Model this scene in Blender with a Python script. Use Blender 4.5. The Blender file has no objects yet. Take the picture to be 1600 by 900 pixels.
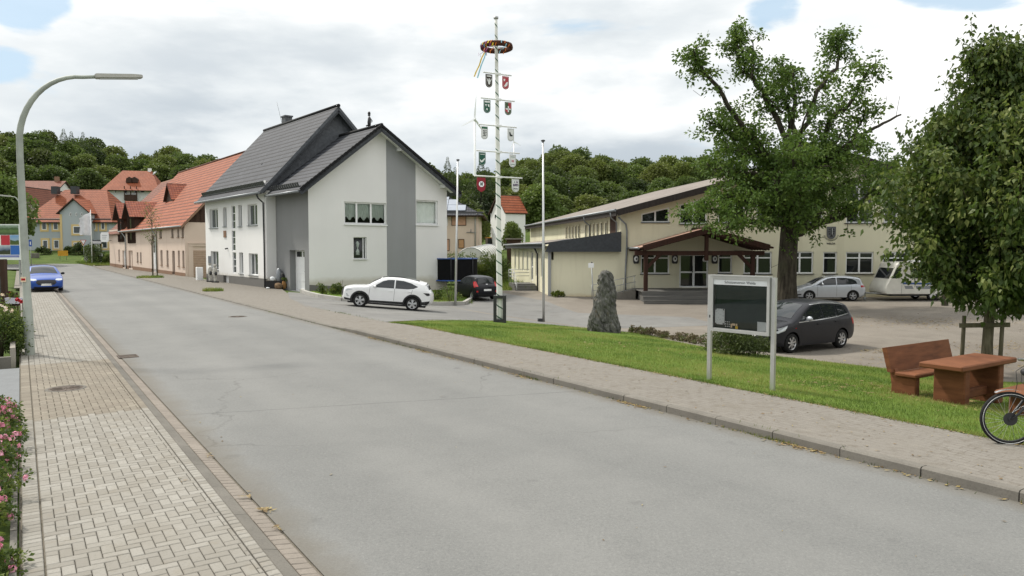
import bpy, bmesh, math, random
import numpy as np
from mathutils import Vector, Matrix, noise as mnoise
from mathutils.geometry import delaunay_2d_cdt, tessellate_polygon, intersect_point_line
R = math.radians
rnd = random.Random(7)
scene = bpy.context.scene
col = scene.collection

# ------------------------------------------------------------------ camera model
F = 1155.0; CAMH = 2.62; PITCH = math.atan(62 / 1155.0)
def ray(u, v):
 a = (u - 800) / F; b = (450 - v) / F
 c, s = math.cos(PITCH), math.sin(PITCH)
 return Vector((a, c + b * s, -s + b * c))
def at(u, v, Y):
 d = ray(u, v); return Vector((d.x, d.y, d.z)) * (Y / d.y) + Vector((0, 0, CAMH))
# road frame: s runs along the street away from the camera, t to the right of the right kerb
def st(x, y): return (-.554 * x + .833 * y - 5.35, .833 * x + .554 * y - 8.52)
def xy(s, t):
 a = s + 5.35; b = t + 8.52
 return (-.554 * a + .833 * b, .833 * a + .554 * b)
def sm(a, b, x):
 k = max(0.0, min(1.0, (x - a) / (b - a))); return k * k * (3 - 2 * k)
def H(x, y):
 s, t = st(x, y)
 kh = .11 + (.035 - .11) * sm(16, 19, s)
 if t < -6.57: z = .05 * sm(-6.6, -6.9, t)
 elif t < .02: z = 0.0
 elif t < 2.06: z = kh
 else:
  k = t - 2.06
  g = .09 - .04 * sm(26, 42, s)
  z = kh - g * k if k < 10 else kh - 10 * g - .06 * (1 - math.exp(-(k - 10) * 1.2)) + .009 * min(k - 10, 40)
 w = sm(14, 2, t)                       # 1 along the street, 0 in the yard
 y0 = 57 + 40 * w
 if y > y0: z += (y - y0) * .045 * min(1, (y - y0) / 12)
 return z
CREST = [(-200, 195), (0, 200), (60, 205), (120, 210), (170, 222), (205, 243), (240, 236), (275, 230), (345, 236), (420, 246), (520, 250), (600, 240), (640, 235), (690, 262), (745, 272), (790, 248), (845, 240), (870, 225), (905, 228), (950, 245), (1000, 246), (1060, 237), (1110, 245), (1150, 262), (1300, 270), (1700, 262)]
def crest(u):
 for (a, p), (b, q) in zip(CREST, CREST[1:]):
  if u <= b: return p + (q - p) * (u - a) / (b - a)
 return CREST[-1][1]
def T(x, y):                               # terrain with the wooded hills
 z = H(x, y)
 if y > 105:
  u = 800 + F * x / y
  u = max(-200, min(1700, u))
  zc = (388 - crest(u)) * 230 / F + 2.6 - 15
  k = sm(105, 240, y)
  z = z * (1 - k) + zc * k if y < 240 else zc - (y - 240) * .03
 return z
def gp(u, v, dz=0.0):                      # where the ray through a photo pixel meets the ground
 d = ray(u, v); k = 2.0; step = .05
 while k < 400:
  p = d * k
  if p.z + CAMH < T(p.x, p.y) + dz: break
  k += step * max(1, k * .02)
 lo, hi = k - step * max(1, k * .02), k
 for _ in range(30):
  m = (lo + hi) / 2; p = d * m
  if p.z + CAMH < T(p.x, p.y) + dz: hi = m
  else: lo = m
 p = d * hi
 return Vector((p.x, p.y, p.z + CAMH))
class Plane:
 """a vertical facade plane through O along (dx, dy); s along it, z up; n points out of the wall"""
 def __init__(self, O, d, flip=False):
  l = math.hypot(d[0], d[1]); self.O = Vector((O[0], O[1], 0)); self.d = Vector((d[0] / l, d[1] / l, 0))
  self.n = Vector((self.d.y, -self.d.x, 0)) * (-1 if flip else 1)
 def px(self, u, v):
  r = ray(u, v); a, b = r.x, r.y
  # O + s d = k (a, b)
  det = self.d.x * (-b) - self.d.y * (-a)
  s = (-self.O.x * (-b) - (-self.O.y) * (-a)) / det
  k = (self.d.x * (-self.O.y) - self.d.y * (-self.O.x)) / det
  return s, CAMH + r.z * k
 def p(self, s, z, o=0.0):
  q = self.O + self.d * s + self.n * o
  return Vector((q.x, q.y, z))
 def rect(self, u0, v0, u1, v1):
  um = (u0 + u1) / 2; vm = (v0 + v1) / 2
  s0 = self.px(u0, vm)[0]; s1 = self.px(u1, vm)[0]
  z0 = self.px(um, v1)[1]; z1 = self.px(um, v0)[1]
  return (min(s0, s1), z0, max(s0, s1), z1)

# ------------------------------------------------------------------ objects
def tag(o, label=None, cat=None, group=None, kind=None):
 if label: o['label'] = label
 if cat: o['category'] = cat
 if group: o['group'] = group
 if kind: o['kind'] = kind
 return o
def empty(name, loc, label, cat, group=None, rz=0):
 o = bpy.data.objects.new(name, None); col.objects.link(o)
 o.empty_display_size = .2
 o.location = loc; o.rotation_euler = (0, 0, rz)
 return tag(o, label, cat, group)
def copy_tree(o, parent=None):
 c = o.copy(); col.objects.link(c)
 if parent: c.parent = parent
 for ch in list(o.children): copy_tree(ch, c)
 return c
class MB:
 def __init__(self): self.v = []; self.f = []; self.m = []; self.uv = []; self.sm = []; self.at = []
 def vert(self, p): self.v.append((p[0], p[1], p[2])); return len(self.v) - 1
 def face(self, ids, m=0, uv=None, smooth=False, a=0.0):
  self.f.append(tuple(ids)); self.m.append(m); self.uv.append(uv); self.sm.append(smooth); self.at.append(a)
 def poly(self, pts, m=0, uv=None, a=0.0): self.face([self.vert(p) for p in pts], m, uv, False, a)
 def box(self, c, size, rz=0, m=0, taper=1.0, a=0.0, bev=0.0):
  """box centred in x, y; c.z is its bottom"""
  sx, sy, sz = size[0] / 2, size[1] / 2, size[2]; co, si = math.cos(rz), math.sin(rz)
  def P(x, y, z): return (c[0] + x * co - y * si, c[1] + x * si + y * co, c[2] + z)
  if bev:
   b = min(bev, sx * .45, sy * .45, sz * .45); rings = []
   for (z, i) in ((0, b), (b, 0), (sz - b, 0), (sz, b)):
    k = taper if z > sz / 2 else 1
    X, Y = (sx - i) * k, (sy - i) * k; X2, Y2 = (sx - b) * k, (sy - b) * k
    if i: ring = [(-X, -Y), (X, -Y), (X, Y), (-X, Y)]; ring = [q for q in ring for _ in (0, 1)]
    else: ring = [(-X, -Y2), (-X2, -Y), (X2, -Y), (X, -Y2), (X, Y2), (X2, Y), (-X2, Y), (-X, Y2)]
    if i: ring = [(-X, -Y), (-X, -Y), (X, -Y), (X, -Y), (X, Y), (X, Y), (-X, Y), (-X, Y)]
    rings.append([self.vert(P(q[0], q[1], z)) for q in ring])
   for r0, r1 in zip(rings, rings[1:]):
    for k in range(8): self.face((r0[k], r0[(k + 1) % 8], r1[(k + 1) % 8], r1[k]), m, None, False, a)
   r = rings[0]; self.face((r[6], r[4], r[2], r[0]), m, None, False, a)
   r = rings[-1]; self.face((r[0], r[2], r[4], r[6]), m, None, False, a)
   return
  ids = []
  for z in (0, sz):
   k = taper if z else 1
   for (x, y) in ((-sx, -sy), (sx, -sy), (sx, sy), (-sx, sy)): ids.append(self.vert(P(x * k, y * k, z)))
  for q in ((3, 2, 1, 0), (4, 5, 6, 7), (0, 1, 5, 4), (1, 2, 6, 5), (2, 3, 7, 6), (3, 0, 4, 7)):
   self.face([ids[i] for i in q], m, None, False, a)
 def bar(self, p, q, w, h, m=0, up=(0, 0, 1), a=0.0):
  """rectangular bar between two points (w sideways, h along up)"""
  p, q = Vector(p), Vector(q); d = (q - p).normalized(); u = Vector(up)
  s = d.cross(u)
  if s.length < 1e-4: s = d.cross(Vector((1, 0, 0)))
  s.normalize(); u = s.cross(d)
  ids = []
  for e in (p, q):
   for (i, j) in ((-1, -1), (1, -1), (1, 1), (-1, 1)): ids.append(self.vert(e + s * (w / 2 * i) + u * (h / 2 * j)))
  for f in ((3, 2, 1, 0), (4, 5, 6, 7), (0, 1, 5, 4), (1, 2, 6, 5), (2, 3, 7, 6), (3, 0, 4, 7)): self.face([ids[i] for i in f], m, None, False, a)
 def tube(self, pts, r, n=8, m=0, caps=True, a=0.0, uvv=False):
  pts = [Vector(p) for p in pts]; rs = r if isinstance(r, (list, tuple)) else [r] * len(pts)
  rings = []; L = 0; Ls = []; prev = None
  for i, p in enumerate(pts):
   d = (pts[min(i + 1, len(pts) - 1)] - pts[max(i - 1, 0)]).normalized()
   if prev is None: s = d.orthogonal().normalized()
   else:
    s = prev - d * prev.dot(d)
    s = s.normalized() if s.length > 1e-5 else d.orthogonal().normalized()
   prev = s; u = d.cross(s)
   rings.append([self.vert(p + (s * math.cos(2 * math.pi * k / n) + u * math.sin(2 * math.pi * k / n)) * rs[i]) for k in range(n)])
   if i: L += (p - pts[i - 1]).length
   Ls.append(L)
  for i in range(len(rings) - 1):
   for k in range(n):
    k2 = (k + 1) % n
    uv = [(k / n, Ls[i]), ((k + 1) / n, Ls[i]), ((k + 1) / n, Ls[i + 1]), (k / n, Ls[i + 1])] if uvv else None
    self.face((rings[i][k], rings[i][k2], rings[i + 1][k2], rings[i + 1][k]), m, uv, True, a)
  if caps:
   self.face(rings[0][::-1], m, None, False, a); self.face(rings[-1], m, None, False, a)
 def lathe(self, prof, c=(0, 0, 0), n=24, axis='z', m=0, smooth=True):
  rings = []
  for (r, h) in prof:
   ring = []
   for k in range(n):
    a = 2 * math.pi * k / n; x, y = r * math.cos(a), r * math.sin(a)
    q = (x, y, h) if axis == 'z' else (x, h, y)
    ring.append(self.vert((c[0] + q[0], c[1] + q[1], c[2] + q[2])))
   rings.append(ring)
  for r0, r1 in zip(rings, rings[1:]):
   for k in range(n):
    k2 = (k + 1) % n
    self.face((r0[k], r0[k2], r1[k2], r1[k]), m, None, smooth)
 def ball(self, c, r, n=10, m=0, sc=(1, 1, 1)):
  prof = [(r * math.sin(math.pi * i / (n // 2 + 1)), -r * math.cos(math.pi * i / (n // 2 + 1))) for i in range(n // 2 + 2)]
  i0 = len(self.v); self.lathe([(max(a, 1e-4), h) for a, h in prof], (0, 0, 0), n, 'z', m)
  for i in range(i0, len(self.v)):
   v = self.v[i]; self.v[i] = (c[0] + v[0] * sc[0], c[1] + v[1] * sc[1], c[2] + v[2] * sc[2])
 def prism(self, pts, off, m=0, a=0.0):
  """polygon (3D points) extruded by a vector, capped; concave allowed"""
  off = Vector(off); A = [self.vert(p) for p in pts]; B = [self.vert(Vector(p) + off) for p in pts]
  tri = tessellate_polygon([[Vector(p) for p in pts]])
  for t in tri:
   self.face([A[i] for i in t], m, None, False, a); self.face([B[i] for i in t][::-1], m, None, False, a)
  n = len(pts)
  for i in range(n): self.face((A[i], A[(i + 1) % n], B[(i + 1) % n], B[i]), m, None, False, a)
 def build(self, name, mats, parent=None, loc=None, recalc=True, local=False):
  off = Vector((0, 0, 0))
  if parent is not None and not local:
   p = parent
   while p is not None: off += p.location; p = p.parent
  elif loc is not None: off = Vector(loc)
  me = bpy.data.meshes.new(name)
  V = np.array(self.v, dtype=float) - np.array(off)
  me.from_pydata(V.tolist(), [], self.f)
  if not isinstance(mats, (list, tuple)): mats = [mats]
  for mt in mats: me.materials.append(mt)
  me.polygons.foreach_set('material_index', self.m); me.polygons.foreach_set('use_smooth', self.sm)
  if any(u is not None for u in self.uv):
   L = me.uv_layers.new(name='UVMap'); arr = []
   for f, u in zip(self.f, self.uv):
    arr.extend([c for k in range(len(f)) for c in (u[k] if u else (0, 0))])
   L.data.foreach_set('uv', arr)
  if any(self.at):
   A = me.attributes.new('rnd', 'FLOAT', 'FACE'); A.data.foreach_set('value', self.at)
  me.validate(); me.update()
  if recalc:
   bm = bmesh.new(); bm.from_mesh(me); bmesh.ops.recalc_face_normals(bm, faces=bm.faces); bm.to_mesh(me); bm.free()
  o = bpy.data.objects.new(name, me); col.objects.link(o)
  if parent is not None: o.parent = parent
  elif loc is not None: o.location = loc
  return o

# ------------------------------------------------------------------ materials
class N:
 def __init__(self, name):
  self.mat = bpy.data.materials.new(name); self.mat.use_nodes = True
  self.t = self.mat.node_tree; self.nd = self.t.nodes; self.b = self.nd['Principled BSDF']
 def n(self, typ, **k):
  x = self.nd.new(typ)
  for a, v in k.items(): setattr(x, a, v)
  return x
 def l(self, a, b): self.t.links.new(a, b)
 def set(self, sock, v):
  if hasattr(v, 'is_linked') or hasattr(v, 'links'): self.l(v, sock)
  else: sock.default_value = v
 def pos(self): return self.n('ShaderNodeNewGeometry').outputs['Position']
 def obj(self): return self.n('ShaderNodeTexCoord').outputs['Object']
 def uv(self): return self.n('ShaderNodeTexCoord').outputs['UV']
 def noise(self, vec, scale, detail=3, rough=.55, sc3=None):
  if sc3:
   mp = self.n('ShaderNodeMapping'); mp.inputs['Scale'].default_value = sc3; self.l(vec, mp.inputs['Vector']); vec = mp.outputs[0]
  x = self.n('ShaderNodeTexNoise'); self.l(vec, x.inputs['Vector'])
  x.inputs['Scale'].default_value = scale; x.inputs['Detail'].default_value = detail; x.inputs['Roughness'].default_value = rough
  return x.outputs['Fac']
 def math(self, op, a, b=0.0, c=None):
  x = self.n('ShaderNodeMath', operation=op); self.set(x.inputs[0], a); self.set(x.inputs[1], b)
  if c is not None: self.set(x.inputs[2], c)
  return x.outputs[0]
 def ramp(self, f, a, b, lo=0.0, hi=1.0):
  x = self.n('ShaderNodeMapRange'); self.l(f, x.inputs[0]); x.clamp = True
  x.inputs[1].default_value = a; x.inputs[2].default_value = b; x.inputs[3].default_value = lo; x.inputs[4].default_value = hi
  return x.outputs[0]
 def mix(self, f, a, b, mode='MIX'):
  x = self.n('ShaderNodeMix', data_type='RGBA', blend_type=mode)
  self.set(x.inputs[0], f)
  for i, v in ((6, a), (7, b)):
   if isinstance(v, (tuple, list)): v = tuple(v) + ((1,) if len(v) == 3 else ())
   self.set(x.inputs[i], v)
  return x.outputs[2]
 def attr(self, name): return self.n('ShaderNodeAttribute', attribute_name=name).outputs['Fac']
 def bump(self, h, strength=.3, dist=.02):
  x = self.n('ShaderNodeBump'); self.l(h, x.inputs['Height']); x.inputs['Strength'].default_value = strength; x.inputs['Distance'].default_value = dist
  self.l(x.outputs[0], self.b.inputs['Normal'])
 def out(self, c, rough=.8, metal=0.0, spec=.5):
  if isinstance(c, (tuple, list)): c = tuple(c) + ((1,) if len(c) == 3 else ())
  self.set(self.b.inputs['Base Color'], c); self.set(self.b.inputs['Roughness'], rough)
  self.b.inputs['Metallic'].default_value = metal; self.b.inputs['Specular IOR Level'].default_value = spec
  return self.mat
def plain(name, c, rough=.6, metal=0.0, spec=.5, var=.15, scale=3.0, bump=0.0, coat=0.0):
 """a flat paint or material with faint dirt-like variation"""
 k = N(name); p = k.obj()
 f = k.noise(p, scale, 4)
 d = tuple(x * (1 - var) for x in c); e = tuple(min(1, x * (1 + var)) for x in c)
 cc = k.mix(k.ramp(f, .3, .7), d, e)
 if bump: k.bump(k.noise(p, scale * 12, 2), bump, .01)
 if coat: k.b.inputs['Coat Weight'].default_value = coat; k.b.inputs['Coat Roughness'].default_value = .03
 return k.out(cc, rough, metal, spec)
def stucco(name, c, dirt=(.25, .22, .16), amt=.25, base=None):
 """painted render: fine grain, faint streaks running down, optional stained foot"""
 k = N(name); p = k.pos()
 big = k.noise(p, .35, 4); streak = k.noise(p, 1.2, 4, .6, (1, 1, .08)); fine = k.noise(p, 60, 2)
 c1 = k.mix(k.ramp(big, .35, .7), c, tuple(x * .93 for x in c))
 c2 = k.mix(k.math('MULTIPLY', k.ramp(streak, .52, .8), amt), c1, dirt)
 c3 = k.mix(k.ramp(fine, .2, .8, 0, .12), c2, tuple(x * .6 for x in c))
 if base:
  z = k.n('ShaderNodeSeparateXYZ'); k.l(p, z.inputs[0])
  zz = k.math('ADD', z.outputs[2], k.math('MULTIPLY', k.noise(p, 1.1, 4), .5))
  c3 = k.mix(k.ramp(zz, base[0], base[0] + .35, .8, 0), c3, base[1])
 k.bump(fine, .15, .01)
 return k.out(c3, .9, 0, .2)
def tiles(name, c, c2, row=.33, colw=.3, depth=.6, dark=.35):
 """roof tiles from UV metres: overlapping rows, rounded pans, per-tile tone"""
 k = N(name); uv = k.uv()
 s = k.n('ShaderNodeSeparateXYZ'); k.l(uv, s.inputs[0])
 u = k.math('DIVIDE', s.outputs[0], colw); v = k.math('DIVIDE', s.outputs[1], row)
 fv = k.math('FRACT', v); fu = k.math('FRACT', u)
 cell = k.n('ShaderNodeCombineXYZ'); k.l(k.math('FLOOR', u), cell.inputs[0]); k.l(k.math('FLOOR', v), cell.inputs[1])
 wn = k.n('ShaderNodeTexWhiteNoise', noise_dimensions='2D'); k.l(cell.outputs[0], wn.inputs['Vector'])
 big = k.noise(uv, .5, 4)
 cc = k.mix(wn.outputs[0], c, c2)
 cc = k.mix(k.ramp(big, .35, .75, 0, .5), cc, tuple(x * .7 for x in c))
 gap = k.math('MAXIMUM', k.ramp(fv, .10, .34, 1, 0), k.ramp(fv, .94, 1.0, 0, 1))                    # the gap under each overlapping lip is coloured darker
 cc = k.mix(k.math('MULTIPLY', gap, dark), cc, tuple(x * .12 for x in c))
 pan = k.math('ABSOLUTE', k.math('SUBTRACT', fu, .5))
 h = k.math('ADD', k.math('MULTIPLY', k.math('SUBTRACT', 1.0, fv), .6), k.math('MULTIPLY', k.ramp(pan, .1, .5), .45))
 k.bump(h, depth, .06)
 return k.out(cc, .7, 0, .25)
def glass_dark(name, c=(.012, .015, .016), rough=.04):
 k = N(name); return k.out(c, rough, 0, .6)
def leafmat(name, a, b, c, trans=.35):
 """leaf faces: tone per leaf, a little light through"""
 k = N(name); r = k.attr('rnd')
 f1 = k.ramp(r, 0, .5); f2 = k.ramp(r, .5, 1)
 cc = k.mix(f1, a, b); cc = k.mix(f2, cc, c)
 if 'forest' in name or 'dark' in name:                # every tree of the wood has its own hue
  oi = k.n('ShaderNodeObjectInfo').outputs['Random']; cc = k.mix(k.ramp(oi, 0, .5, .55, 0), cc, tuple(x * y for x, y in zip(b, (.55, .62, .8)))); cc = k.mix(k.ramp(oi, .55, 1, 0, .6), cc, tuple(x * y for x, y in zip(c, (1.25, 1.02, .9))))
 k.out(cc, .55, 0, .35)
 tr = k.n('ShaderNodeBsdfTranslucent'); k.l(k.mix(.35, cc, (.16, .24, .03)), tr.inputs['Color'])
 mx = k.n('ShaderNodeMixShader'); mx.inputs[0].default_value = trans
 k.l(k.b.outputs[0], mx.inputs[1]); k.l(tr.outputs[0], mx.inputs[2]); k.l(mx.outputs[0], k.nd['Material Output'].inputs[0])
 return k.mat
def bark(name, a, b, sc=6):
 k = N(name); p = k.obj()
 f = k.noise(p, sc, 6, .65, (1, 1, .22)); g = k.noise(p, .9, 3)
 cc = k.mix(k.ramp(f, .35, .65), a, b); cc = k.mix(k.ramp(g, .5, .75, 0, .5), cc, (.07, .085, .04))
 k.bump(f, .9, .06); return k.out(cc, .95, 0, .15)
def wood(name, a, b, sc=5, ax=(1, 1, .1)):
 k = N(name); f = k.noise(k.obj(), sc, 5, .6, ax)
 k.bump(f, .25, .01); return k.out(k.mix(k.ramp(f, .3, .7), a, b), .75, 0, .25)

M = {}
M['white_render'] = stucco('white_render', (.77, .77, .755), (.5, .48, .43), .08, (.62, (.5, .47, .4)))
M['grey_render'] = stucco('grey_render', (.23, .235, .235), (.16, .16, .15), .2)
M['mid_grey_render'] = stucco('mid_grey_render', (.30, .31, .315), (.22, .22, .21), .2)
M['plinth_grey'] = stucco('plinth_grey', (.16, .155, .145), (.1, .09, .07), .3)
M['cream_render'] = stucco('cream_render', (.72, .69, .52), (.3, .27, .17), .3, (-.55, (.52, .38, .17)))
M['salmon_render'] = stucco('salmon_render', (.64, .525, .44), (.35, .27, .2), .3)
M['salmon_plinth'] = stucco('salmon_plinth', (.24, .15, .10), (.12, .09, .07), .4)
M['blue_grey_render'] = stucco('blue_grey_render', (.40, .44, .46), (.28, .3, .3), .25)
M['beige_render'] = stucco('beige_render', (.66, .54, .44), (.4, .33, .26), .3)
M['ochre'] = stucco('ochre', (.66, .50, .25), (.4, .3, .14), .2)
M['pvc'] = plain('pvc', (.78, .79, .79), .35, 0, .5, .04)
M['pane'] = glass_dark('pane')
M['pane_grey'] = glass_dark('pane_grey', (.05, .06, .062), .06)
M['pane_bright'] = glass_dark('pane_bright', (.30, .33, .33), .06)
M['orange_tiles'] = tiles('orange_tiles', (.245, .066, .027), (.31, .095, .042), .52, .28, .8, .8)
M['brown_tiles'] = tiles('brown_tiles', (.16, .055, .032), (.21, .075, .045), .46, .28, .8, .6)
M['slate_tiles'] = tiles('slate_tiles', (.046, .050, .059), (.062, .067, .078), .50, .3, .9, .97)
M['dormer_tiles'] = tiles('dormer_tiles', (.20, .05, .028), (.32, .095, .045), .36, .28, .8, .7)
M['porch_tiles'] = tiles('porch_tiles', (.33, .20, .15), (.40, .26, .19), .33, .28)
M['slate'] = plain('slate', (.075, .082, .092), .6, 0, .4, .3, 5, .3)
M['fascia_dark'] = wood('fascia_dark', (.022, .018, .016), (.04, .033, .03), 8)
M['fascia_slate'] = plain('fascia_slate', (.035, .04, .047), .6, 0, .4, .25, 6)
M['bitumen'] = plain('bitumen', (.21, .185, .165), .9, 0, .2, .2, .6, .2)
M['zinc'] = plain('zinc', (.22, .235, .25), .45, .5, .5, .15)
M['dark_zinc'] = plain('dark_zinc', (.035, .038, .042), .4, .2, .5, .15)
M['brown_wood'] = wood('brown_wood', (.035, .02, .014), (.065, .036, .024), 9, (1, 1, .12))
M['porch_wood'] = wood('porch_wood', (.030, .014, .010), (.055, .024, .016), 9)
M['deck_wood'] = wood('deck_wood', (.10, .10, .095), (.16, .155, .145), 9, (.1, 1, 1))
M['aluminium'] = plain('aluminium', (.55, .56, .55), .35, .75, .5, .06)
M['white_metal'] = plain('white_metal', (.75, .76, .75), .35, 0, .5, .05)
M['galvanised'] = plain('galvanised', (.36, .37, .37), .45, .6, .5, .12)
M['lamp_grey'] = plain('lamp_grey', (.30, .325, .285), .6, .1, .4, .18, 2.5)
M['lamp_head'] = plain('lamp_head', (.34, .335, .30), .5, .1, .4, .12, 5)
M['dark_iron'] = plain('dark_iron', (.035, .036, .038), .55, .3, .5, .2, 6)
M['red_brown_board'] = wood('red_brown_board', (.085, .030, .012), (.185, .071, .030), 5, (.35, .2, 1.6))
M['weathered_wood'] = wood('weathered_wood', (.065, .055, .035), (.12, .105, .07), 9, (1, 1, .15))
M['oak_bark'] = bark('oak_bark', (.022, .019, .014), (.075, .066, .05))
M['linden_bark'] = bark('linden_bark', (.07, .06, .04), (.16, .14, .10), 9)
M['black_plastic'] = plain('black_plastic', (.015, .015, .016), .55, 0, .4, .2)
M['tyre'] = plain('tyre', (.016, .016, .016), .85, 0, .25, .2, 8)
M['alloy'] = plain('alloy', (.55, .56, .57), .28, .85, .5, .05)
M['alloy_dark'] = plain('alloy_dark', (.04, .04, .043), .35, .6, .5, .1)
M['car_glass'] = glass_dark('car_glass', (.018, .022, .024), .02)
M['headlamp'] = plain('headlamp', (.62, .65, .68), .08, .3, .8, .1, 20)
M['tail_red'] = plain('tail_red', (.42, .012, .012), .15, 0, .6, .1)
M['plate_white'] = plain('plate_white', (.72, .73, .72), .4)
M['leaf_oak'] = leafmat('leaf_oak', (.05, .095, .016), (.085, .155, .026), (.145, .21, .042))
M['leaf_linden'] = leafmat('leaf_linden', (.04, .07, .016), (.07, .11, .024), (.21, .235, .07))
M['leaf_forest'] = leafmat('leaf_forest', (.055, .088, .024), (.09, .13, .033), (.135, .175, .05), .32)
M['leaf_forest_pale'] = leafmat('leaf_forest_pale', (.075, .12, .026), (.115, .165, .038), (.155, .205, .05), .3)
M['leaf_dark'] = leafmat('leaf_dark', (.03, .05, .018), (.048, .072, .022), (.075, .10, .03), .28)
M['leaf_shrub'] = leafmat('leaf_shrub', (.035, .06, .014), (.075, .11, .02), (.17, .19, .035))
M['leaf_rose'] = leafmat('leaf_rose', (.03, .06, .014), (.07, .11, .025), (.16, .2, .04))
M['blade'] = leafmat('blade', (.075, .13, .02), (.145, .205, .032), (.29, .28, .085), .3)
M['dry_leaf'] = leafmat('dry_leaf', (.13, .08, .035), (.27, .19, .09), (.34, .28, .11), .15)
M['dry_hedge'] = leafmat('dry_hedge', (.11, .085, .05), (.19, .145, .09), (.10, .12, .035), .15)
# ================================================================== camera, light, sky
cam = bpy.data.cameras.new('camera'); camo = bpy.data.objects.new('camera', cam); col.objects.link(camo)
cam.sensor_width = 36; cam.lens = 36 * F / 1600; cam.clip_end = 5000; cam.clip_start = .05
camo.location = (0, 0, CAMH); camo.rotation_euler = (math.pi / 2 - PITCH, 0, 0); scene.camera = camo
SUN_AZ, SUN_EL = R(-62), R(52)             # azimuth from +Y towards +X
sd = Vector((math.sin(SUN_AZ) * math.cos(SUN_EL), math.cos(SUN_AZ) * math.cos(SUN_EL), math.sin(SUN_EL)))
sun = bpy.data.lights.new('sun', 'SUN'); sun.energy = 3.4; sun.angle = R(5); sun.color = (1, .94, .85)
suno = bpy.data.objects.new('sun', sun); col.objects.link(suno); suno.rotation_euler = sd.to_track_quat('Z', 'Y').to_euler()
def make_sky():
 w = bpy.data.worlds.new('World'); scene.world = w; w.use_nodes = True
 t = w.node_tree; nd = t.nodes; L = t.links.new; bg = nd['Background']
 def n(ty, **k):
  x = nd.new(ty)
  for a, v in k.items(): setattr(x, a, v)
  return x
 def mth(op, a, b=0.0):
  x = n('ShaderNodeMath', operation=op)
  for i, v in enumerate((a, b)):
   if hasattr(v, 'links'): L(v, x.inputs[i])
   else: x.inputs[i].default_value = v
  return x.outputs[0]
 def ramp(f, a, b, lo=0.0, hi=1.0, smooth=True):
  x = n('ShaderNodeMapRange'); L(f, x.inputs[0])
  if smooth: x.interpolation_type = 'SMOOTHSTEP'
  for i, v in enumerate((a, b, lo, hi)): x.inputs[i + 1].default_value = v
  return x.outputs[0]
 def mix(f, a, b):
  x = n('ShaderNodeMix', data_type='RGBA'); 
  if hasattr(f, 'links'): L(f, x.inputs[0])
  else: x.inputs[0].default_value = f
  for i, v in ((6, a), (7, b)):
   if isinstance(v, tuple): x.inputs[i].default_value = v + (1,)
   else: L(v, x.inputs[i])
  return x.outputs[2]
 sky = n('ShaderNodeTexSky'); sky.sky_type = 'NISHITA'; sky.sun_disc = False
 sky.sun_elevation = SUN_EL; sky.sun_rotation = SUN_AZ; sky.air_density = 1.0; sky.dust_density = 1.5
 tc = n('ShaderNodeTexCoord'); sp = n('ShaderNodeSeparateXYZ'); L(tc.outputs['Generated'], sp.inputs[0])
 z = sp.outputs[2]
 # cloud deck: project the direction on a plane overhead, so clouds shrink towards the horizon
 inv = mth('DIVIDE', 1.0, mth('ADD', mth('MAXIMUM', z, 0.0), .62))
 cv = n('ShaderNodeCombineXYZ'); L(mth('MULTIPLY', sp.outputs[0], inv), cv.inputs[0]); L(mth('MULTIPLY', sp.outputs[1], inv), cv.inputs[1]); L(mth('MULTIPLY', z, 3.4), cv.inputs[2])
 def noise(sc, det, ro, off, dist=0.0):
  mp = n('ShaderNodeMapping'); mp.inputs['Location'].default_value = off; L(cv.outputs[0], mp.inputs['Vector'])
  x = n('ShaderNodeTexNoise'); L(mp.outputs[0], x.inputs['Vector']); x.inputs['Scale'].default_value = sc
  x.inputs['Detail'].default_value = det; x.inputs['Roughness'].default_value = ro; x.inputs['Distortion'].default_value = dist
  return x.outputs['Fac']
 n1 = noise(1.5, 6, .45, (3.1, 7.4, 1.2), .2); n2 = noise(3.2, 6, .5, (9.2, 1.3, 4.0), .15); n3 = noise(7.5, 6, .55, (2.0, 5.0, 0.0))
 shade = mth('ADD', mth('MULTIPLY', n1, .48), mth('ADD', mth('MULTIPLY', n2, .36), mth('MULTIPLY', n3, .16)))
 bright = ramp(shade, .38, .56)
 # the deck is thinner and brighter to the right and at the far left, greyest low in the middle
 ax = mth('DIVIDE', sp.outputs[0], mth('MAXIMUM', mth('ABSOLUTE', sp.outputs[1]), .05))
 side = mth('ADD', ramp(ax, .12, .55, 0, .42), ramp(ax, -.42, -.72, 0, .30))
 low = ramp(z, .05, .28, 0, .36)
 b2 = mth('MINIMUM', mth('ADD', mth('MULTIPLY', bright, .62), mth('ADD', side, low)), 1.15)
 grey = mix(ramp(b2, .05, .60), (4.9, 5.5, 6.05), (7.5, 7.9, 8.1))
 cloud = mix(ramp(b2, .5, 1.05), grey, (10.4, 10.4, 10.3))
 zen = ramp(z, .34, .9, 1.0, 1.3)          # an overcast sky is brighter overhead
 vm = n('ShaderNodeVectorMath', operation='SCALE'); L(cloud, vm.inputs[0]); L(zen, vm.inputs['Scale'])
 gaps = noise(3.6, 8, .55, (5.7, 2.2, 8.1), .25)
 blob = None
 for a0, e0, ra, re in ((-.655, .33, .055, .04), (-.70, .25, .05, .025), (.345, .315, .035, .045), (.45, .275, .045, .022), (.60, .335, .09, .022)):
  d = mth('ADD', mth('POWER', mth('DIVIDE', mth('SUBTRACT', ax, a0), ra), 2), mth('POWER', mth('DIVIDE', mth('SUBTRACT', mth('DIVIDE', z, mth('MAXIMUM', mth('ABSOLUTE', sp.outputs[1]), .05)), e0), re), 2))
  q = ramp(d, 2.6, 0, 0, 1); blob = q if blob is None else mth('MAXIMUM', blob, q)
 gaps = mth('ADD', gaps, mth('MULTIPLY', blob, .25))
 gap = ramp(gaps, .63, .77)
 pale = mix(.25, (5.4, 7.3, 8.9), sky.outputs[0])
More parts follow.
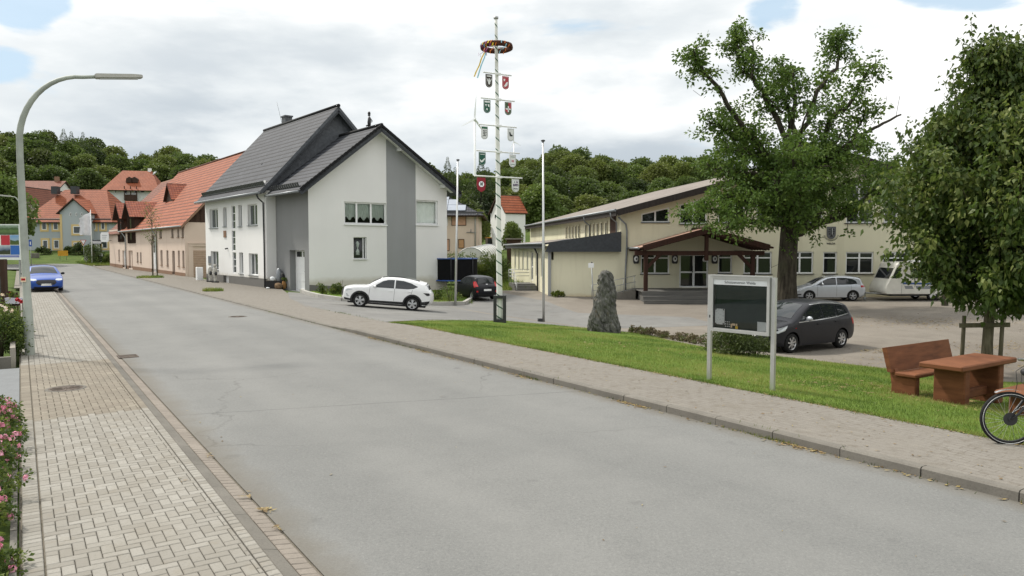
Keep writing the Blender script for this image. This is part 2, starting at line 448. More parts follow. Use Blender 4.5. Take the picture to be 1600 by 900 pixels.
 vs = n('ShaderNodeVectorMath', operation='SCALE'); L(pale, vs.inputs[0]); vs.inputs['Scale'].default_value = 1.0
 fin = mix(mth('MULTIPLY', gap, .85), vm.outputs[0], vs.outputs[0])
 L(fin, bg.inputs['Color']); bg.inputs['Strength'].default_value = .1
make_sky()
vs_ = scene.view_settings; vs_.view_transform = 'Standard'; vs_.look = 'None'; vs_.gamma = 1.0; vs_.exposure = .19

# ================================================================== ground
def sheet(name, outline, mat, off=0.0, grid=.8, uvst=False, fn=None, stuff=False, holes=()):
 """a flat polygon laid on the terrain with enough inner points to follow it"""
 fn = fn or H
 def sub(poly):
  out = []
  for i, p in enumerate(poly):
   q = poly[(i + 1) % len(poly)]; L = math.hypot(q[0] - p[0], q[1] - p[1]); k = max(1, int(L / grid))
   for j in range(k): out.append((p[0] + (q[0] - p[0]) * j / k, p[1] + (q[1] - p[1]) * j / k))
  return out
 o = sub(outline); pts = [Vector(p) for p in o]; E = [(i, (i + 1) % len(o)) for i in range(len(o))]
 def inside(x, y, poly):
  c = False; j = len(poly) - 1
  for i in range(len(poly)):
   a, b = poly[i], poly[j]
   if (a[1] > y) != (b[1] > y) and x < (b[0] - a[0]) * (y - a[1]) / (b[1] - a[1]) + a[0]: c = not c
   j = i
  return c
 S = [st(*p) for p in outline]; s0, s1 = min(a for a, b in S), max(a for a, b in S); t0, t1 = min(b for a, b in S), max(b for a, b in S)
 s = s0 + grid / 2
 while s < s1:
  t = t0 + grid / 2
  while t < t1:
   p = xy(s, t)
   if inside(p[0], p[1], outline): pts.append(Vector(p))
   t += grid
  s += grid
 V, _, Fc, _, _, _ = delaunay_2d_cdt(pts, E, [], 1, 1e-4)
 m = MB()
 for p in V: m.vert((p.x, p.y, fn(p.x, p.y) + off))
 for f in Fc:
  uv = [st(V[i].x, V[i].y) for i in f] if uvst else None
  m.face(f, 0, uv, True)
 ob = m.build(name, mat, recalc=False)
 me = ob.data
 if me.polygons and sum(p.normal.z for p in me.polygons) < 0: me.flip_normals()
 return tag(ob, kind='structure')

def band(a, b):
 return [xy(*p) for p in a] + [xy(*p) for p in b[::-1]]
# --- materials
def mat_asphalt():
 k = N('asphalt'); p = k.pos()
 fine = k.noise(p, 90, 2, .7); mid = k.noise(p, 2.3, 5, .6); big = k.noise(p, .22, 4, .6); lng = k.noise(k.uv(), .35, 4, .6, (.12, 1.3, 1))
 c = k.mix(k.ramp(big, .3, .7), (.148, .151, .146), (.186, .188, .180))
 c = k.mix(k.ramp(lng, .45, .75, 0, .35), c, (.215, .216, .205))
 c = k.mix(k.ramp(mid, .5, .78, 0, .35), c, (.122, .124, .12))
 grit = k.noise(p, 30, 3, .75); c = k.mix(k.ramp(grit, .34, .5, .28, 0), c, (.085, .087, .085)); c = k.mix(k.ramp(grit, .56, .72, 0, .25), c, (.31, .31, .29))
 c = k.mix(k.ramp(fine, .25, .5, .45, 0), c, (.07, .073, .073))
 c = k.mix(k.ramp(fine, .62, .8, 0, .6), c, (.33, .33, .31))
 s = k.n('ShaderNodeSeparateXYZ'); k.l(k.uv(), s.inputs[0])
 wob = k.math('MULTIPLY', k.math('SUBTRACT', k.noise(p, 3, 3), .5), .10)
 # a straight day-joint across the carriageway and a slightly darker repair beyond it
 joint = k.math('ABSOLUTE', k.math('SUBTRACT', k.math('ADD', s.outputs[0], k.math('MULTIPLY', s.outputs[1], .30)), k.math('ADD', wob, 5.15)))
 c = k.mix(k.ramp(joint, .008, .03, .55, 0), c, (.07, .072, .07))
 vo = k.n('ShaderNodeTexVoronoi', feature='DISTANCE_TO_EDGE'); mpv = k.n('ShaderNodeVectorMath', operation='ADD'); k.l(p, mpv.inputs[0]); dn = k.n('ShaderNodeTexNoise'); k.l(p, dn.inputs['Vector']); dn.inputs['Scale'].default_value = 1.1; dn.inputs['Detail'].default_value = 5; k.l(dn.outputs['Color'], mpv.inputs[1]); k.l(mpv.outputs[0], vo.inputs['Vector']); vo.inputs['Scale'].default_value = .16
 crack = k.math('MULTIPLY', k.ramp(vo.outputs[0], .001, .004, .5, 0), k.ramp(k.noise(p, .25, 3), .48, .6)); c = k.mix(crack, c, (.07, .07, .065))
 lane = k.math('ABSOLUTE', k.math('SINE', k.math('MULTIPLY', k.math('ADD', s.outputs[1], .55), 1.83))); c = k.mix(k.math('MULTIPLY', k.ramp(lane, .55, 1.0), k.ramp(big, .3, .6, .05, .22)), c, (.225, .226, .215))
 spot = k.noise(p, 1.9, 2, .4); c = k.mix(k.ramp(spot, .70, .78, 0, .45), c, (.09, .09, .088))
 edge = k.math('MINIMUM', k.math('ABSOLUTE', s.outputs[1]), k.math('ABSOLUTE', k.math('ADD', s.outputs[1], 6.57)))
 en = k.math('ADD', edge, k.math('MULTIPLY', k.noise(p, 1.7, 4), .5))
 c = k.mix(k.ramp(en, .28, .62, .55, 0), c, (.12, .105, .08))
 k.bump(k.math('ADD', fine, k.math('MULTIPLY', mid, .3)), .35, .006)
 return k.out(c, .88, 0, .25)
def mat_side():
 k = N('old_asphalt'); p = k.pos()
 fine = k.noise(p, 70, 2, .7); mid = k.noise(p, 1.1, 5, .65); big = k.noise(p, .3, 4, .6)
 c = k.mix(k.ramp(big, .3, .7), (.155, .155, .15), (.205, .203, .192))
 c = k.mix(k.ramp(mid, .5, .72, 0, .55), c, (.12, .115, .105)); c = k.mix(k.ramp(fine, .3, .5, .4, 0), c, (.08, .08, .075))
 k.bump(fine, .3, .006); return k.out(c, .9, 0, .2)
def mat_yard():
 k = N('yard_gravel'); p = k.pos()
 fine = k.noise(p, 40, 3, .75); mid = k.noise(p, .9, 6, .65); big = k.noise(p, .16, 4, .6); lf = k.noise(p, 2.6, 6, .7)
 c = k.mix(k.ramp(big, .35, .7), (.185, .165, .14), (.235, .215, .185))
 c = k.mix(k.ramp(mid, .45, .7, 0, .6), c, (.15, .135, .115)); c = k.mix(k.ramp(lf, .62, .72, 0, .75), c, (.12, .08, .04))
 c = k.mix(k.ramp(fine, .3, .5, .5, 0), c, (.09, .08, .068)); c = k.mix(k.ramp(fine, .6, .8, 0, .5), c, (.3, .28, .25))
 k.bump(fine, .5, .012); return k.out(c, .95, 0, .15)
def mat_walk():
 k = N('worn_paving'); p = k.pos(); uv = k.uv()
 br = k.n('ShaderNodeTexBrick'); k.l(uv, br.inputs['Vector']); br.offset = .5
 br.inputs['Scale'].default_value = 1.0; br.inputs['Brick Width'].default_value = .24; br.inputs['Row Height'].default_value = .12
 br.inputs['Mortar Size'].default_value = .007; br.inputs['Mortar Smooth'].default_value = .4
 br.inputs['Color1'].default_value = (.19, .178, .158, 1); br.inputs['Color2'].default_value = (.22, .207, .185, 1); br.inputs['Mortar'].default_value = (.12, .105, .085, 1)
 dirt = k.noise(p, .8, 6, .68); fine = k.noise(p, 60, 2, .7); grit = k.noise(p, 6, 5, .7)
 c = k.mix(k.ramp(dirt, .36, .6, .35, .95), br.outputs[0], (.2, .186, .163))
 c = k.mix(k.ramp(grit, .52, .7, 0, .65), c, (.125, .108, .085)); st_ = k.noise(p, 1.6, 5, .7); c = k.mix(k.ramp(st_, .54, .68, 0, .5), c, (.15, .135, .11)); c = k.mix(k.ramp(grit, .4, .25, 0, .4), c, (.30, .27, .22))
 c = k.mix(k.ramp(fine, .3, .5, .4, 0), c, (.1, .09, .07))
 k.bump(k.math('ADD', k.math('MULTIPLY', br.outputs['Fac'], -.8), k.math('ADD', fine, grit)), .5, .008)
 return k.out(c, .92, 0, .15)
def mat_soil(name, a, b, d, sc=1.0):
 k = N(name); p = k.pos(); f = k.noise(p, .5 * sc, 6, .65); g = k.noise(p, 7 * sc, 4, .7)
 c = k.mix(k.ramp(f, .35, .65), a, b); c = k.mix(k.ramp(g, .5, .75, 0, .6), c, d)
 k.bump(g, .6, .03); return k.out(c, .95, 0, .1)
def mat_conc(name, c0, stain=.5):
 k = N(name); p = k.pos(); f = k.noise(p, 1.6, 6, .65); g = k.noise(p, 45, 2, .7)
 c = k.mix(k.ramp(f, .4, .7, 0, stain), c0, tuple(x * .5 for x in c0)); c = k.mix(k.ramp(g, .3, .5, .35, 0), c, tuple(x * .4 for x in c0))
 r = k.attr('rnd'); c = k.mix(k.ramp(r, 0, 1, 0, .35), c, tuple(x * .62 for x in c0))
 k.bump(g, .35, .006); return k.out(c, .9, 0, .2)
M['asphalt'] = mat_asphalt(); M['old_asphalt'] = mat_side(); M['yard'] = mat_yard(); M['walk'] = mat_walk()
M['meadow'] = mat_soil('meadow', (.05, .085, .018), (.085, .12, .03), (.10, .10, .04))
M['turf'] = mat_soil('turf', (.075, .13, .02), (.115, .17, .03), (.13, .145, .045))
M['soil'] = mat_soil('soil', (.06, .045, .03), (.09, .07, .045), (.05, .055, .025), 3)
M['kerb_stone'] = mat_conc('kerb_stone', (.19, .178, .155)); M['pale_stone'] = mat_conc('pale_stone', (.36, .335, .29), .4)
M['kerb_pale'] = mat_conc('kerb_pale', (.40, .39, .36), .4)
def mat_pav():
 k = N('concrete_pavers'); p = k.pos(); r = k.attr('rnd')
 f = k.noise(p, 1.3, 5, .65); g = k.noise(p, 55, 2, .7); h = k.noise(p, 5, 4, .6)
 c = k.mix(k.ramp(r, .02, .98), (.215, .203, .178), (.295, .284, .255)); c = k.mix(k.ramp(f, .42, .68, 0, .6), c, (.22, .205, .175))
 c = k.mix(k.ramp(h, .58, .78, 0, .4), c, (.2, .17, .125)); c = k.mix(k.ramp(g, .28, .5, .45, 0), c, (.17, .16, .13))
 k.bump(g, .3, .004); return k.out(c, .9, 0, .2)
def mat_pav_dark():
 k = N('driveway_pavers'); p = k.pos(); r = k.attr('rnd'); f = k.noise(p, 1.1, 5, .65); g = k.noise(p, 55, 2, .7)
 c = k.mix(k.ramp(r, .02, .98), (.20, .175, .14), (.255, .23, .185)); c = k.mix(k.ramp(f, .4, .66, 0, .65), c, (.165, .148, .12)); c = k.mix(k.ramp(g, .28, .5, .45, 0), c, (.13, .12, .1))
 k.bump(g, .3, .004); return k.out(c, .9, 0, .2)
M['pavers'] = mat_pav(); M['pavers_dark'] = mat_pav_dark()
M['pink_row'] = mat_conc('pink_row', (.25, .222, .19), .35); M['joint_sand'] = mat_soil('joint_sand', (.15, .135, .11), (.19, .17, .14), (.10, .11, .06), 3); M['edge_stone'] = mat_conc('edge_stone', (.17, .16, .14), .5)
M['blue_asphalt'] = mat_conc('blue_asphalt', (.19, .20, .205), .25)

# --- base terrain: one sheet to the horizon, hills included
def axis(dense0, dense1, step, far0, far1):
 a = list(np.arange(dense0, dense1, step)); k = step; x = dense1
 while x < far1: a.append(x); k *= 1.18; x += k
 a.append(far1); k = step; x = dense0 - step; pre = []
 while x > far0: pre.append(x); k *= 1.18; x -= k
 return [far0] + pre[::-1] + a
def ground():
 X = axis(-70, 60, 1.5, -1500, 1500); Y = axis(-20, 130, 1.5, -300, 2500)
 m = MB()
 for y in Y:
  for x in X: m.vert((x, y, T(x, y) - (.2 if -10 < st(x, y)[1] < 3.5 and y < 125 else .07)))
 w = len(X)
 for j in range(len(Y) - 1):
  for i in range(w - 1): m.face((j * w + i, j * w + i + 1, (j + 1) * w + i + 1, (j + 1) * w + i), 0, None, True)
 tag(m.build('ground', M['meadow'], recalc=False), kind='structure')
ground()
# --- carriageway: the village street, bending left at its far end
sheet('road', band([(s, -6.57) for s in (-14, 0, 20, 40, 60, 80, 96)] + [(103, -8.5), (108, -14), (111, -30), (112, -60)],
     [(s, 0) for s in (-14, 0, 20, 40, 60, 80, 100, 112)] + [(118, -1.2), (121, -5), (123, -14), (124, -40), (124, -60)]), M['asphalt'], .004, 1.2, True)
# --- junction road, yard, forecourt
SID = [xy(18.6, 2.0), xy(27, 2.0), xy(34, 3.4), xy(38.5, 4.6), xy(41.5, 5.6), (-12.2, 45.6), (-8, 47), (-4.5, 49.5), (-3.6, 54), (-1.6, 53.5), (0.4, 50), (2.2, 46.5), (3.6, 40), (9, 37.2), (9.5, 33), (3.2, 32.3), (-.3, 33.2), (-3.2, 29.7)]
sheet('side_street', SID, M['old_asphalt'], .006)
LAWN = [xy(18.3, 2.06), xy(14, 2.06), xy(8, 2.06), xy(2, 2.06), xy(-4, 2.06), xy(-12, 2.06), (24, 3), (27, 12), (23.5, 17.5), (17.5, 18.2), (12.5, 18.8), (10.3, 20.6), (8.0, 22.2), (6.6, 22.8), (5.6, 26.2), (5.2, 29.3), (3.2, 32.0), (-.2, 33.0), (-2.4, 30.2), (-3.6, 28.0)]
sheet('yard', [(-3.4, 28.2), (-2.0, 30.4), (0, 33.0), (3, 32), (5, 29), (5.5, 26), (6.6, 22.8), (8, 22), (12, 18.9), (17.5, 18), (23.5, 17.5), (27, 12), (52, 12), (60, 50), (2.8, 50), (2.1, 54), (-3.4, 54), (-4.5, 48), (-6.5, 43.4)], M['yard'], 0.0, 1.0)
sheet('bed_soil', [(-12.9, 47.5), (-4.6, 54.2)] + [tuple(gp(*q)[:2]) for q in ((737, 468), (725, 475), (640, 474.5), (540, 469), (500, 464), (474, 458))], M['turf'], .09, .8)
sheet('lawn', LAWN, M['turf'], .012, .8)
sheet('forecourt', band([(s, .14) for s in (26.5, 40, 60, 80, 112)], [(26.5, 2.1), (34, 3.4), (38.5, 4.7), (46, 6.5), (62, 5.0), (80, 4.8), (112, 3.0)]), M['walk'], .008, 1.0, True)
sheet('pavement', band([(s, .125) for s in (-14, 0, 10, 26.5)], [(s, 2.06) for s in (-14, 0, 10, 26.5)]), M['walk'], .010, .6, True)
# --- kerb stones along the right side
def kerb():
 m = MB(); s = -13.0; k = 0
 while s < 113:
  L = 1.0 if s < 60 else 3.0
  a, b = s + .006, s + L - .006; zt = [max(.03, H(*xy(q, 1.0))) + .012 for q in (a, b)]; w = rnd.uniform(-.006, .006); r = rnd.random() * .9 + .05
  P = []
  for (q, z) in ((a, zt[0]), (b, zt[1])):
   for (t, h) in ((-.012, -.06), (-.012, z - .02), (.012, z), (.125, z), (.125, -.06)): p = xy(q, t + w); P.append(m.vert((p[0], p[1], h)))
  for i in range(4): m.face((P[i], P[i + 1], P[i + 6], P[i + 5]), 0, None, False, r)
  m.face(P[0:5][::-1], 0, None, False, r); m.face(P[5:10], 0, None, False, r)
  s += L
 tag(m.build('kerb', M['kerb_stone']), kind='structure')
kerb()
# --- left side: gutter row, flush kerb, edging row, pavers laid in herringbone
def brick(m, s0, t0, s1, t1, z, mi=0, g=.0035, b=.007, tilt=True):
 r = rnd.uniform(.03, .97); dz = [rnd.uniform(-.002, .002) for _ in range(4)]
 C = [(s0 + g, t0 + g), (s1 - g, t0 + g), (s1 - g, t1 - g), (s0 + g, t1 - g)]
 I = [(s0 + g + b, t0 + g + b), (s1 - g - b, t0 + g + b), (s1 - g - b, t1 - g - b), (s0 + g + b, t1 - g - b)]
 lo, mid, top = [], [], []
 for k in range(4):
  x, y = xy(*C[k]); h = H(x, y) + z + dz[k]
  lo.append(m.vert((x, y, h - .03))); mid.append(m.vert((x, y, h - .005)))
  x, y = xy(*I[k]); top.append(m.vert((x, y, h)))
 for k in range(4):
  j = (k + 1) % 4
  m.face((lo[k], lo[j], mid[j], mid[k]), mi, None, False, r); m.face((mid[k], mid[j], top[j], top[k]), mi, None, False, r)
 m.face(top, mi, None, False, r)
def left_pavement():
 m = MB(); T0, T1 = -8.42, -6.98           # field of pavers
 a = .10; DW0, DW1 = 7.6, 13.9             # a driveway crosses here in browner pavers
 i0, i1 = int(-4.5 / a), int(52 / a); n = int((T1 - T0) / a + .5)
 for i in range(i0, i1):
  for j in range(-2, n + 1):
   k = (i - j) % 4
   s, t = i * a, T0 + j * a
   dark = DW0 < s < DW1
   if k == 0: box = (s, t, s + 2 * a, t + a)
   elif k == 3: box = (s, t, s + a, t + 2 * a)
   else: continue
   s0, t0_, s1, t1_ = box
   t0_, t1_ = max(t0_, T0), min(t1_, T1)
   if t1_ - t0_ < .03: continue
   brick(m, s0, t0_, s1, t1_, .012, 1 if dark else 0)
 s = -4.5
 while s < 52:                              # edging rows both sides
  dark = DW0 < s < DW1
  brick(m, s, -8.58, s + .1, -8.43, .012, 1 if dark else 0)
  brick(m, s, -6.975, s + .1, -6.875, .014, 1 if dark else 0)
  s += .1
 tag(m.build('left_pavement', [M['pavers'], M['pavers_dark']], recalc=True), kind='structure')
 g = MB(); s = -5.0
 while s < 95:
  dark = DW0 < s < DW1
  if s < 55: brick(g, s, -6.73, s + .12, -6.575, -.008, 0)
  else:
   brick(g, s, -6.73, s + 1.2, -6.575, -.008, 0); s += 1.08
  s += .12
 s = -5.0
 while s < 95: brick(g, s, -6.87, s + 1.0, -6.735, -.004 if not DW0 < s < DW1 else -.008, 1); s += 1.0
 tag(g.build('gutter', [M['pink_row'], M['edge_stone']]), kind='structure')
left_pavement()
sheet('pavement_bed', band([(s, -8.6) for s in (-6, 10, 30, 52)], [(s, -6.56) for s in (-6, 10, 30, 52)]), M['joint_sand'], -.012, .8)
sheet('far_pavement', band([(s, -8.9) for s in (52, 70, 96)], [(s, -6.7) for s in (52, 70, 96)]), M['walk'], .012, 1.0, True)
sheet('driveway', band([(8.4, -26), (8.4, -8.6)], [(13.6, -26), (13.6, -8.6)]), M['blue_asphalt'], .008, .8)
sheet('verge', [at(122, 408, 108)[:2], at(180, 409, 103)[:2], at(180, 404, 116)[:2], at(130, 404, 116)[:2]], M['turf'], .03, 1.5, fn=T)

# --- grass blades on the lawn (nobody could count them)
def inside(x, y, poly):
 c = False; j = len(poly) - 1
 for i in range(len(poly)):
  a, b = poly[i], poly[j]
  if (a[1] > y) != (b[1] > y) and x < (b[0] - a[0]) * (y - a[1]) / (b[1] - a[1]) + a[0]: c = not c
  j = i
 return c
def blades(name, pts, mat, hmin, hmax, w, label=None, cat=None, kind='stuff', fn=H):
 V = []; Fc = []; A = []
 for (x, y) in pts:
  a = rnd.random() * 6.283; h = rnd.uniform(hmin, hmax); l = h * rnd.uniform(.1, .8); b = rnd.random() * 6.283
  z = fn(x, y); dx, dy = math.cos(a) * w, math.sin(a) * w; i = len(V)
  V += [(x - dx, y - dy, z), (x + dx, y + dy, z), (x + l * math.cos(b), y + l * math.sin(b), z + h)]
  Fc.append((i, i + 1, i + 2)); A.append(min(1, max(0, .5 + 1.25 * mnoise.noise(Vector((x * .55, y * .55, 0))) + .5 * mnoise.noise(Vector((x * 2.1, y * 2.1, 3))) + rnd.uniform(-.3, .3))))
 me = bpy.data.meshes.new(name); me.from_pydata(V, [], Fc); me.materials.append(mat)
 at_ = me.attributes.new('rnd', 'FLOAT', 'FACE'); at_.data.foreach_set('value', A)
 o = bpy.data.objects.new(name, me); col.objects.link(o)
 return tag(o, label, cat, kind=kind)
BARE = [(3.55, 28.0, 1.5), (-.5, 30.6, .9), (8.6, 13.9, .6)]
def lawn_pts(n):
 out = []; P = np.array([p[:2] for p in LAWN]); x0, x1, y0, y1 = P[:, 0].min(), 20, 4, P[:, 1].max()
 while len(out) < n:
  x, y = rnd.uniform(x0, x1), rnd.uniform(y0, y1)
  if abs(x) > y * .72 + 1.5 or not inside(x, y, LAWN): continue
  if rnd.random() > min(1, 14 / y) ** .8 and y > 14: continue
  if any(math.hypot(x - a, y - b) < r and rnd.random() < .8 for a, b, r in BARE): continue
  out.append((x, y))
 return out
blades('grass', lawn_pts(150000), M['blade'], .025, .085, .0045, 'short bright green lawn grass', 'grass')
def tuft_pts(spec):
 out = []
 for (x, y, rx, n) in spec:
  for _ in range(n):
   a, r = rnd.random() * 6.283, rx * math.sqrt(rnd.random()); out.append((x + r * math.cos(a), y + r * math.sin(a)))
 return out
def edge_weeds():
 out = []
 for _ in range(380):                       # weeds and moss along the kerb joint and lawn edge
  s = rnd.uniform(-8, 26); c = rnd.random()
  n = int(3 + 22 * max(0, math.sin(s * 1.7) * math.sin(s * .61 + 1)) ** 2)
  t0 = -.03 if c < .45 else 2.1
  for _ in range(n): out.append(xy(s + rnd.gauss(0, .12), t0 + rnd.gauss(0, .025 if c < .45 else .09)))
 return out
blades('grass_fringe', [xy(a + rnd.gauss(0, .05), 2.06 - .13 * max(0, mnoise.noise(Vector((a * 1.6, 0, 0)))) * rnd.random() + rnd.uniform(-.04, .1)) for a in [rnd.uniform(-8, 18) for _ in range(9000)]], M['blade'], .02, .09, .005, 'ragged grass along the edge of the path', 'grass')
blades('kerb_weeds', edge_weeds(), M['leaf_shrub'], .015, .07, .006, 'green weeds growing in the kerb joint', 'weeds')
blades('verge_grass', tuft_pts([(-58 - .9 * i, 105.5 + .9 * i, 2.2, 900) for i in range(6)]), M['blade'], .1, .3, .02, 'grass on the verge at the far road junction', 'grass', fn=T)
def litter():
 """dry leaves in the gutter, on the path edge and on the yard"""
 V = []; Fc = []; A = []
 def leaf(x, y, z, L):
  a = rnd.random() * 6.283; c, s = math.cos(a), math.sin(a); w = L * rnd.uniform(.25, .5); i = len(V); t = [rnd.uniform(0, L * .35) for _ in range(4)]
  for k, (p, q) in enumerate(((-L, 0), (0, -w), (L, 0), (0, w))): V.append((x + p * c - q * s, y + p * s + q * c, z + .004 + t[k]))
  Fc.append((i, i + 1, i + 2, i + 3)); A.append(rnd.random())
 for _ in range(5200):                      # gutter drifts
  s = rnd.uniform(-6, 17); d = max(0, math.sin(s * 1.15 + .4) * math.sin(s * 2.9)) ** 1.5
  if rnd.random() > d + .05: continue
  x, y = xy(s, -.02 - abs(rnd.gauss(0, .07))); leaf(x, y, .006, rnd.uniform(.012, .04))
 for _ in range(2600):                      # between path and lawn
  s = rnd.uniform(-8, 17); x, y = xy(s, 2.06 + rnd.gauss(0, .07))
  if rnd.random() > .35 + .65 * abs(math.sin(s * .9)): continue
  leaf(x, y, H(x, y) + .012, rnd.uniform(.012, .035))
 for _ in range(420): x, y = xy(rnd.uniform(-8, 14), rnd.uniform(.2, 2)); leaf(x, y, H(x, y) + .012, rnd.uniform(.012, .035))
 for _ in range(60): x, y = xy(rnd.uniform(-8, 10), rnd.uniform(-6.4, -.2)); leaf(x, y, .006, rnd.uniform(.01, .03))
 for (cx, cy, r, n) in ((13, 22, 2.2, 420), (17, 25, 2.5, 260), (19, 33, 4, 500), (15, 35, 4, 400), (24, 33, 4, 350), (12.5, 24.5, 1.0, 200), (16.5, 21.5, 1.6, 260), (7, 15, 2.5, 160), (9.5, 14, 2.5, 160), (3, 22, 3, 120)):
  for _ in range(n):
   x, y = cx + rnd.gauss(0, r * .5), cy + rnd.gauss(0, r * .35); leaf(x, y, H(x, y) + .01, rnd.uniform(.03, .07))
 for (s, t, n) in ((2.05, -6.55, 40), (2.6, -6.6, 10), (4.4, -6.62, 8), (3.4, -7.1, 3), (1.5, -6.6, 10)):
  for _ in range(n): x, y = xy(s + rnd.gauss(0, .05), t + rnd.gauss(0, .03)); leaf(x, y, .01 if t > -6.6 else H(x, y) + .014, rnd.uniform(.012, .035))
 me = bpy.data.meshes.new('fallen_leaves'); me.from_pydata(V, [], Fc); me.materials.append(M['dry_leaf'])
 me.attributes.new('rnd', 'FLOAT', 'FACE').data.foreach_set('value', A)
 o = bpy.data.objects.new('fallen_leaves', me); col.objects.link(o); tag(o, 'dry brown leaves blown into the gutter and onto the yard', 'leaves', kind='stuff')
litter()
# ================================================================== building kit
def wall(m, pl, outer, holes=(), mi=0, depth=.16, o=0.0, reveal=None):
 """a facade piece in (s, z): outer polygon with openings cut through, reveals running inwards"""
 rings = [[pl.p(s, z, o) for s, z in outer]] + [[pl.p(s, z, o) for s, z in h] for h in holes]
 flat = [p for r in rings for p in r]
 ids = [m.vert(p) for p in flat]
 for t in tessellate_polygon(rings): m.face([ids[i] for i in t], mi)
 for h in holes:
  for i in range(len(h)):
   a, b = h[i], h[(i + 1) % len(h)]
   m.poly([pl.p(*a, o), pl.p(*b, o), pl.p(*b, o - depth), pl.p(*a, o - depth)], mi if reveal is None else reveal)
def rc(r): return [(r[0], r[1]), (r[2], r[1]), (r[2], r[3]), (r[0], r[3])]
def window(parent, pl, poly, depth=.13, fw=.06, mull=(), trans=(), fmat=None, pmat=None, sill=None, o=0.0, name='window', label=None, pane=True, sill_w=.05):
 """frame bars round a polygonal opening, mullions at s, transoms at z, one pane behind; sill is a material"""
 fmat = fmat or M['pvc']; pmat = pmat or M['pane']
 f = MB(); n = len(poly); w = fw
 cs = sum(p[0] for p in poly) / n; cz = sum(p[1] for p in poly) / n
 area = sum(poly[i][0] * poly[(i + 1) % n][1] - poly[(i + 1) % n][0] * poly[i][1] for i in range(n))
 q = poly if area > 0 else poly[::-1]
 inn = []
 for i in range(n):                          # inset polygon
  a, b, c = Vector(q[i - 1]), Vector(q[i]), Vector(q[(i + 1) % n])
  d1, d2 = (b - a).normalized(), (c - b).normalized(); n1, n2 = Vector((-d1.y, d1.x)), Vector((-d2.y, d2.x))
  k = w / max(.25, 1 + n1.dot(n2)); inn.append(tuple(b + (n1 + n2) * k))
 for i in range(n):
  j = (i + 1) % n
  A = [pl.p(*q[i], o - depth + .03), pl.p(*q[j], o - depth + .03), pl.p(*inn[j], o - depth + .03), pl.p(*inn[i], o - depth + .03)]
  f.poly(A)
  f.poly([pl.p(*inn[i], o - depth + .03), pl.p(*inn[j], o - depth + .03), pl.p(*inn[j], o - depth - .03), pl.p(*inn[i], o - depth - .03)])
 zs = [p[1] for p in inn]; ss = [p[0] for p in inn]
 def span(axis, val):
  hit = []
  for i in range(n):
   a, b = inn[i], inn[(i + 1) % n]; x0, x1 = a[axis], b[axis]
   if (x0 - val) * (x1 - val) <= 0 and x0 != x1: hit.append(a[1 - axis] + (b[1 - axis] - a[1 - axis]) * (val - x0) / (x1 - x0))
  return (min(hit), max(hit)) if len(hit) > 1 else None
 for s in mull:
  h = span(0, s)
  if h: f.bar(pl.p(s, h[0], o - depth + .002), pl.p(s, h[1], o - depth + .002), fw * 1.25, .05, up=pl.n)
 for z in trans:
  h = span(1, z)
  if h: f.bar(pl.p(h[0], z, o - depth + .004), pl.p(h[1], z, o - depth + .004), fw * .95, .05, up=pl.n)
 fr = f.build(name, fmat, parent)
 if label: fr['label'] = label
 if pane:
  g = MB(); g.poly([pl.p(*p, o - depth - .012) for p in inn]); g.build('pane', pmat, fr)
 if sill:
  b = MB(); s0, s1 = min(p[0] for p in poly), max(p[0] for p in poly); z0 = min(p[1] for p in poly)
  b.bar(pl.p(s0 - .04, z0 - sill_w / 2, o - depth / 2 + .05), pl.p(s1 + .04, z0 - sill_w / 2, o - depth / 2 + .05), depth + .08, sill_w)
  b.build('sill', sill, fr)
 return fr
def roof_quad(m, a, b, c, d, th=.12, mi=0, mu=1, off=(0, 0)):
 """roof slab: a-b along the eave, d-c along the ridge; tiles on top via UV metres, plain underside and edges"""
 a, b, c, d = map(Vector, (a, b, c, d)); n = (b - a).cross(d - a).normalized()
 if n.z < 0: n = -n
 u = (b - a).normalized(); w = n.cross(u)
 if w.dot(d - a) < 0: w = -w
 P = [a, b, c, d]; uv = [((p - a).dot(u) + off[0], (p - a).dot(w) + off[1]) for p in P]
 top = [m.vert(p) for p in P]; bot = [m.vert(p - n * th) for p in P]
 m.face(top, mi, uv); m.face(bot[::-1], mu, [(0, 0)] * 4)
 for i in range(4):
  j = (i + 1) % 4; m.face((bot[i], bot[j], top[j], top[i]), mu, [(0, 0)] * 4)
def roof_tri(m, a, b, c, th=.1, mi=0, mu=1):
 a, b, c = map(Vector, (a, b, c)); n = (b - a).cross(c - a).normalized()
 if n.z < 0: n = -n
 u = (b - a).normalized(); w = n.cross(u)
 if w.dot(c - a) < 0: w = -w
 P = [a, b, c]; uv = [((p - a).dot(u), (p - a).dot(w)) for p in P]
 top = [m.vert(p) for p in P]; bot = [m.vert(p - n * th) for p in P]
 m.face(top, mi, uv); m.face(bot[::-1], mu, [(0, 0)] * 3)
 for i in range(3): j = (i + 1) % 3; m.face((bot[i], bot[j], top[j], top[i]), mu, [(0, 0)] * 4)
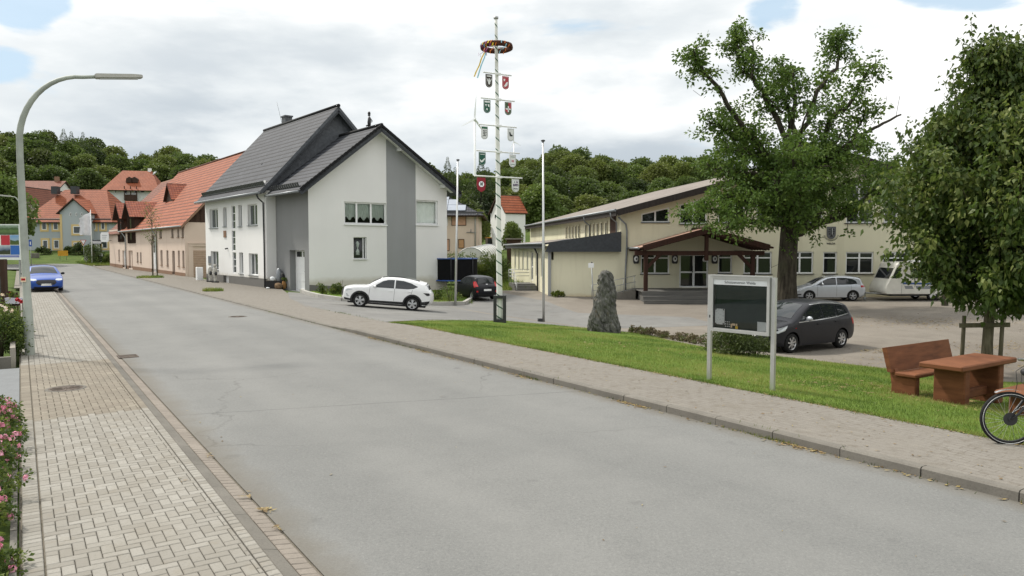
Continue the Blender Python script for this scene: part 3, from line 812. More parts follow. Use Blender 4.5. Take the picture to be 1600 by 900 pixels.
def text(name, s, mat, pos, right, up, size, parent=None, extr=.004, align='CENTER', bold=0.0, normal_off=.006):
 cu = bpy.data.curves.new(name, 'FONT'); cu.body = s; cu.size = size; cu.align_x = align; cu.align_y = 'CENTER'; cu.extrude = extr; cu.offset = bold; cu.resolution_u = 3
 tmp = bpy.data.objects.new(name, cu); me = bpy.data.meshes.new_from_object(tmp); bpy.data.objects.remove(tmp)
 r = Vector(right).normalized(); u = Vector(up); u = (u - r * u.dot(r)).normalized(); n = r.cross(u)
 off = Vector(pos) + n * normal_off; pp = parent
 while pp is not None: off -= pp.location; pp = pp.parent
 me.transform(Matrix(((r.x, u.x, n.x, off.x), (r.y, u.y, n.y, off.y), (r.z, u.z, n.z, off.z), (0, 0, 0, 1))))
 me.materials.clear(); me.materials.append(mat)
 o = bpy.data.objects.new(name, me); col.objects.link(o)
 if parent is not None: o.parent = parent
 return o
def downpipe(parent, pts, r=.05, mat=None, name='downpipe'):
 m = MB(); m.tube(pts, r, 8); return m.build(name, mat or M['zinc'], parent)
def gutter_(parent, a, b, r=.07, mat=None):
 m = MB(); m.tube([a, b], r, 8); return m.build('gutter', mat or M['zinc'], parent)

# ================================================================== the white house with slate-dark roofs
def white_house():
 A = Vector((-17.12, 51.69, 0)); u = Vector((-.627, .779, 0)); v = Vector((.779, .627, 0))
 root = empty('white_house', (A.x, A.y, -.15), 'white rendered two storey house with dark grey tiled roofs and a grey painted stripe', 'house')
 P1 = Plane(A, u)                                   # street facade, s grows away from the camera
 if P1.n.dot(Vector((-1, -1, 0))) < 0: P1 = Plane(A, u, True)
 EZ, RZ, RK = 6.75, 13.0, 5.3; LEN = 13.95; DEP = 11.2
 def rects(L): return [P1.rect(*r) for r in L]
 up = rects([(327.5, 326.5, 340.5, 356.5), (348.6, 324, 354, 354), (362, 321, 367.5, 357.5), (372.5, 320, 378, 354), (387, 319, 402, 352)])
 mid = rects([(362.3, 360, 367.8, 392)]); low = rects([(329.5, 392.5, 341.5, 422), (349, 393.5, 357.5, 434), (363.5, 394, 369, 426.5), (374, 394.5, 380, 427.5), (389, 396, 403, 430)])
 holes = [rc(r) for r in up + mid + low]
 m = MB()
 zp = P1.px(368, 431.5)[1]
 wall(m, P1, [(0, zp), (LEN, zp), (LEN, EZ + .6), (0, EZ + .6)], [h for h in holes if h[0][1] > zp], 0, .22)
 # the far and rear sides
 def v3(s, k, z): return Vector((A.x + u.x * s + v.x * k, A.y + u.y * s + v.y * k, z))
 m.poly([v3(LEN, 0, -.5), v3(LEN, DEP, -.5), v3(LEN, DEP, EZ), v3(LEN, RK, RZ - .3), v3(LEN, 0, EZ)])
 m.poly([v3(0, DEP, -.5), v3(LEN, DEP, -.5), v3(LEN, DEP, EZ), v3(0, DEP, EZ)])
 # return wall facing the camera end, below the slate gable
 m.poly([v3(0, 0, -.5), v3(0, DEP, -.5), v3(0, DEP, EZ), v3(0, 0, EZ)])
 m.build('wall', M['white_render'], root)
 g = MB(); g.poly([v3(-.01, -.1, EZ - .1), v3(-.01, DEP, EZ - .1), v3(-.01, RK, RZ - .15)]); g.build('slate_gable', M['slate'], root)
 pm = MB(); wall(pm, P1, [(0, -.9), (LEN, -.9), (LEN, zp), (0, zp)], [rc((low[1][0], -.35, low[1][2], zp - .001))], 0, .25, .02); pm.build('plinth', M['plinth_grey'], root)
 for i, r in enumerate(up):
  if i == 2: continue
  if i in (1, 3): window(root, P1, rc(r), .2, .05, pmat=M['pane_grey'], sill=M['zinc'])
  else: window(root, P1, rc(r), .2, .07, mull=[(r[0] + r[2]) / 2], sill=M['zinc'], pmat=M['pane_grey'])
 for i, r in enumerate(low):
  if i == 1:
   d = MB(); d.poly([P1.p(r[0], -.35, -.2), P1.p(r[2], -.35, -.2), P1.p(r[2], r[3], -.2), P1.p(r[0], r[3], -.2)]); do = d.build('front_door', M['pvc'], root)
   h = MB(); h.tube([P1.p(r[0] + .15, 1.0, -.16), P1.p(r[0] + .15, 1.5, -.16)], .015, 6); h.build('handle', M['galvanised'], do)
  elif i == 2: continue
  elif i == 3: window(root, P1, rc(r), .2, .05, pmat=M['pane_grey'], sill=M['zinc'])
  else: window(root, P1, rc(r), .2, .07, mull=[(r[0] * .4 + r[2] * .6)], sill=M['zinc'], pmat=M['pane_grey'])
 st_ = [up[2], mid[0], low[2]]
 for r in st_: window(root, P1, rc(r), .08, .05, trans=[r[1] + (r[3] - r[1]) * k for k in (.33, .66)], pmat=M['pane_grey'], name='stair_window')
 pq = P1.rect(350, 360.5, 353.8, 371); b = MB(); b.bar(P1.p(pq[0], (pq[1] + pq[3]) / 2, .03), P1.p(pq[2], (pq[1] + pq[3]) / 2, .03), .05, pq[3] - pq[1]); b.build('plaque', M['salmon_plinth'], root)
 q = P1.px(356, 388); b = MB(); b.bar(P1.p(q[0], q[1], 0), P1.p(q[0], q[1] - .05, .22), .08, .1); b.build('outdoor_lamp', M['dark_iron'], root)
 # grey link wall, set back, with the recessed side door
 A2 = A + v * .68; L2 = 5.54; P2 = Plane(A2, -u)
 if P2.n.dot(Vector((-1, -1, 0))) < 0: P2 = Plane(A2, -u, True)
 dr = P2.rect(453, 391, 476, 447.5); dr = (dr[0], -.25, min(dr[2], L2 - .25), dr[3])
 gm = MB(); wall(gm, P2, [(-.0, -.8), (L2, -.8), (L2, 6.9), (-.0, 6.9)], [rc(dr)], 0, .42)
 gm.build('grey_wall', M['grey_render'], root)
 d = MB(); pr = [P2.p(dr[0], dr[1], -.41), P2.p(dr[2], dr[1], -.41), P2.p(dr[2], dr[3], -.41), P2.p(dr[0], dr[3], -.41)]; d.poly(pr)
 zt = dr[3] - .45
 for i in range(4): z = dr[1] + .15 + i * (zt - dr[1]) / 4.3; d.bar(P2.p(dr[0] + .15, z, -.40), P2.p(dr[2] - .15, z, -.40), .02, .03)
 do = d.build('side_door', M['pvc'], root)
 w = dr[2] - dr[0]
 for k in (.12, .56): e = MB(); e.bar(P2.p(dr[0] + w * k, zt + .18, -.395), P2.p(dr[0] + w * (k + .32), zt + .18, -.395), .02, .34); e.build('pane', M['pane'], do)
 e = MB(); e.tube([P2.p(dr[0] + w * .62, 1.05, -.38), P2.p(dr[0] + w * .8, 1.05, -.36)], .02, 6); e.build('handle', M['dark_iron'], do)
 # gable front with the grey stripe
 C = A2 - u * L2; P3 = Plane(C, v)
 if P3.n.dot(Vector((0, -1, 0))) < 0: P3 = Plane(C, v, True)
 K = 10.7; AP = (4.96, 10.75); zl = lambda k: AP[1] - (AP[0] - k) * .785 if k < AP[0] else AP[1] - (k - AP[0]) * .653
 k0 = P3.px(604.8, 400)[0]; k1 = P3.px(650, 400)[0]
 g1 = P3.rect(538, 316.3, 604.6, 350.5); g2 = P3.rect(650.3, 313, 684, 351); g3 = P3.rect(552.5, 370.5, 573, 404.5)
 g1 = (g1[0], g1[1], k0 - .02, g1[3]); g2 = (k1 + .03, g2[1], g2[2], g2[3])
 zb = P3.px(485, 445)[1]; zb2 = P3.px(698, 455)[1]
 m = MB(); wall(m, P3, [(0, zb), (k0, zb + (zb2 - zb) * k0 / K), (k0, zl(k0)), (0, zl(0))] if k0 < AP[0] else [(0, zb), (k0, zb + (zb2 - zb) * k0 / K), (k0, zl(k0)), AP, (0, zl(0))], [rc(g1), rc(g3)], 0, .2)
 wall(m, P3, [(k1, zb + (zb2 - zb) * k1 / K), (K, zb2), (K, zl(K)), (k1, zl(k1))], [rc(g2)], 0, .12)
 def w3(s, k, z): return Vector((C.x + u.x * s + v.x * k, C.y + u.y * s + v.y * k, z))
 m.poly([w3(0, K, -1.5), w3(9, K, -1.5), w3(9, K, zl(K)), w3(0, K, zl(K))])
 m.build('gable_wall', M['white_render'], root)
 m = MB(); wall(m, P3, [(k0, zb - .3), (k1, zb2 - .2), (k1, zl(k1)), (k0, zl(k0))] if k0 > AP[0] else [(k0, zb - .3), (k1, zb2 - .2), (k1, zl(k1)), AP, (k0, zl(k0))], [], 0, .05, .012); m.build('grey_stripe', M['mid_grey_render'], root)
 m = MB(); wall(m, P3, [(0, -1.6), (K, -1.6), (K, zb2), (0, zb)], [], 0, .05, .025); m.build('plinth', M['plinth_grey'], root)
 # rooms with curtains show through the gable windows
 def glazed(r, mull, curtain):
  w = window(root, P3, rc(r), .14, .1, mull=mull, pane=False, sill=M['pvc'], sill_w=.08)
  gl = N('clear_glass_' + str(len(bpy.data.materials))); tr = gl.n('ShaderNodeBsdfTransparent'); tr.inputs[0].default_value = (.92, .95, .93, 1)
  gs = gl.n('ShaderNodeBsdfGlossy'); gs.inputs['Roughness'].default_value = .02; fr = gl.n('ShaderNodeFresnel'); fr.inputs[0].default_value = 1.6
  mx = gl.n('ShaderNodeMixShader'); gl.l(fr.outputs[0], mx.inputs[0]); gl.l(tr.outputs[0], mx.inputs[1]); gl.l(gs.outputs[0], mx.inputs[2]); gl.l(mx.outputs[0], gl.nd['Material Output'].inputs[0])
  g = MB(); g.poly([P3.p(r[0], r[1], -.15), P3.p(r[2], r[1], -.15), P3.p(r[2], r[3], -.15), P3.p(r[0], r[3], -.15)]); g.build('pane', gl.mat, w)
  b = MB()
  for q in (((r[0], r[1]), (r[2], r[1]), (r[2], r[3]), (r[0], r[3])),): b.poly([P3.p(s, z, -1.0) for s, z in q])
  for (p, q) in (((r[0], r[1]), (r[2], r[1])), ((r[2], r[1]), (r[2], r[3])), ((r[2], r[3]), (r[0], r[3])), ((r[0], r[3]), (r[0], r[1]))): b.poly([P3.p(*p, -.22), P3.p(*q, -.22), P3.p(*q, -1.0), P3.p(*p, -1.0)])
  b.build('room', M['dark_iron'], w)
  c = MB(); n = int((r[2] - r[0]) / .06)
  for i in range(n):
   s0, s1 = r[0] + (r[2] - r[0]) * i / n, r[0] + (r[2] - r[0]) * (i + 1) / n; o0, o1 = -.28 - .04 * (i % 2), -.28 - .04 * ((i + 1) % 2)
   f0, f1 = curtain((s0 - r[0]) / (r[2] - r[0])), curtain((s1 - r[0]) / (r[2] - r[0])); h = r[3] - r[1]
   c.poly([P3.p(s0, r[1] + h * f0, o0), P3.p(s1, r[1] + h * f1, o1), P3.p(s1, r[3], o1), P3.p(s0, r[3], o0)])
  c.build('curtain', M['curtain'] if len(mull) else M['blind'], w)
  return w
 glazed(g1, [g1[0] + (g1[2] - g1[0]) * k for k in (.30, .64)], lambda x: .18 + .16 * math.sin(x * 19) ** 2)
 glazed(g2, [], lambda x: .0)
 w = window(root, P3, rc(g3), .17, .05, mull=[g3[0] + (g3[2] - g3[0]) * .8], sill=M['pvc'])
 # a tall plant and lace panel behind the lower window, seen against its dark room
 d = MB(); c0 = (g3[0] + g3[2]) / 2 - .12; d.lathe([(.02, 0), (.14, .02), (.12, .3), (.03, .45), (.09, .62), (.13, .8), (.04, .95)], P3.p(c0, g3[1] + .25, -.165), 10); d.build('window_ornament', M['lace'], w)
 # roofs
 r = MB(); ov = .5
 def rp(s, k, z): return v3(s, k, z)
 sl = (RZ - EZ) / (RK + .0)
 e0 = (-.62, EZ - .25)
 roof_quad(r, rp(-.55, e0[0], e0[1]), rp(LEN + .35, e0[0], e0[1]), rp(LEN + .35, RK, RZ), rp(-.55, RK, RZ), .2)
 roof_quad(r, rp(-.55, DEP + .4, EZ - .2), rp(LEN + .35, DEP + .4, EZ - .2), rp(LEN + .35, RK, RZ), rp(-.55, RK, RZ), .2)
 r.tube([rp(-.58, RK, RZ + .03), rp(LEN + .35, RK, RZ + .03)], .13, 8)
 ro = r.build('main_roof', [M['slate_tiles'], M['slate']], root)
 r = MB(); za, zr_ = zl(-.85), zl(11.45)
 def wp(s, k, z): return w3(s, k, z)
 roof_quad(r, wp(-.75, -.85, za + .12), wp(L2 - .55, -.85, za + .12), wp(L2 + 3.2, AP[0], AP[1] + .15), wp(-.75, AP[0], AP[1] + .15), .2)
 roof_quad(r, wp(-.75, 11.45, zr_ + .12), wp(9.3, 11.45, zr_ + .12), wp(9.3, AP[0], AP[1] + .15), wp(-.75, AP[0], AP[1] + .15), .2)
 r.tube([wp(-.78, AP[0], AP[1] + .18), wp(8, AP[0], AP[1] + .18)], .13, 8)
 # zig-zag verge tiles along the front edges
 for (ka, kb) in ((-.85, AP[0]), (11.45, AP[0])):
  n = 22
  for i in range(n):
   k = ka + (kb - ka) * (i + .5) / n; z = zl(k) + .16; h = abs(kb - ka) / n
   r.bar(wp(-.79, k - h * .5, zl(k - h * .5) + .14), wp(-.79, k + h * .5, zl(k + h * .5) + .16 + (.03 if kb > ka else -.03)), .1, .16)
 r.build('wing_roof', [M['slate_tiles'], M['slate']], root)
 b = MB()                                                # barge boards and purlin ends
 for (ka, kb) in ((-.85, AP[0]), (11.45, AP[0])): b.bar(wp(-.72, ka, zl(ka) - .08), wp(-.72, kb, zl(kb) - .08), .06, .32)
 b.build('barge_board', M['fascia_slate'], root)
 b = MB()
 for (ka, kb) in ((-.4, AP[0]), (11.0, AP[0])): b.bar(wp(-.35, ka, zl(ka) - .1), wp(-.35, kb, zl(kb) - .1), .62, .05)
 for k in (.9, 3.4, 6.6, 10.2): b.bar(wp(.2, k, zl(k) - .22), wp(-.62, k, zl(k) - .22), .18, .2)
 b.build('soffit', M['white_metal'], root)
 b = MB(); b.bar(rp(-.5, -.45, EZ - .25), rp(-.5, RK, RZ - .28), .06, .3); b.bar(rp(-.5, DEP, EZ), rp(-.5, RK, RZ - .28), .06, .3); b.build('barge_board', M['fascia_slate'], root)
 gutter_(root, rp(-.55, -.70, EZ - .32), rp(LEN + .4, -.70, EZ - .32), .09, M['zinc'])
 gutter_(root, wp(-.7, -.93, za + .02), wp(L2 - .5, -.93, za + .02), .08, M['zinc'])
 sg = MB()                                               # snow guards standing in a row above the eave
 for i in range(44):
  s = -.3 + i * (LEN + .3) / 44; k = -.22; z = e0[1] + (RZ - e0[1]) / (RK - e0[0]) * (k - e0[0]) + .02
  sg.bar(rp(s, k, z), rp(s, k - .12, z + .3), .2, .05)
 sg.bar(rp(-.4, -.24, z + .02), rp(LEN + .2, -.24, z + .02), .05, .05); sg.bar(wp(-.1, -.54, zl(-.55) + .17), wp(5.1, -.54, zl(-.55) + .17), .05, .05)
 for i in range(14): s = .2 + i * .36; sg.bar(wp(s, -.55, zl(-.55) + .14), wp(s, -.66, zl(-.55) + .42), .2, .05)
 sg.build('snow_guard', M['dark_zinc'], root)
 downpipe(root, [rp(.0, -.66, EZ - .4), rp(.15, -.5, EZ - .65), rp(.28, -.1, EZ - .95), rp(.28, -.08, 3), rp(.28, -.08, -.3)], .06, M['dark_zinc'])
 c = MB(); cp = at(439, 199, (A + u * 8 + v * 6).y); cx = A + u * 10.6 + v * 5.9; c.box((cx.x, cx.y, 12), (.8, .6, 1.75), math.atan2(u.y, u.x)); c.box((cx.x, cx.y, 13.75), (.95, .72, .12), math.atan2(u.y, u.x)); c.build('chimney', M['slate'], root)
 a = MB(); ax = cx + u * .9; a.tube([(ax.x, ax.y, 13), (ax.x - .5, ax.y, 15.2)], .015, 5); a.build('aerial', M['zinc'], root)
 f = MB(); q = rp(5.2, 1.75, EZ + 1.95); f.tube([q, q + Vector((-.05, -.05, .38))], .08, 8); f.build('vent_pipe', M['dark_zinc'], root)
 # a small dark figure of a chimney sweep sits on the wing ridge: its own thing
 fg = wp(1.0, AP[0], AP[1] + .28); f = MB(); f.tube([fg, fg + Vector((0, 0, .3)), fg + Vector((.02, 0, .55)), fg + Vector((0, 0, .68))], [.1, .13, .11, .06], 8); f.ball(fg + Vector((0, 0, .80)), .1, 8); f.tube([fg + Vector((0, 0, .88)), fg + Vector((0, 0, 1.02))], [.11, .07], 8); f.tube([fg + Vector((.1, 0, .55)), fg + Vector((.2, .02, .4)), fg + Vector((.17, 0, .3))], .035, 6); f.tube([fg + Vector((-.08, 0, .1)), fg + Vector((-.22, 0, .05))], .05, 6)
 tag(f.build('roof_figure', M['dark_iron'], loc=fg), 'small dark figure perched on the ridge of the white house', 'ornament')
 return P1, P2, P3, A, u, v
M['curtain'] = plain('curtain', (.72, .78, .73), .9, 0, .1, .08); M['blind'] = plain('blind', (.82, .84, .82), .9, 0, .1, .04); M['lace'] = plain('lace', (.35, .40, .37), .9, 0, .1, .5, 18)
WH = white_house()

# ================================================================== salmon barn row
def barn():
 E = Vector((-31.58, 71.47, 0)); E2 = Vector((-56.35, 103.65, 0)); u = (E2 - E).normalized(); v = Vector((u.y, -u.x, 0))
 if v.x < 0: v = -v
 LEN = (E2 - E).length; root = empty('barn', (E.x, E.y, -.1), 'long salmon rendered barn row with an orange tiled roof and slit windows', 'barn')
 PL = Plane(E, u)
 if PL.n.dot(Vector((-1, -1, 0))) < 0: PL = Plane(E, u, True)
 EZ = 5.15; RK = 7.0; RZ = 12.75
 def b3(s, k, z): return Vector((E.x + u.x * s + v.x * k, E.y + u.y * s + v.y * k, z))
 slit = [(249, 355.5, 252.6, 372), (267.6, 354.5, 271, 371), (277, 353.5, 280, 371), (283.8, 352.8, 287, 371), (250.8, 391, 254, 414), (260.2, 391.2, 263.3, 415), (278, 391.5, 281, 416), (285, 391.7, 288.2, 417), (213.8, 394.3, 216.2, 409), (218.8, 394.3, 221.2, 409.5), (185, 390, 187.2, 407), (184.3, 361.5, 186.3, 367.5)]
 doors = [(269.2, 392, 273.2, 429, 'brown'), (236.4, 366, 244, 425.2, 'white'), (191.5, 391.5, 196.8, 418, 'white'), (201, 391.5, 207.5, 419, 'salmon')]
 zp = [PL.px(288, 426.5)[1], PL.px(176, 411.5)[1]]
 S = [PL.rect(*r) for r in slit]; D = [PL.rect(*r[:4]) for r in doors]
 def dh(i, d):
  if i != 1: return rc(d)
  c, w = (d[0] + d[2]) / 2, (d[2] - d[0]) / 2
  return [(d[0], d[1]), (d[2], d[1])] + [(c + w * math.cos(R(a)), d[3] - w + w * math.sin(R(a))) for a in range(0, 181, 30)]
 m = MB(); wall(m, PL, [(0, -.8), (LEN, -.4), (LEN, EZ), (0, EZ)], [rc(r) for r in S] + [dh(i, d) for i, d in enumerate(D)], 0, .3)
 m.poly([b3(0, 0, -.8), b3(0, 14, -.8), b3(0, 14, EZ), b3(0, 0, EZ)])
 m.poly([b3(LEN, 0, -.8), b3(LEN, 14, -.8), b3(LEN, 14, EZ), b3(LEN, RK, RZ - 2.4), b3(LEN, 0, EZ)]); m.poly([b3(0, 14, -.8), b3(LEN, 14, -.8), b3(LEN, 14, EZ), b3(0, 14, EZ)])
 m.build('wall', M['salmon_render'], root)
 g = MB(); g.poly([b3(-.02, 0, EZ), b3(-.02, 14, EZ), b3(-.02, RK, RZ - .1)])
 for i in range(28): g.bar(b3(-.05, i * .5, EZ + .01), b3(-.05, i * .5, EZ + (RZ - EZ) * min(i * .5, 14 - i * .5) / RK - .2 if 0 < i < 28 else EZ + .05), .04, .05)
 g.build('gable_boards', M['brown_wood'], root)
 p = MB(); wall(p, PL, [(0, -.9), (LEN, -.5), (LEN, zp[1]), (0, zp[0])], [rc((d[0], -.2, d[2], zp[0] + (zp[1] - zp[0]) * (d[0]) / LEN - .02)) for d in D], 0, .2, .03); p.build('plinth', M['salmon_plinth'], root)
 for r in S: window(root, PL, rc(r), .22, .04, fmat=M['brown_wood'], sill=M['salmon_plinth'])
 for i, d in enumerate(D):
  mt = {'brown': M['brown_wood'], 'white': M['pvc'], 'salmon': M['salmon_render']}[doors[i][4]]
  q = MB(); q.poly([PL.p(s, z, -.2) for s, z in dh(i, d)]); c = (d[0] + d[2]) / 2
  q.bar(PL.p(c, d[1], -.18), PL.p(c, d[3] - .1, -.18), .08, .05)
  do = q.build('door', mt, root)
  if i == 1:
   gl = MB()
   for k in range(3):
    for a in (0, 1):
     s0 = d[0] + .25 + a * (d[2] - d[0] - .3) / 2; z0 = d[1] + (d[3] - d[1]) * (.52 + k * .13); gl.poly([PL.p(s0, z0, -.17), PL.p(s0 + .38 * (d[2] - d[0]) - .1, z0, -.17), PL.p(s0 + .38 * (d[2] - d[0]) - .1, z0 + .75, -.17), PL.p(s0, z0 + .75, -.17)])
   gl.build('pane', M['pane_grey'], do)
 # garage front on the near end wall: roller shutter in a raised frame
 PE = Plane(E, v)
 if PE.n.dot(Vector((0, -1, 0))) < 0: PE = Plane(E, v, True)
 a = PE.rect(302, 391, 330, 436); f = PE.rect(294.5, 381, 330, 436)
 q = MB(); q.bar(PE.p(f[0], f[3] - .12, .06), PE.p(f[2] + 2, f[3] - .12, .06), .12, .24); q.bar(PE.p((f[0] + a[0]) / 2, -.4, .04), PE.p((f[0] + a[0]) / 2, f[3] - .24, .04), a[0] - f[0], .08, up=PE.n); q.bar(PE.p(f[0], f[3] + .05, .09), PE.p(f[2] + 2, f[3] + .05, .09), .2, .08); q.build('garage_frame', M['salmon_render'], root)
 q = MB(); n = 16
 for k in range(n): z = -.35 + (a[3] + .35) * (k + .5) / n; q.bar(PE.p(a[0], z, .02), PE.p(a[2] + 2, z, .02), .06, (a[3] + .35) / n * .82)
 q.build('roller_shutter', M['shutter_tan'], root)
 r = MB(); s1 = PL.px(228, 316)[0]; s1 = 31.0
 sl = (RZ - EZ) / RK
 def rz(k): return EZ + sl * k
 roof_quad(r, b3(-.45, -.45, rz(-.45)), b3(s1, -.45, rz(-.45)), b3(s1, RK, RZ), b3(-.45, RK, RZ), .16)
 roof_quad(r, b3(-.45, 14.4, rz(-.4)), b3(s1, 14.4, rz(-.4)), b3(s1, RK, RZ), b3(-.45, RK, RZ), .16)
 r.tube([b3(-.45, RK, RZ + .02), b3(s1, RK, RZ + .02)], .12, 8)
 r.build('roof', [M['orange_tiles'], M['salmon_plinth']], root)
 r = MB(); d2 = -1.0
 roof_quad(r, b3(s1, -.4, rz(-.4) - .2), b3(LEN + .4, -.4, rz(-.4) - .2), b3(LEN + .4, RK, RZ - .55), b3(s1, RK, RZ - .55), .16)
 roof_quad(r, b3(s1, 14.4, rz(-.4) - .2), b3(LEN + .4, 14.4, rz(-.4) - .2), b3(LEN + .4, RK, RZ - .55), b3(s1, RK, RZ - .55), .16)
 r.build('older_roof', [M['brown_tiles'], M['salmon_plinth']], root)
 q = MB(); q.bar(b3(-.42, -.4, rz(-.4) - .12), b3(-.42, RK, RZ - .12), .05, .22); q.build('barge_board', M['brown_wood'], root)
 gutter_(root, b3(-.4, -.5, EZ - .4), b3(s1, -.5, EZ - .4), .08, M['galvanised'])
 for (px, zt) in ((246, EZ - .5), (197.5, EZ + .4)):
  s = PL.px(px, 390)[0]; downpipe(root, [b3(s + .5, -.45, EZ - .45), b3(s + .2, -.3, EZ - .8), b3(s, -.1, EZ - 1.2), b3(s, -.1, -.2)], .07, M['galvanised'])
 # cross-gabled dormers of dark boards with tiled roofs
 def dormer(s0, s1, zb, ze, zr, kb, lab):
  d = MB(); c = (s0 + s1) / 2
  for s in (s0, s1): d.poly([b3(s, -.1, zb), b3(s, kb, zb), b3(s, kb, ze), b3(s, -.1, ze)])
  d.poly([b3(s0, -.1, zb), b3(s1, -.1, zb), b3(s1, -.1, ze), b3(c, -.1, zr - .15), b3(s0, -.1, ze)])
  n = int((s1 - s0) / .28)
  for i in range(n + 1): d.bar(b3(s0 + (s1 - s0) * i / n, -.13, zb), b3(s0 + (s1 - s0) * i / n, -.13, ze), .05, .03)
  do = d.build('dormer', M['brown_wood'], root)
  t = MB(); hw = (s1 - s0) / 2 + .45; sk = (zr - ze) / ((s1 - s0) / 2); zo = ze - .45 * sk
  kk = lambda z: (z - EZ) / sl + .2
  roof_quad(t, b3(c - hw, -.7, zo), b3(c - hw, kk(zo), zo), b3(c, kk(zr), zr), b3(c, -.7, zr), .12)
  roof_quad(t, b3(c + hw, -.7, zo), b3(c + hw, kk(zo), zo), b3(c, kk(zr), zr), b3(c, -.7, zr), .12)
  t.build('dormer_roof', [M['dormer_tiles'], M['brown_wood']], do)
  e = MB(); e.poly([b3(c - .5, -.14, zb + .4), b3(c + .5, -.14, zb + .4), b3(c + .5, -.14, ze - .1), b3(c - .5, -.14, ze - .1)]); e.build('pane', M['pane'], do)
 sA = PL.px(207, 340)[0]; sB = PL.px(195.5, 340)[0]
 dormer(sA - 1.6, sA + 2.6, EZ - 1.9, EZ + 1.6, 8.4, 5, '')
 dormer(sB + .2, sB + 4.4, EZ - 1.7, EZ + 1.6, 8.5, 5, '')
 # upper dormer, further up the slope
 sC = PL.px(236, 330)[0] + 3.2
 t = MB(); c = sC; k0 = 2.4; zr, zo = 10.2, 8.2
 kk = lambda z: (z - EZ) / sl + .2
 roof_quad(t, b3(c - 2, k0, zo), b3(c - 2, kk(zo), zo), b3(c, kk(zr), zr), b3(c, k0, zr), .12); roof_quad(t, b3(c + 2, k0, zo), b3(c + 2, kk(zo), zo), b3(c, kk(zr), zr), b3(c, k0, zr), .12)
 t.poly([b3(c - 1.7, k0 + .3, 7.6), b3(c + 1.7, k0 + .3, 7.6), b3(c + 1.7, k0 + .3, zo + .2), b3(c, k0 + .3, zr - .1), b3(c - 1.7, k0 + .3, zo + .2)], 1)
 t.build('dormer_roof', [M['dormer_tiles'], M['brown_wood']], root)
 return PL, E, u, v
M['shutter_tan'] = plain('shutter_tan', (.40, .29, .215), .8, 0, .2, .15, 4)
BN = barn()

# ================================================================== houses at the far end and behind
def simple_house(name, label, x0, x1, y, dep, zb, ze, zr, wmat, rmat, ridge='x', rz=0.0, hip=0.0, ov=.5, cat='house'):
 c = Vector(((x0 + x1) / 2, y, zb)); root = empty(name, (c.x, c.y, zb), label, cat)
 co, si = math.cos(rz), math.sin(rz); hx = (x1 - x0) / 2
 def P(x, d, z): return Vector((c.x + x * co - d * si, c.y + x * si + d * co, z))
 m = MB(); B = zb - 1.5
 F4 = [(-hx, 0), (hx, 0), (hx, dep), (-hx, dep)]
 for i in range(4): a, b = F4[i], F4[(i + 1) % 4]; m.poly([P(*a, B), P(*b, B), P(*b, ze), P(*a, ze)])
 r = MB()
 if ridge == 'x':
  if not hip:
   for x in (-hx, hx): m.poly([P(x, 0, ze), P(x, dep, ze), P(x, dep / 2, zr - .12)])
  s = (zr - ze) / (dep / 2); zo = ze - ov * s; h = hip
  roof_quad(r, P(-hx - ov, -ov, zo), P(hx + ov, -ov, zo), P(hx + (ov if not h else -h), dep / 2, zr), P(-hx - (ov if not h else -h), dep / 2, zr), .18)
  roof_quad(r, P(-hx - ov, dep + ov, zo), P(hx + ov, dep + ov, zo), P(hx + (ov if not h else -h), dep / 2, zr), P(-hx - (ov if not h else -h), dep / 2, zr), .18)
  if h:
   for x, e in ((-hx - ov, -hx + h), (hx + ov, hx - h)): roof_tri(r, P(x, -ov, zo), P(x, dep + ov, zo), P(e, dep / 2, zr), .18)
 else:
  for d in (0, dep): m.poly([P(-hx, d, ze), P(hx, d, ze), P(0, d, zr - .12)])
  s = (zr - ze) / hx; zo = ze - ov * s
  for x in (-hx - ov, hx + ov): roof_quad(r, P(x, -ov, zo), P(x, dep + ov, zo), P(0, dep + ov, zr), P(0, -ov, zr), .18)
 m.build('wall', wmat, root); ro = r.build('roof', [rmat, M['brown_wood']], root)
 pl = Plane(P(0, 0, 0), (co, si))
 if pl.n.dot(Vector((0, -1, 0))) < 0: pl = Plane(P(0, 0, 0), (co, si), True)
 return root, P, pl, ro
def surf_window(root, pl, r, fw=.07, mull=(), sur=None, pmat=None, fmat=None, trans=()):
 """a window set into a thick surround that stands proud of the wall"""
 o = .05
 if sur:
  s = MB(); a = sur[1]; z0, z1, s0, s1 = r[1] - a, r[3] + a, r[0] - a, r[2] + a
  for q in (((s0 + a / 2, z0), (s0 + a / 2, z1)), ((s1 - a / 2, z0), (s1 - a / 2, z1))): s.bar(pl.p(*q[0], .03), pl.p(*q[1], .03), a, .06, up=pl.n)
  for z in (z0 + a / 2, z1 - a / 2): s.bar(pl.p(s0 + a, z, .03), pl.p(s1 - a, z, .03), a, .06, up=pl.n)
 w = window(root, pl, rc(r), .10, fw, mull, trans, fmat, pmat, None, .14)
 if sur: s.build('surround', sur[0], w)
 return w
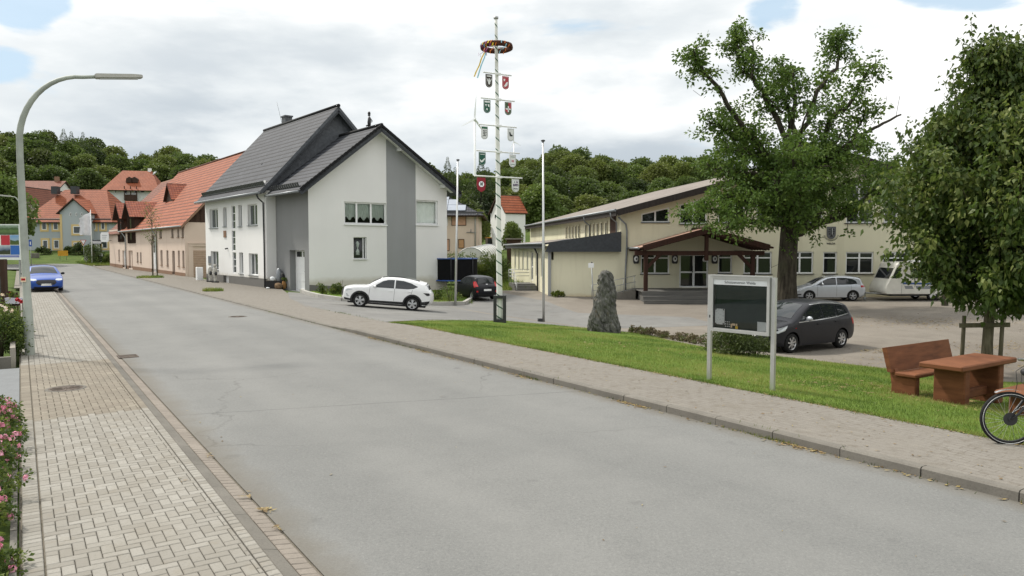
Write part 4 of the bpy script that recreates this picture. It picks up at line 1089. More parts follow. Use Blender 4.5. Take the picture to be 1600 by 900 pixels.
def grey_house():
 Y = 124.0; zb = T(-70, Y)
 zp = lambda v: CAMH + (388 - v) * Y / F
 xp = lambda u: (u - 800) * Y / F
 root, P, pl, ro = simple_house('grey_house', 'blue grey house with yellow window surrounds and an orange hipped roof', xp(43), xp(174), Y, 11, zp(399), zp(341.5), zp(293), M['blue_grey_render'], M['orange_tiles'], 'x', 0, 3.4, .7)
 sur = (M['ochre'], .32)
 for r in [(65.5, 347.5, 73, 359), (83.5, 347.5, 91, 359), (144, 347.5, 149.5, 358.5), (158, 347.5, 164, 358.5), (67, 375, 75, 388), (84.5, 375, 92.5, 388), (160, 377, 168, 388)]:
  surf_window(root, pl, pl.rect(*r), .1, sur=sur, pmat=M['pane_grey'])
 y0 = Y - 1.4; q = Plane(P(0, -1.4, 0), (1, 0))
 if q.n.y > 0: q = Plane(P(0, -1.4, 0), (1, 0), True)
 a, b = q.px(94, 350)[0], q.px(140, 350)[0]; ze = q.px(117, 331)[1]; za = q.px(117, 311)[1]
 m = MB(); wall(m, q, [(a, zb - 1), (b, zb - 1), (b, ze), ((a + b) / 2, za), (a, ze)])
 for s in (a, b): m.poly([q.p(s, zb - 1), q.p(s, ze), q.p(s, ze, -1.5), q.p(s, zb - 1, -1.5)])
 bay = m.build('bay', M['blue_grey_render'], root)
 r = MB(); c = (a + b) / 2; o = .45; k = (za - ze) / (c - a)
 roof_quad(r, q.p(a - o, ze - o * k + .1, .4), q.p(a - o, ze - o * k + .1, -1.6), q.p(c, za + .15, -4.5), q.p(c, za + .15, .4), .16); roof_quad(r, q.p(b + o, ze - o * k + .1, .4), q.p(b + o, ze - o * k + .1, -1.6), q.p(c, za + .15, -4.5), q.p(c, za + .15, .4), .16)
 r.build('bay_roof', [M['orange_tiles'], M['brown_wood']], root)
 for w in [(114.5, 353.5, 127, 365), (115.5, 379, 128, 390)]: surf_window(root, q, q.rect(*w), .1, sur=sur, pmat=M['pane_grey'] if w[1] < 370 else M['pane'], trans=[(q.rect(*w)[1] * .55 + q.rect(*w)[3] * .45)] if w[1] > 370 else ())
 for uu in (110.5, 119.5, 128): surf_window(root, q, q.rect(uu - 1.2, 332.5, uu + 1.2, 337.5), .06)
 o_ = MB(); wall(o_, q, [(a - .02, q.px(95, 385)[1] - 1.6), (a + .35, q.px(95, 385)[1] - 1.6), (a + .35, ze - .4), (a - .02, ze - .4)], (), 0, .1, .04); o_.build('quoin', M['ochre'], root)
 for (u0, u1) in ((86.5, 95.5), (116.5, 125.5)):
  c = MB(); x = (xp(u0) + xp(u1)) / 2 * (Y + 4) / Y; c.box((x, Y + 4, zp(301)), (1.0, 1.0, zp(289) - zp(301)), m=0); c.build('chimney', M['dark_zinc'], ro)
 gutter_(root, P(-(xp(174) - xp(43)) / 2 - .6, -.8, zp(343)), P((xp(174) - xp(43)) / 2 + .6, -.8, zp(343)), .1, M['dark_zinc'])
grey_house()
def old_stone():
 k = N('rubble_stone'); p = k.obj(); vo = k.n('ShaderNodeTexVoronoi', feature='DISTANCE_TO_EDGE'); k.l(p, vo.inputs['Vector']); vo.inputs['Scale'].default_value = 1.6
 v2 = k.n('ShaderNodeTexVoronoi'); k.l(p, v2.inputs['Vector']); v2.inputs['Scale'].default_value = 1.6
 bw = k.n('ShaderNodeRGBToBW'); k.l(v2.outputs['Color'], bw.inputs[0])
 c = k.mix(bw.outputs[0], (.20, .165, .125), (.40, .34, .27)); c = k.mix(k.ramp(vo.outputs[0], .0, .08, .7, 0), c, (.35, .32, .27)); M['rubble'] = k.out(c, .95, 0, .1)
 Y = 138.0; zp = lambda v: CAMH + (388 - v) * Y / F; xp = lambda u: (u - 800) * Y / F
 root, P, pl, ro = simple_house('stone_house', 'old rubble stone house with a dark gable edge behind the grey house', xp(8), xp(66), Y, 12, zp(400), zp(335), zp(291), M['rubble'], M['brown_tiles'], 'y', 0, 0, .5)
 for r in [(49.5, 316, 53, 325), (46, 358, 50, 366), (48, 319, 50, 324)][:1] + [(46.5, 319.5, 49, 325)][:0] + [(45.5, 318.5, 51, 324.6)][:0]: surf_window(root, pl, pl.rect(*r), .08)
 surf_window(root, pl, pl.rect(46, 334, 51, 341), .1, [pl.rect(46, 334, 51, 341)[0] + .3])
 Y = 152.0; xp2 = lambda u: (u - 800) * Y / F; zp2 = lambda v: CAMH + (388 - v) * Y / F
 root, P, pl, ro = simple_house('red_roofed_house', 'white gabled house with a long weathered red roof below the wood', xp2(12), xp2(83), Y, 10, zp2(360), zp2(304), zp2(280), M['white_render'], M['brown_tiles'], 'x', .06, 0, .4)
 c = MB(); q = P(3.2, 5, zp2(280) - .4); c.box((q.x, q.y, q.z), (.7, .7, 1.3)); c.build('chimney', M['salmon_plinth'], ro)
 for r in [(20, 318, 26, 330), (34, 318, 40, 330)]: surf_window(root, pl, pl.rect(*r), .1)
old_stone()
def chalet():
 Y = 165.0; zp = lambda v: CAMH + (388 - v) * Y / F; xp = lambda u: (u - 800) * Y / F
 root, P, pl, ro = simple_house('hillside_house', 'white hillside house with a broad red roof and dark wooden balcony', xp(177), xp(242), Y, 11, zp(318), zp(292), zp(264), M['white_render'], M['orange_tiles'], 'x', .25, 1.6, 1.3)
 for r in [(193.5, 296, 199, 303), (219, 294.5, 225.5, 301.5), (179.5, 297, 182, 302), (210, 296, 214, 302)]: surf_window(root, pl, pl.rect(*r), .1)
 b = MB(); a0, z0 = pl.px(196, 309); a1, _ = pl.px(215, 309); b.bar(pl.p(a0, z0, .8), pl.p(a1, z0, .8), .1, 1.3); b.bar(pl.p(a0, z0 - .6, .4), pl.p(a1, z0 - .6, .4), .9, .15)
 for s in (a0, (a0 + a1) / 2, a1): b.bar(pl.p(s, z0 - .6, .75), pl.p(s, zp(292), .75), .15, .15)
 b.build('balcony', M['brown_wood'], root)
 for uu in (200, 208):
  s, z = pl.px(uu, 281); d = MB(); d.prism([pl.p(s - .7, z - .5, -1.0), pl.p(s + .7, z - .5, -1.0), pl.p(s + .6, z + .4, -1.0), pl.p(s, z + .8, -1.0), pl.p(s - .6, z + .4, -1.0)], pl.n * -2.4); d.build('dormer', M['brown_wood'], ro)
 s, z = pl.px(231, 271); k = MB(); q = pl.p(s, z, -4.4); k.bar(q + Vector((0, 0, .12)), q + Vector((.5, .55, .85)), 1.2, .1); k.build('skylight', M['pane_bright'], ro)
 c = MB(); q = P(2.6, 5.5, zp(264) - .3); c.box((q.x, q.y, q.z), (.6, .6, .9)); c.build('chimney', M['white_metal'], ro)
chalet()
def back_houses():
 Y = 84.0; zp = lambda v: CAMH + (388 - v) * Y / F; xp = lambda u: (u - 800) * Y / F
 # beige house with solar panels, partly hidden by the white house
 root, P, pl, ro = simple_house('beige_house', 'beige house with closed roller shutters and solar panels on its hipped roof', xp(600), xp(746.5), Y, 11, T(-6, Y), zp(331.5), zp(292), M['beige_render'], M['slate_tiles'], 'x', 0, 5.5, .8)
 for r, mt in [((705.5, 336, 728.5, 352.5), 'shutter_pink'), ((716, 373.5, 725.5, 388), 'shutter_tan2'), ((697, 373.5, 702.5, 392), 'shutter_pink'), ((690, 336.5, 699.5, 352.5), 'pane')]: surf_window(root, pl, pl.rect(*r), .06, pmat=M[mt], fmat=M['brown_wood'] if mt != 'pane' else None)
 s, _ = pl.px(744.5, 340); downpipe(root, [pl.p(s + .2, zp(333), .7), pl.p(s - .15, zp(339), .15), pl.p(s - .15, zp(345), .1), pl.p(s - .15, -.5, .1)], .07, M['galvanised'])
 gutter_(root, P(-(xp(746.5) - xp(600)) / 2 - .7, -.85, zp(333) + .0), P((xp(746.5) - xp(600)) / 2 + .7, -.85, zp(333)), .09, M['dark_zinc'])
 b = MB(); a, z = pl.px(729, 363); b.tube([pl.p(a, z, .1), pl.p(a + 1.1, z, .1)], .04, 6); b.tube([pl.p(a + .5, z, .1), pl.p(a + .5, z + .35, .1)], .04, 6); b.build('pipe', M['zinc'], root)
 hx = (xp(746.5) - xp(600)) / 2; sl = (zp(292) - zp(331.5)) / 5.5
 pn = MB()
 for i in range(5):
  for j in range(3):
   x0 = hx - 6.6 + i * 1.05 - j * .0; d0 = .1 + j * 1.35
   if x0 + 1.0 > hx - d0 - .3: continue
   q = [P(x0, d0, zp(331.5) + sl * d0 + .16), P(x0 + 1.0, d0, zp(331.5) + sl * d0 + .16), P(x0 + 1.0, d0 + 1.28, zp(331.5) + sl * (d0 + 1.28) + .16), P(x0, d0 + 1.28, zp(331.5) + sl * (d0 + 1.28) + .16)]
   pn.prism(q, (0, 0, -.05))
 pn.build('solar_panel', M['solar'], ro)
 # narrow white house with an orange roof
 Y2 = 112.0; zp = lambda v: CAMH + (388 - v) * Y2 / F; xp = lambda u: (u - 800) * Y2 / F
 c = Vector((xp(783.5), Y2, 0)); zb = T(c.x, Y2)
 root = empty('gabled_white_house', (c.x, c.y, zb), 'tall narrow white house with an orange tiled roof behind the maypole', 'house')
 g0 = Vector((xp(765.5), Y2 + 3.5, 0)); g1 = Vector((xp(790), Y2, 0)); g2 = Vector((xp(821), Y2 + 1.5, 0)); g3 = g2 + (g0 - g1)
 ze, zr = zp(332), zp(305); m = MB(); mid = (g0 + g1) / 2; mid2 = (g3 + g2) / 2
 m.poly([(g0.x, g0.y, zb - 2), (g1.x, g1.y, zb - 2), (g1.x, g1.y, ze), (mid.x, mid.y, zr), (g0.x, g0.y, zp(338))])
 m.poly([(g1.x, g1.y, zb - 2), (g2.x, g2.y, zb - 2), (g2.x, g2.y, ze), (g1.x, g1.y, ze)]); m.poly([(g2.x, g2.y, zb - 2), (g3.x, g3.y, zb - 2), (g3.x, g3.y, ze), (mid2.x, mid2.y, zr), (g2.x, g2.y, ze)]); m.poly([(g0.x, g0.y, zb - 2), (g3.x, g3.y, zb - 2), (g3.x, g3.y, ze), (g0.x, g0.y, ze)])
 m.build('wall', M['white_render'], root)
 r = MB(); n = (g2 - g1).normalized() * .25; dn = Vector((0, 0, .12))
 e = (g1 - mid).normalized() * .3
 roof_quad(r, Vector((g1.x, g1.y, ze)) - n + e - dn, Vector((g2.x, g2.y, ze)) + n + e - dn, Vector((mid2.x, mid2.y, zr)) + n + dn, Vector((mid.x, mid.y, zr)) - n + dn, .15)
 roof_quad(r, Vector((g0.x, g0.y, ze)) - n - e - dn, Vector((g3.x, g3.y, ze)) + n - e - dn, Vector((mid2.x, mid2.y, zr)) + n + dn, Vector((mid.x, mid.y, zr)) - n + dn, .15)
 r.build('roof', [M['orange_tiles'], M['brown_wood']], root)
 pg = Plane(g0, g1 - g0)
 if pg.n.y > 0: pg = Plane(g0, g1 - g0, True)
 surf_window(root, pg, pg.rect(773, 334.5, 777, 342), .08)
M['shutter_pink'] = plain('shutter_pink', (.50, .30, .20), .7, 0, .2, .08); M['shutter_tan2'] = plain('shutter_tan2', (.45, .26, .13), .7, 0, .2, .08); M['solar'] = plain('solar', (.30, .33, .38), .12, 0, .8, .1, 1)
back_houses()
# the house across the driveway, left of the frame: the notice board's glass mirrors it
def left_house():
 root, P, pl, ro = simple_house('white_render_house', 'plain white house beside the left driveway, outside the view', -5, 5, 0, 9, 0, 5.8, 9.5, M['white_render'], M['brown_tiles'], 'x', 0, 0, .5)
 for r in [(-3.6, 3.3, -2.2, 5.0), (1.2, 3.3, 2.8, 5.0), (-3.4, .9, -2.2, 2.4), (1.4, .9, 2.9, 2.4)]: surf_window(root, pl, r, .08, [(r[0] + r[2]) / 2])
 root.location = (-21, 12.5, 0); root.rotation_euler = (0, 0, R(90))
left_house()
# ================================================================== village hall with annex, porch and deck
def hall():
 Y = 50.0; zp = lambda v: CAMH + (388 - v) * Y / F; xp = lambda u: (u - 800) * Y / F
 g = -.75
 X0, X1 = xp(970), xp(1626); XC = (X0 + X1) / 2
 root = empty('village_hall', (X0, Y, g), 'cream rendered village hall with a wide low gable, flat annex and timber porch', 'hall')
 PL = Plane((0, Y), (1, 0))
 if PL.n.y > 0: PL = Plane((0, Y), (1, 0), True)
 q = lambda u, v: PL.px(u, v)
 zc, za = q(970, 333)[1], q(1298, 246)[1]
 slope = (za - zc) / (XC - X0)
 upw = [[(1002, 347.5), (1046, 347.5), (1046, 323.5), (1002, 334)], [(1062, 350), (1104.5, 350), (1104.5, 309), (1062, 319.5)], [(1122, 348), (1164, 348), (1164, 294), (1122, 304)], [(1182, 348), (1224, 348), (1224, 284), (1182, 290)],
   [(1244, 348), (1286, 348), (1286, 275), (1244, 280)], [(1322, 348.5), (1364, 348.5), (1364, 284), (1322, 280)], [(1381, 348), (1424, 348), (1424, 297), (1381, 287)], [(1442, 348), (1484, 348), (1484, 311), (1442, 301)]]
 upw = [[q(*p) for p in w] for w in upw]
 low = [PL.rect(*r) for r in [(1001, 393.5, 1046, 428), (1122, 393, 1144, 427), (1162, 393, 1206, 428), (1229, 393, 1271, 427.5), (1286, 393.5, 1308, 427.5), (1321.5, 393.5, 1365, 427.5), (1379, 393.5, 1419, 428), (1436, 393.5, 1478, 428)]]
 door = PL.rect(1061.5, 397, 1107, 449.5)
 m = MB()
 wall(m, PL, [(X0, g - .6), (X1, g - .6), (X1, zc), (XC, za), (X0, zc)], upw + [rc(r) for r in low] + [rc(door)], 0, .16)
 D = Vector((-.156, 1, 0)); L = 34
 def b(x, k, z): return Vector((x + D.x * k, Y + D.y * k, z))
 m.poly([b(X0, 0, g - .6), b(X0, L, g - .6), b(X0, L, zc), b(X0, 0, zc)]); m.poly([b(X1, 0, g - .6), b(X1, L, g - .6), b(X1, L, zc), b(X1, 0, zc)])
 m.poly([b(X0, L, g - .6), b(X1, L, g - .6), b(X1, L, zc), b(XC, L, za), b(X0, L, zc)])
 m.build('wall', M['cream_render'], root)
 for i, w in enumerate(upw):
  s0, s1 = min(p[0] for p in w), max(p[0] for p in w); z0, z1 = min(p[1] for p in w), min(sorted(p[1] for p in w)[2:])
  window(root, PL, w, .1, .09, [(s0 + s1) / 2], [z1 - .35] if i else (), sill=M['dark_zinc'])
 for r in low:
  narrow = r[2] - r[0] < 1.3
  window(root, PL, rc(r), .1, .09, [] if narrow else [(r[0] + r[2]) / 2], [r[1] + (r[3] - r[1]) * .72], sill=M['dark_zinc'])
 c = (door[0] + door[2]) / 2
 do = window(root, PL, rc(door), .12, .11, [c], [door[1] + (door[3] - door[1]) * .46], name='entrance_door')
 h = MB(); h.bar(PL.p(c - .1, 1.0, -.02), PL.p(c - .1, 1.45, -.02), .05, .05); h.build('handle', M['dark_iron'], do)
 d = MB(); d.lathe([(.001, 0), (.16, 0), (.16, .01), (.001, .01)], (PL.p(c + .75, 1.85, -.1)), 16, 'y'); d.build('sticker', M['white_metal'], do)
 r = MB(); o = .9; ovx = .55
 z0 = zc - ovx * slope
 roof_quad(r, b(X0 - ovx, -o, z0 + .35), b(X0 - ovx, L, z0 + .35), b(XC, L, za + .35), b(XC, -o, za + .35), .15)
 roof_quad(r, b(X1 + ovx, -o, z0 + .35), b(X1 + ovx, L, z0 + .35), b(XC, L, za + .35), b(XC, -o, za + .35), .15)
 r.build('roof', [M['bitumen'], M['fascia_dark']], root)
 f = MB()
 for x in (X0 - ovx, X1 + ovx): f.bar(b(x, -o - .03, z0 + .12), b(XC, -o - .03, za + .12), .06, .40)
 f.bar(b(X0 - ovx - .02, -o, z0 + .12), b(X0 - ovx - .02, L, z0 + .12), .06, .4)
 for x in (X0 - ovx, X1 + ovx): f.bar(b(x, -o / 2, z0 + .02), b(XC, -o / 2, za + .02), o - .05, .04)
 f.build('fascia', M['fascia_dark'], root)
 gutter_(root, b(X0 - ovx - .1, -o, z0 + .3), b(X0 - ovx - .1, L, z0 + .3), .09)
 # clerestory strip of small windows on the long left side
 PS = Plane((X0, Y), (D.x, D.y))
 if PS.n.x > 0: PS = Plane((X0, Y), (D.x, D.y), True)
 zb_, zt_ = zc - 1.55, zc - .45
 for i in range(12):
  if i == 6: continue
  s = 3.2 + i * 1.15; s0 = s; w = [(s0, zb_), (s0 + .55, zb_), (s0 + .55, zt_), (s0, zt_)]
  window(root, PS, w, .1, .07, pmat=M['pane_grey'], o=.14, fmat=M['cream_render'])
 bb = MB(); bb.poly([PS.p(1.1, zb_ - .3, .02), PS.p(2.6, zb_ - .3, .02), PS.p(2.6, zc, .02), PS.p(1.1, zc, .02)]); bb.build('brick_pier', M['brown_wood'], root)
 for k in (.4, 7.6):
  p0 = PS.p(k, z0 + .2, .62); downpipe(root, [p0, PS.p(k + .1, z0 - .15, .55), PS.p(k + .25, z0 - .45, .12), PS.p(k + .3, zb_ - 1.3, .1)], .06)
 # flat annex left of the facade
 ax0 = xp(859); az = zp(393.5) ; Lx = 17
 m = MB(); PA = Plane((0, Y - .02), (1, 0))
 if PA.n.y > 0: PA = Plane((0, Y - .02), (1, 0), True)
 slot = PA.rect(861.5, 385, 865, 406)
 wall(m, PA, [(ax0, g - .6), (X0 + .01, g - .6), (X0 + .01, az + .4), (ax0, az + .4)], [rc(slot)], 0, .12)
 PB = Plane((ax0, Y), (D.x, D.y))
 if PB.n.x > 0: PB = Plane((ax0, Y), (D.x, D.y), True)
 wz0, wz1 = .55, 2.35; win = [(s, wz0 + (1.0 if s > 8 else 0) * .25, s + w_, wz1) for s, w_ in ((2.2, 1.0), (4.3, .9), (8.3, .7), (10.4, .7), (12.4, .7), (14.4, .7))]
 dr = (6.2, .15, 7.2, wz1)
 wall(m, PB, [(0, g - .6), (Lx, g - .2), (Lx, az + .4), (0, az + .4)], [rc(w) for w in win] + [rc(dr)], 0, .14)
 m.poly([PB.p(Lx, g - .5), PB.p(Lx, az + .4), b(X0, Lx, az + .4), b(X0, Lx, g - .5)])
 m.build('annex_wall', M['cream_render'], root)
 for w in win: window(root, PB, rc(w), .1, .07, trans=[w[3] - .5], pmat=M['pane_grey'])
 dd = window(root, PB, rc(dr), .1, .09, trans=[1.2], name='annex_door', pmat=M['pane_grey'])
 fr = MB(); A0 = PA.p(ax0 - .35, 0, .45); e1 = PA.p(X0 - .05, 0, .45); top0, top1 = zp(379.5), zp(362)
 fr.prism([(A0.x, A0.y, az), (e1.x, e1.y, az), (e1.x, e1.y, top1), (A0.x + .3, A0.y, top0)], (0, .1, 0)); fr.build('annex_fascia', M['fascia_slate'], root)
 r = MB(); pA, pB = Vector((A0.x, A0.y, top0)), Vector((A0.x, A0.y, top0)) + D * (Lx + .8); pC = Vector((X0, Y + Lx, top1 - .02)); pD = Vector((e1.x, e1.y, top1 - .02))
 roof_quad(r, pA, pB, pC, pD, .12); r.build('annex_roof', [M['bitumen'], M['fascia_slate']], root)
 f = MB(); f.bar(pA - Vector((0, 0, .2)), pB - Vector((0, 0, .2)), .06, .34); f.bar(PA.p(ax0 - .3, az + .03, .2), PA.p(X0 - .1, az + .03, .2), .4, .05); f.build('annex_fascia', M['fascia_slate'], root)
 gutter_(root, pA - Vector((.1, 0, .05)), pB - Vector((.1, 0, .05)), .07)
 downpipe(root, [PA.p(X0 - .25, zc - .3, .5), PA.p(X0 + .3, zc - .75, .12), PA.p(X0 + .38, zc - 1.2, .1), PA.p(X0 + .38, top1 - 1, .1), PA.p(X0 + .3, 1, .1), PA.p(X0 + .3, g, .1)], .06)
 downpipe(root, [PB.p(4.0, top0 - .2, .4), PB.p(3.8, az - .2, .12), PB.p(3.8, g, .1)], .06, M['dark_zinc'])
 sp = MB(); sp.bar(PA.p(ax0 - .02, g - .5, .02), PA.p(ax0 - .02, az, .02), .22, .2); sp.build('corner_panel', M['mid_grey_render'], root)
 # side steps with a railing
 stp = MB(); base = PB.p(6.0, 0, .0); n_ = PB.n; dirs = PB.d
 for i in range(4): c0 = PB.p(5.3, g - .1, .9); stp.box((PB.p(4.6 - i * .28, 0, .9).x, PB.p(4.6 - i * .28, 0, .9).y, g - .2), (1.6, .3, .85 - i * .18 - .0), math.atan2(n_.y, n_.x), 0)
 stp.box((PB.p(6.0, 0, .9).x, PB.p(6.0, 0, .9).y, g - .2), (1.6, 2.5, .95), math.atan2(n_.y, n_.x)); stp.build('side_steps', M['deck_wood'], root)
 rl = MB(); zf = g + .75
 c1, c2, c3 = PB.p(7.2, 0, 1.7), PB.p(4.8, 0, 1.7), PB.p(3.4, 0, 1.7)
 for z in (.5, .75, 1.0): rl.tube([c1 + Vector((0, 0, zf + z)), c2 + Vector((0, 0, zf + z))], .022, 6)
 for z in (.55, 1.0): rl.tube([c2 + Vector((0, 0, zf + z)), c3 + Vector((0, 0, zf + z - .85))], .022, 6)
 for c in (c1, (c1 + c2) / 2, c2): rl.tube([c + Vector((0, 0, zf)), c + Vector((0, 0, zf + 1.0))], .025, 6)
 rl.tube([c3 + Vector((0, 0, g)), c3 + Vector((0, 0, zf + .15))], .025, 6)
 c4 = PB.p(4.8, 0, .15)
 for z in (.5, .75, 1.0): rl.tube([PB.p(7.2, zf + z, 1.7), PB.p(7.2, zf + z, .1)], .022, 6)
 rl.build('railing', M['galvanised'], root)
 # timber porch: posts, braces, king post, tie beam, tiled double slope
 yp = Y - 3.6; PP = Plane((0, yp), (1, 0))
 if PP.n.y > 0: PP = Plane((0, yp), (1, 0), True)
 px = lambda u, v: PP.px(u, v)
 ap = px(1104, 356.5); eL = px(997, 387); eR = px(1205, 386); kk = (ap[1] - eL[1]) / (ap[0] - eL[0])
 r = MB(); back = Y - .02
 for e in (eL, eR):
  roof_quad(r, (e[0], yp - .5, e[1]), (e[0], back, e[1]), (ap[0], back, ap[1]), (ap[0], yp - .5, ap[1]), .1)
 r.tube([(ap[0], yp - .55, ap[1] + .03), (ap[0], back, ap[1] + .03)], .1, 8, 1)
 po = r.build('porch_roof', [M['porch_tiles'], M['porch_wood']], root)
 t = MB(); zt = px(1100, 396)[1]
 for (u0) in (1009, 1176):
  x = px(u0, 420)[0]; t.bar((x, yp, g + .45 if u0 > 1100 else g + .1), (x, yp, zt), .24, .24)
  s = 1 if u0 < 1100 else -1
  t.bar((x, yp, zt - .95), (x + s * .95, yp, zt), .18, .2)
  t.bar((x, yp, zt + .05), (x, back, zt + .05), .2, .24)
 xL, xR = px(1009, 420)[0], px(1176, 420)[0]
 t.bar((xL - .7, yp, zt + .02), (xR + .7, yp, zt + .02), .22, .28)
 t.bar((ap[0], yp - .04, zt - .45), (ap[0], yp - .04, ap[1] - .15), .28, .2)
 for e in (eL, eR): t.bar((e[0] + (.25 if e is eL else -.25), yp - .42, e[1] - .12 + .1), (ap[0], yp - .42, ap[1] - .14), .14, .34); t.bar((e[0] + (.3 if e is eL else -.3), yp + .05, e[1] - .12), (ap[0], yp + .05, ap[1] - .25), .2, .22)
 for i in range(7):
  f_ = i / 6; y_ = yp + .3 + f_ * 3.2
  for e in (eL, eR): t.bar((e[0], y_, e[1] - .17), (ap[0], y_, ap[1] - .17), .08, .12)
 t.build('porch_frame', M['porch_wood'], root)
 gutter_(root, (eL[0] - .05, yp - .5, eL[1] - .03), (eL[0] - .05, back, eL[1] - .03), .07)
 # deck in two broad steps with board lines
 d = MB(); x0, x1 = px(1004, 450)[0], px(1192, 450)[0]
 zd = door[1] - .02
 for (dx, y0, z1) in ((0, yp - .35, zd), (-.0, yp - .75, zd - .28), (0, yp - 1.1, zd - .5)):
  n = 3
  for j in range(n): d.bar((x0 - .1, y0 - .0 + .02 * j * 0, z1 - .05 - .1 * j), (x1, y0, z1 - .05 - .1 * j), .05, .092)
  y = y0 + .08
  while y < Y - .1 and y < y0 + .5 + (3.6 if z1 == zd else 0): d.bar((x0 - .1, y, z1 - .02), (x1, y, z1 - .02), .13, .04); y += .137
 d.box(((x0 + x1) / 2, (yp + Y) / 2, g - .4), (x1 - x0 - .2, 3.4, zd - g + .33)); d.build('deck', M['deck_wood'], root)
 # ramp with a railing in front of the annex wall
 rp = MB(); a = PL.p(px(925, 460)[0] - .3, g, 1.5); e = PL.p(x0, zd, 1.5)
 a = Vector((xp(921), Y - 1.6, g + .02)); e = Vector((x0 - .1, Y - 1.6, zd - .05))
 rp.prism([a, e, (e.x, e.y, g - .3), (a.x, a.y, g - .3)], (0, 1.3, 0)); rp.build('ramp', M['kerb_stone'], root)
 rl = MB()
 for z in (.95, .55, .12): rl.tube([a + Vector((0, 0, z)), e + Vector((0, 0, z))], .022, 6)
 for i in range(30): p = a + (e - a) * (i / 29); rl.tube([p + Vector((0, 0, .12 if i % 7 else -.05)), p + Vector((0, 0, .95 if i % 7 == 0 else .55))], .02 if i % 7 == 0 else .009, 5)
 rl.build('railing', M['galvanised'], root)
 # three lantern boxes beside the windows
 for u0 in (993.5, 1054, 1116):
  s, z = q(u0, 405); lm = MB(); lm.prism([PL.p(s - .19, z - .2, .02), PL.p(s - .14, z - .3, .02), PL.p(s + .14, z - .3, .02), PL.p(s + .19, z - .2, .02), PL.p(s + .19, z + .2, .02), PL.p(s + .12, z + .3, .02), PL.p(s - .12, z + .3, .02), PL.p(s - .19, z + .2, .02)], PL.n * .14); lo = lm.build('wall_lamp', M['dark_iron'], root)
  e_ = MB(); e_.ball(PL.p(s, z + .02, .15), .15, 10, 0, (1, .3, 1.3)); e_.build('globe', M['pvc'], lo)
  e2 = MB(); e2.ball(PL.p(s + .01, z + .02, .2), .06, 8, 0, (1, .3, 1.3)); e2.build('bulb', M['dark_iron'], lo)
 # shield emblem with lettering
 s, z = q(1298.6, 364); em = MB(); w, h = .30, .42
 sh = [(s - w, z + h), (s + w, z + h), (s + w, z - .08)] + [(s + w * math.cos(R(a_)), z - .08 - .34 * math.sin(R(a_))) for a_ in range(15, 180, 15)] + [(s - w, z - .08)]
 em.prism([PL.p(*p, .01) for p in sh], PL.n * .05); eo = em.build('emblem', M['emblem_grey'], root)
 e2 = MB(); e2.prism([PL.p(*p, .065) for p in [(s - .03, z + .33), (s + .03, z + .33), (s + .025, z - .1), (s + .1, z - .26), (s - .1, z - .26), (s - .025, z - .1)]], PL.n * .01)
 for dx in (-1, 1):
  for k in range(3): e2.ball(PL.p(s + dx * (.13 + .03 * (k % 2)), z + .24 - k * .15, .07), .055, 8, 0, (1.3, .2, .8))
 e2.build('tree_motif', M['dark_iron'], eo)
 e3 = MB(); e3.bar(PL.p(s + .045, z + .3, .075), PL.p(s + .045, z - .1, .075), .02, .015, up=PL.n); e3.build('light_stripe', M['pvc'], eo)
 word = 'SCHÜTZENVEREIN'
 for i, ch in enumerate(word):
  a_ = R(200 + 140 * i / (len(word) - 1)); p = PL.p(s + .49 * math.cos(a_), z - .02 + .5 * math.sin(a_), .005)
  rt = Vector((-math.sin(a_), 0, math.cos(a_))); text('letter', ch, M['dark_iron'], p, rt, Vector((-math.cos(a_), 0, -math.sin(a_))), .13, eo)
 text('lettering', 'WELDA', M['dark_iron'], PL.p(s, z - .72, .005), (1, 0, 0), (0, 0, 1), .17, eo, bold=.004)
 return PL
M['emblem_grey'] = plain('emblem_grey', (.12, .125, .13), .6, 0, .3, .2, 9)
HALL = hall()
# ================================================================== leaves, trees, shrubs
class Leaves:
 """many small leaf faces in one mesh, each with a tone in [0, 1]"""
 def __init__(self): self.V = []; self.F = []; self.A = []
 def leaf(self, p, d, L, W, tone, droop=0.0):
  """one folded leaf: p base, d direction"""
  d = Vector(d).normalized(); s = d.cross(Vector((rnd.gauss(0, 1), rnd.gauss(0, 1), rnd.gauss(0, 1))))
  if s.length < 1e-3: return
  s.normalize(); n = s.cross(d); i = len(self.V); p = Vector(p)
  a = p + d * (L * .45) + s * (W / 2) + n * (W * .15); b = p + d * L - Vector((0, 0, droop * L)); c = p + d * (L * .45) - s * (W / 2) + n * (W * .15)
  self.V += [tuple(p), tuple(a), tuple(b), tuple(c)]; self.F.append((i, i + 1, i + 2, i + 3)); self.A.append(tone)
 def cluster(self, c, r, n, L, tone=(0, 1), flat=.7, up=.25, droop=.2, wr=.65):
  c = Vector(c); t0, t1 = tone
  base = rnd.uniform(t0, t1)
  for _ in range(n):
   d = Vector((rnd.gauss(0, 1), rnd.gauss(0, 1), rnd.gauss(0, flat))); d.normalize()
   q = c + d * r * rnd.random() ** .45; e = d + Vector((rnd.gauss(0, .5), rnd.gauss(0, .5), up + rnd.gauss(0, .5)))
   l = L * rnd.uniform(.7, 1.25)
   self.leaf(q, e, l, l * wr, min(1, max(0, base + rnd.gauss(0, .13))), droop)
 def build(self, name, mat, parent=None, loc=None):
  off = Vector((0, 0, 0))
  if parent is not None: off = parent.location
  elif loc is not None: off = Vector(loc)
  V = np.array(self.V) - np.array(off)
  me = bpy.data.meshes.new(name); me.from_pydata(V.tolist(), [], self.F); me.materials.append(mat)
  me.attributes.new('rnd', 'FLOAT', 'FACE').data.foreach_set('value', self.A)
  o = bpy.data.objects.new(name, me); col.objects.link(o)
  if parent is not None: o.parent = parent
  elif loc is not None: o.location = loc
  return o
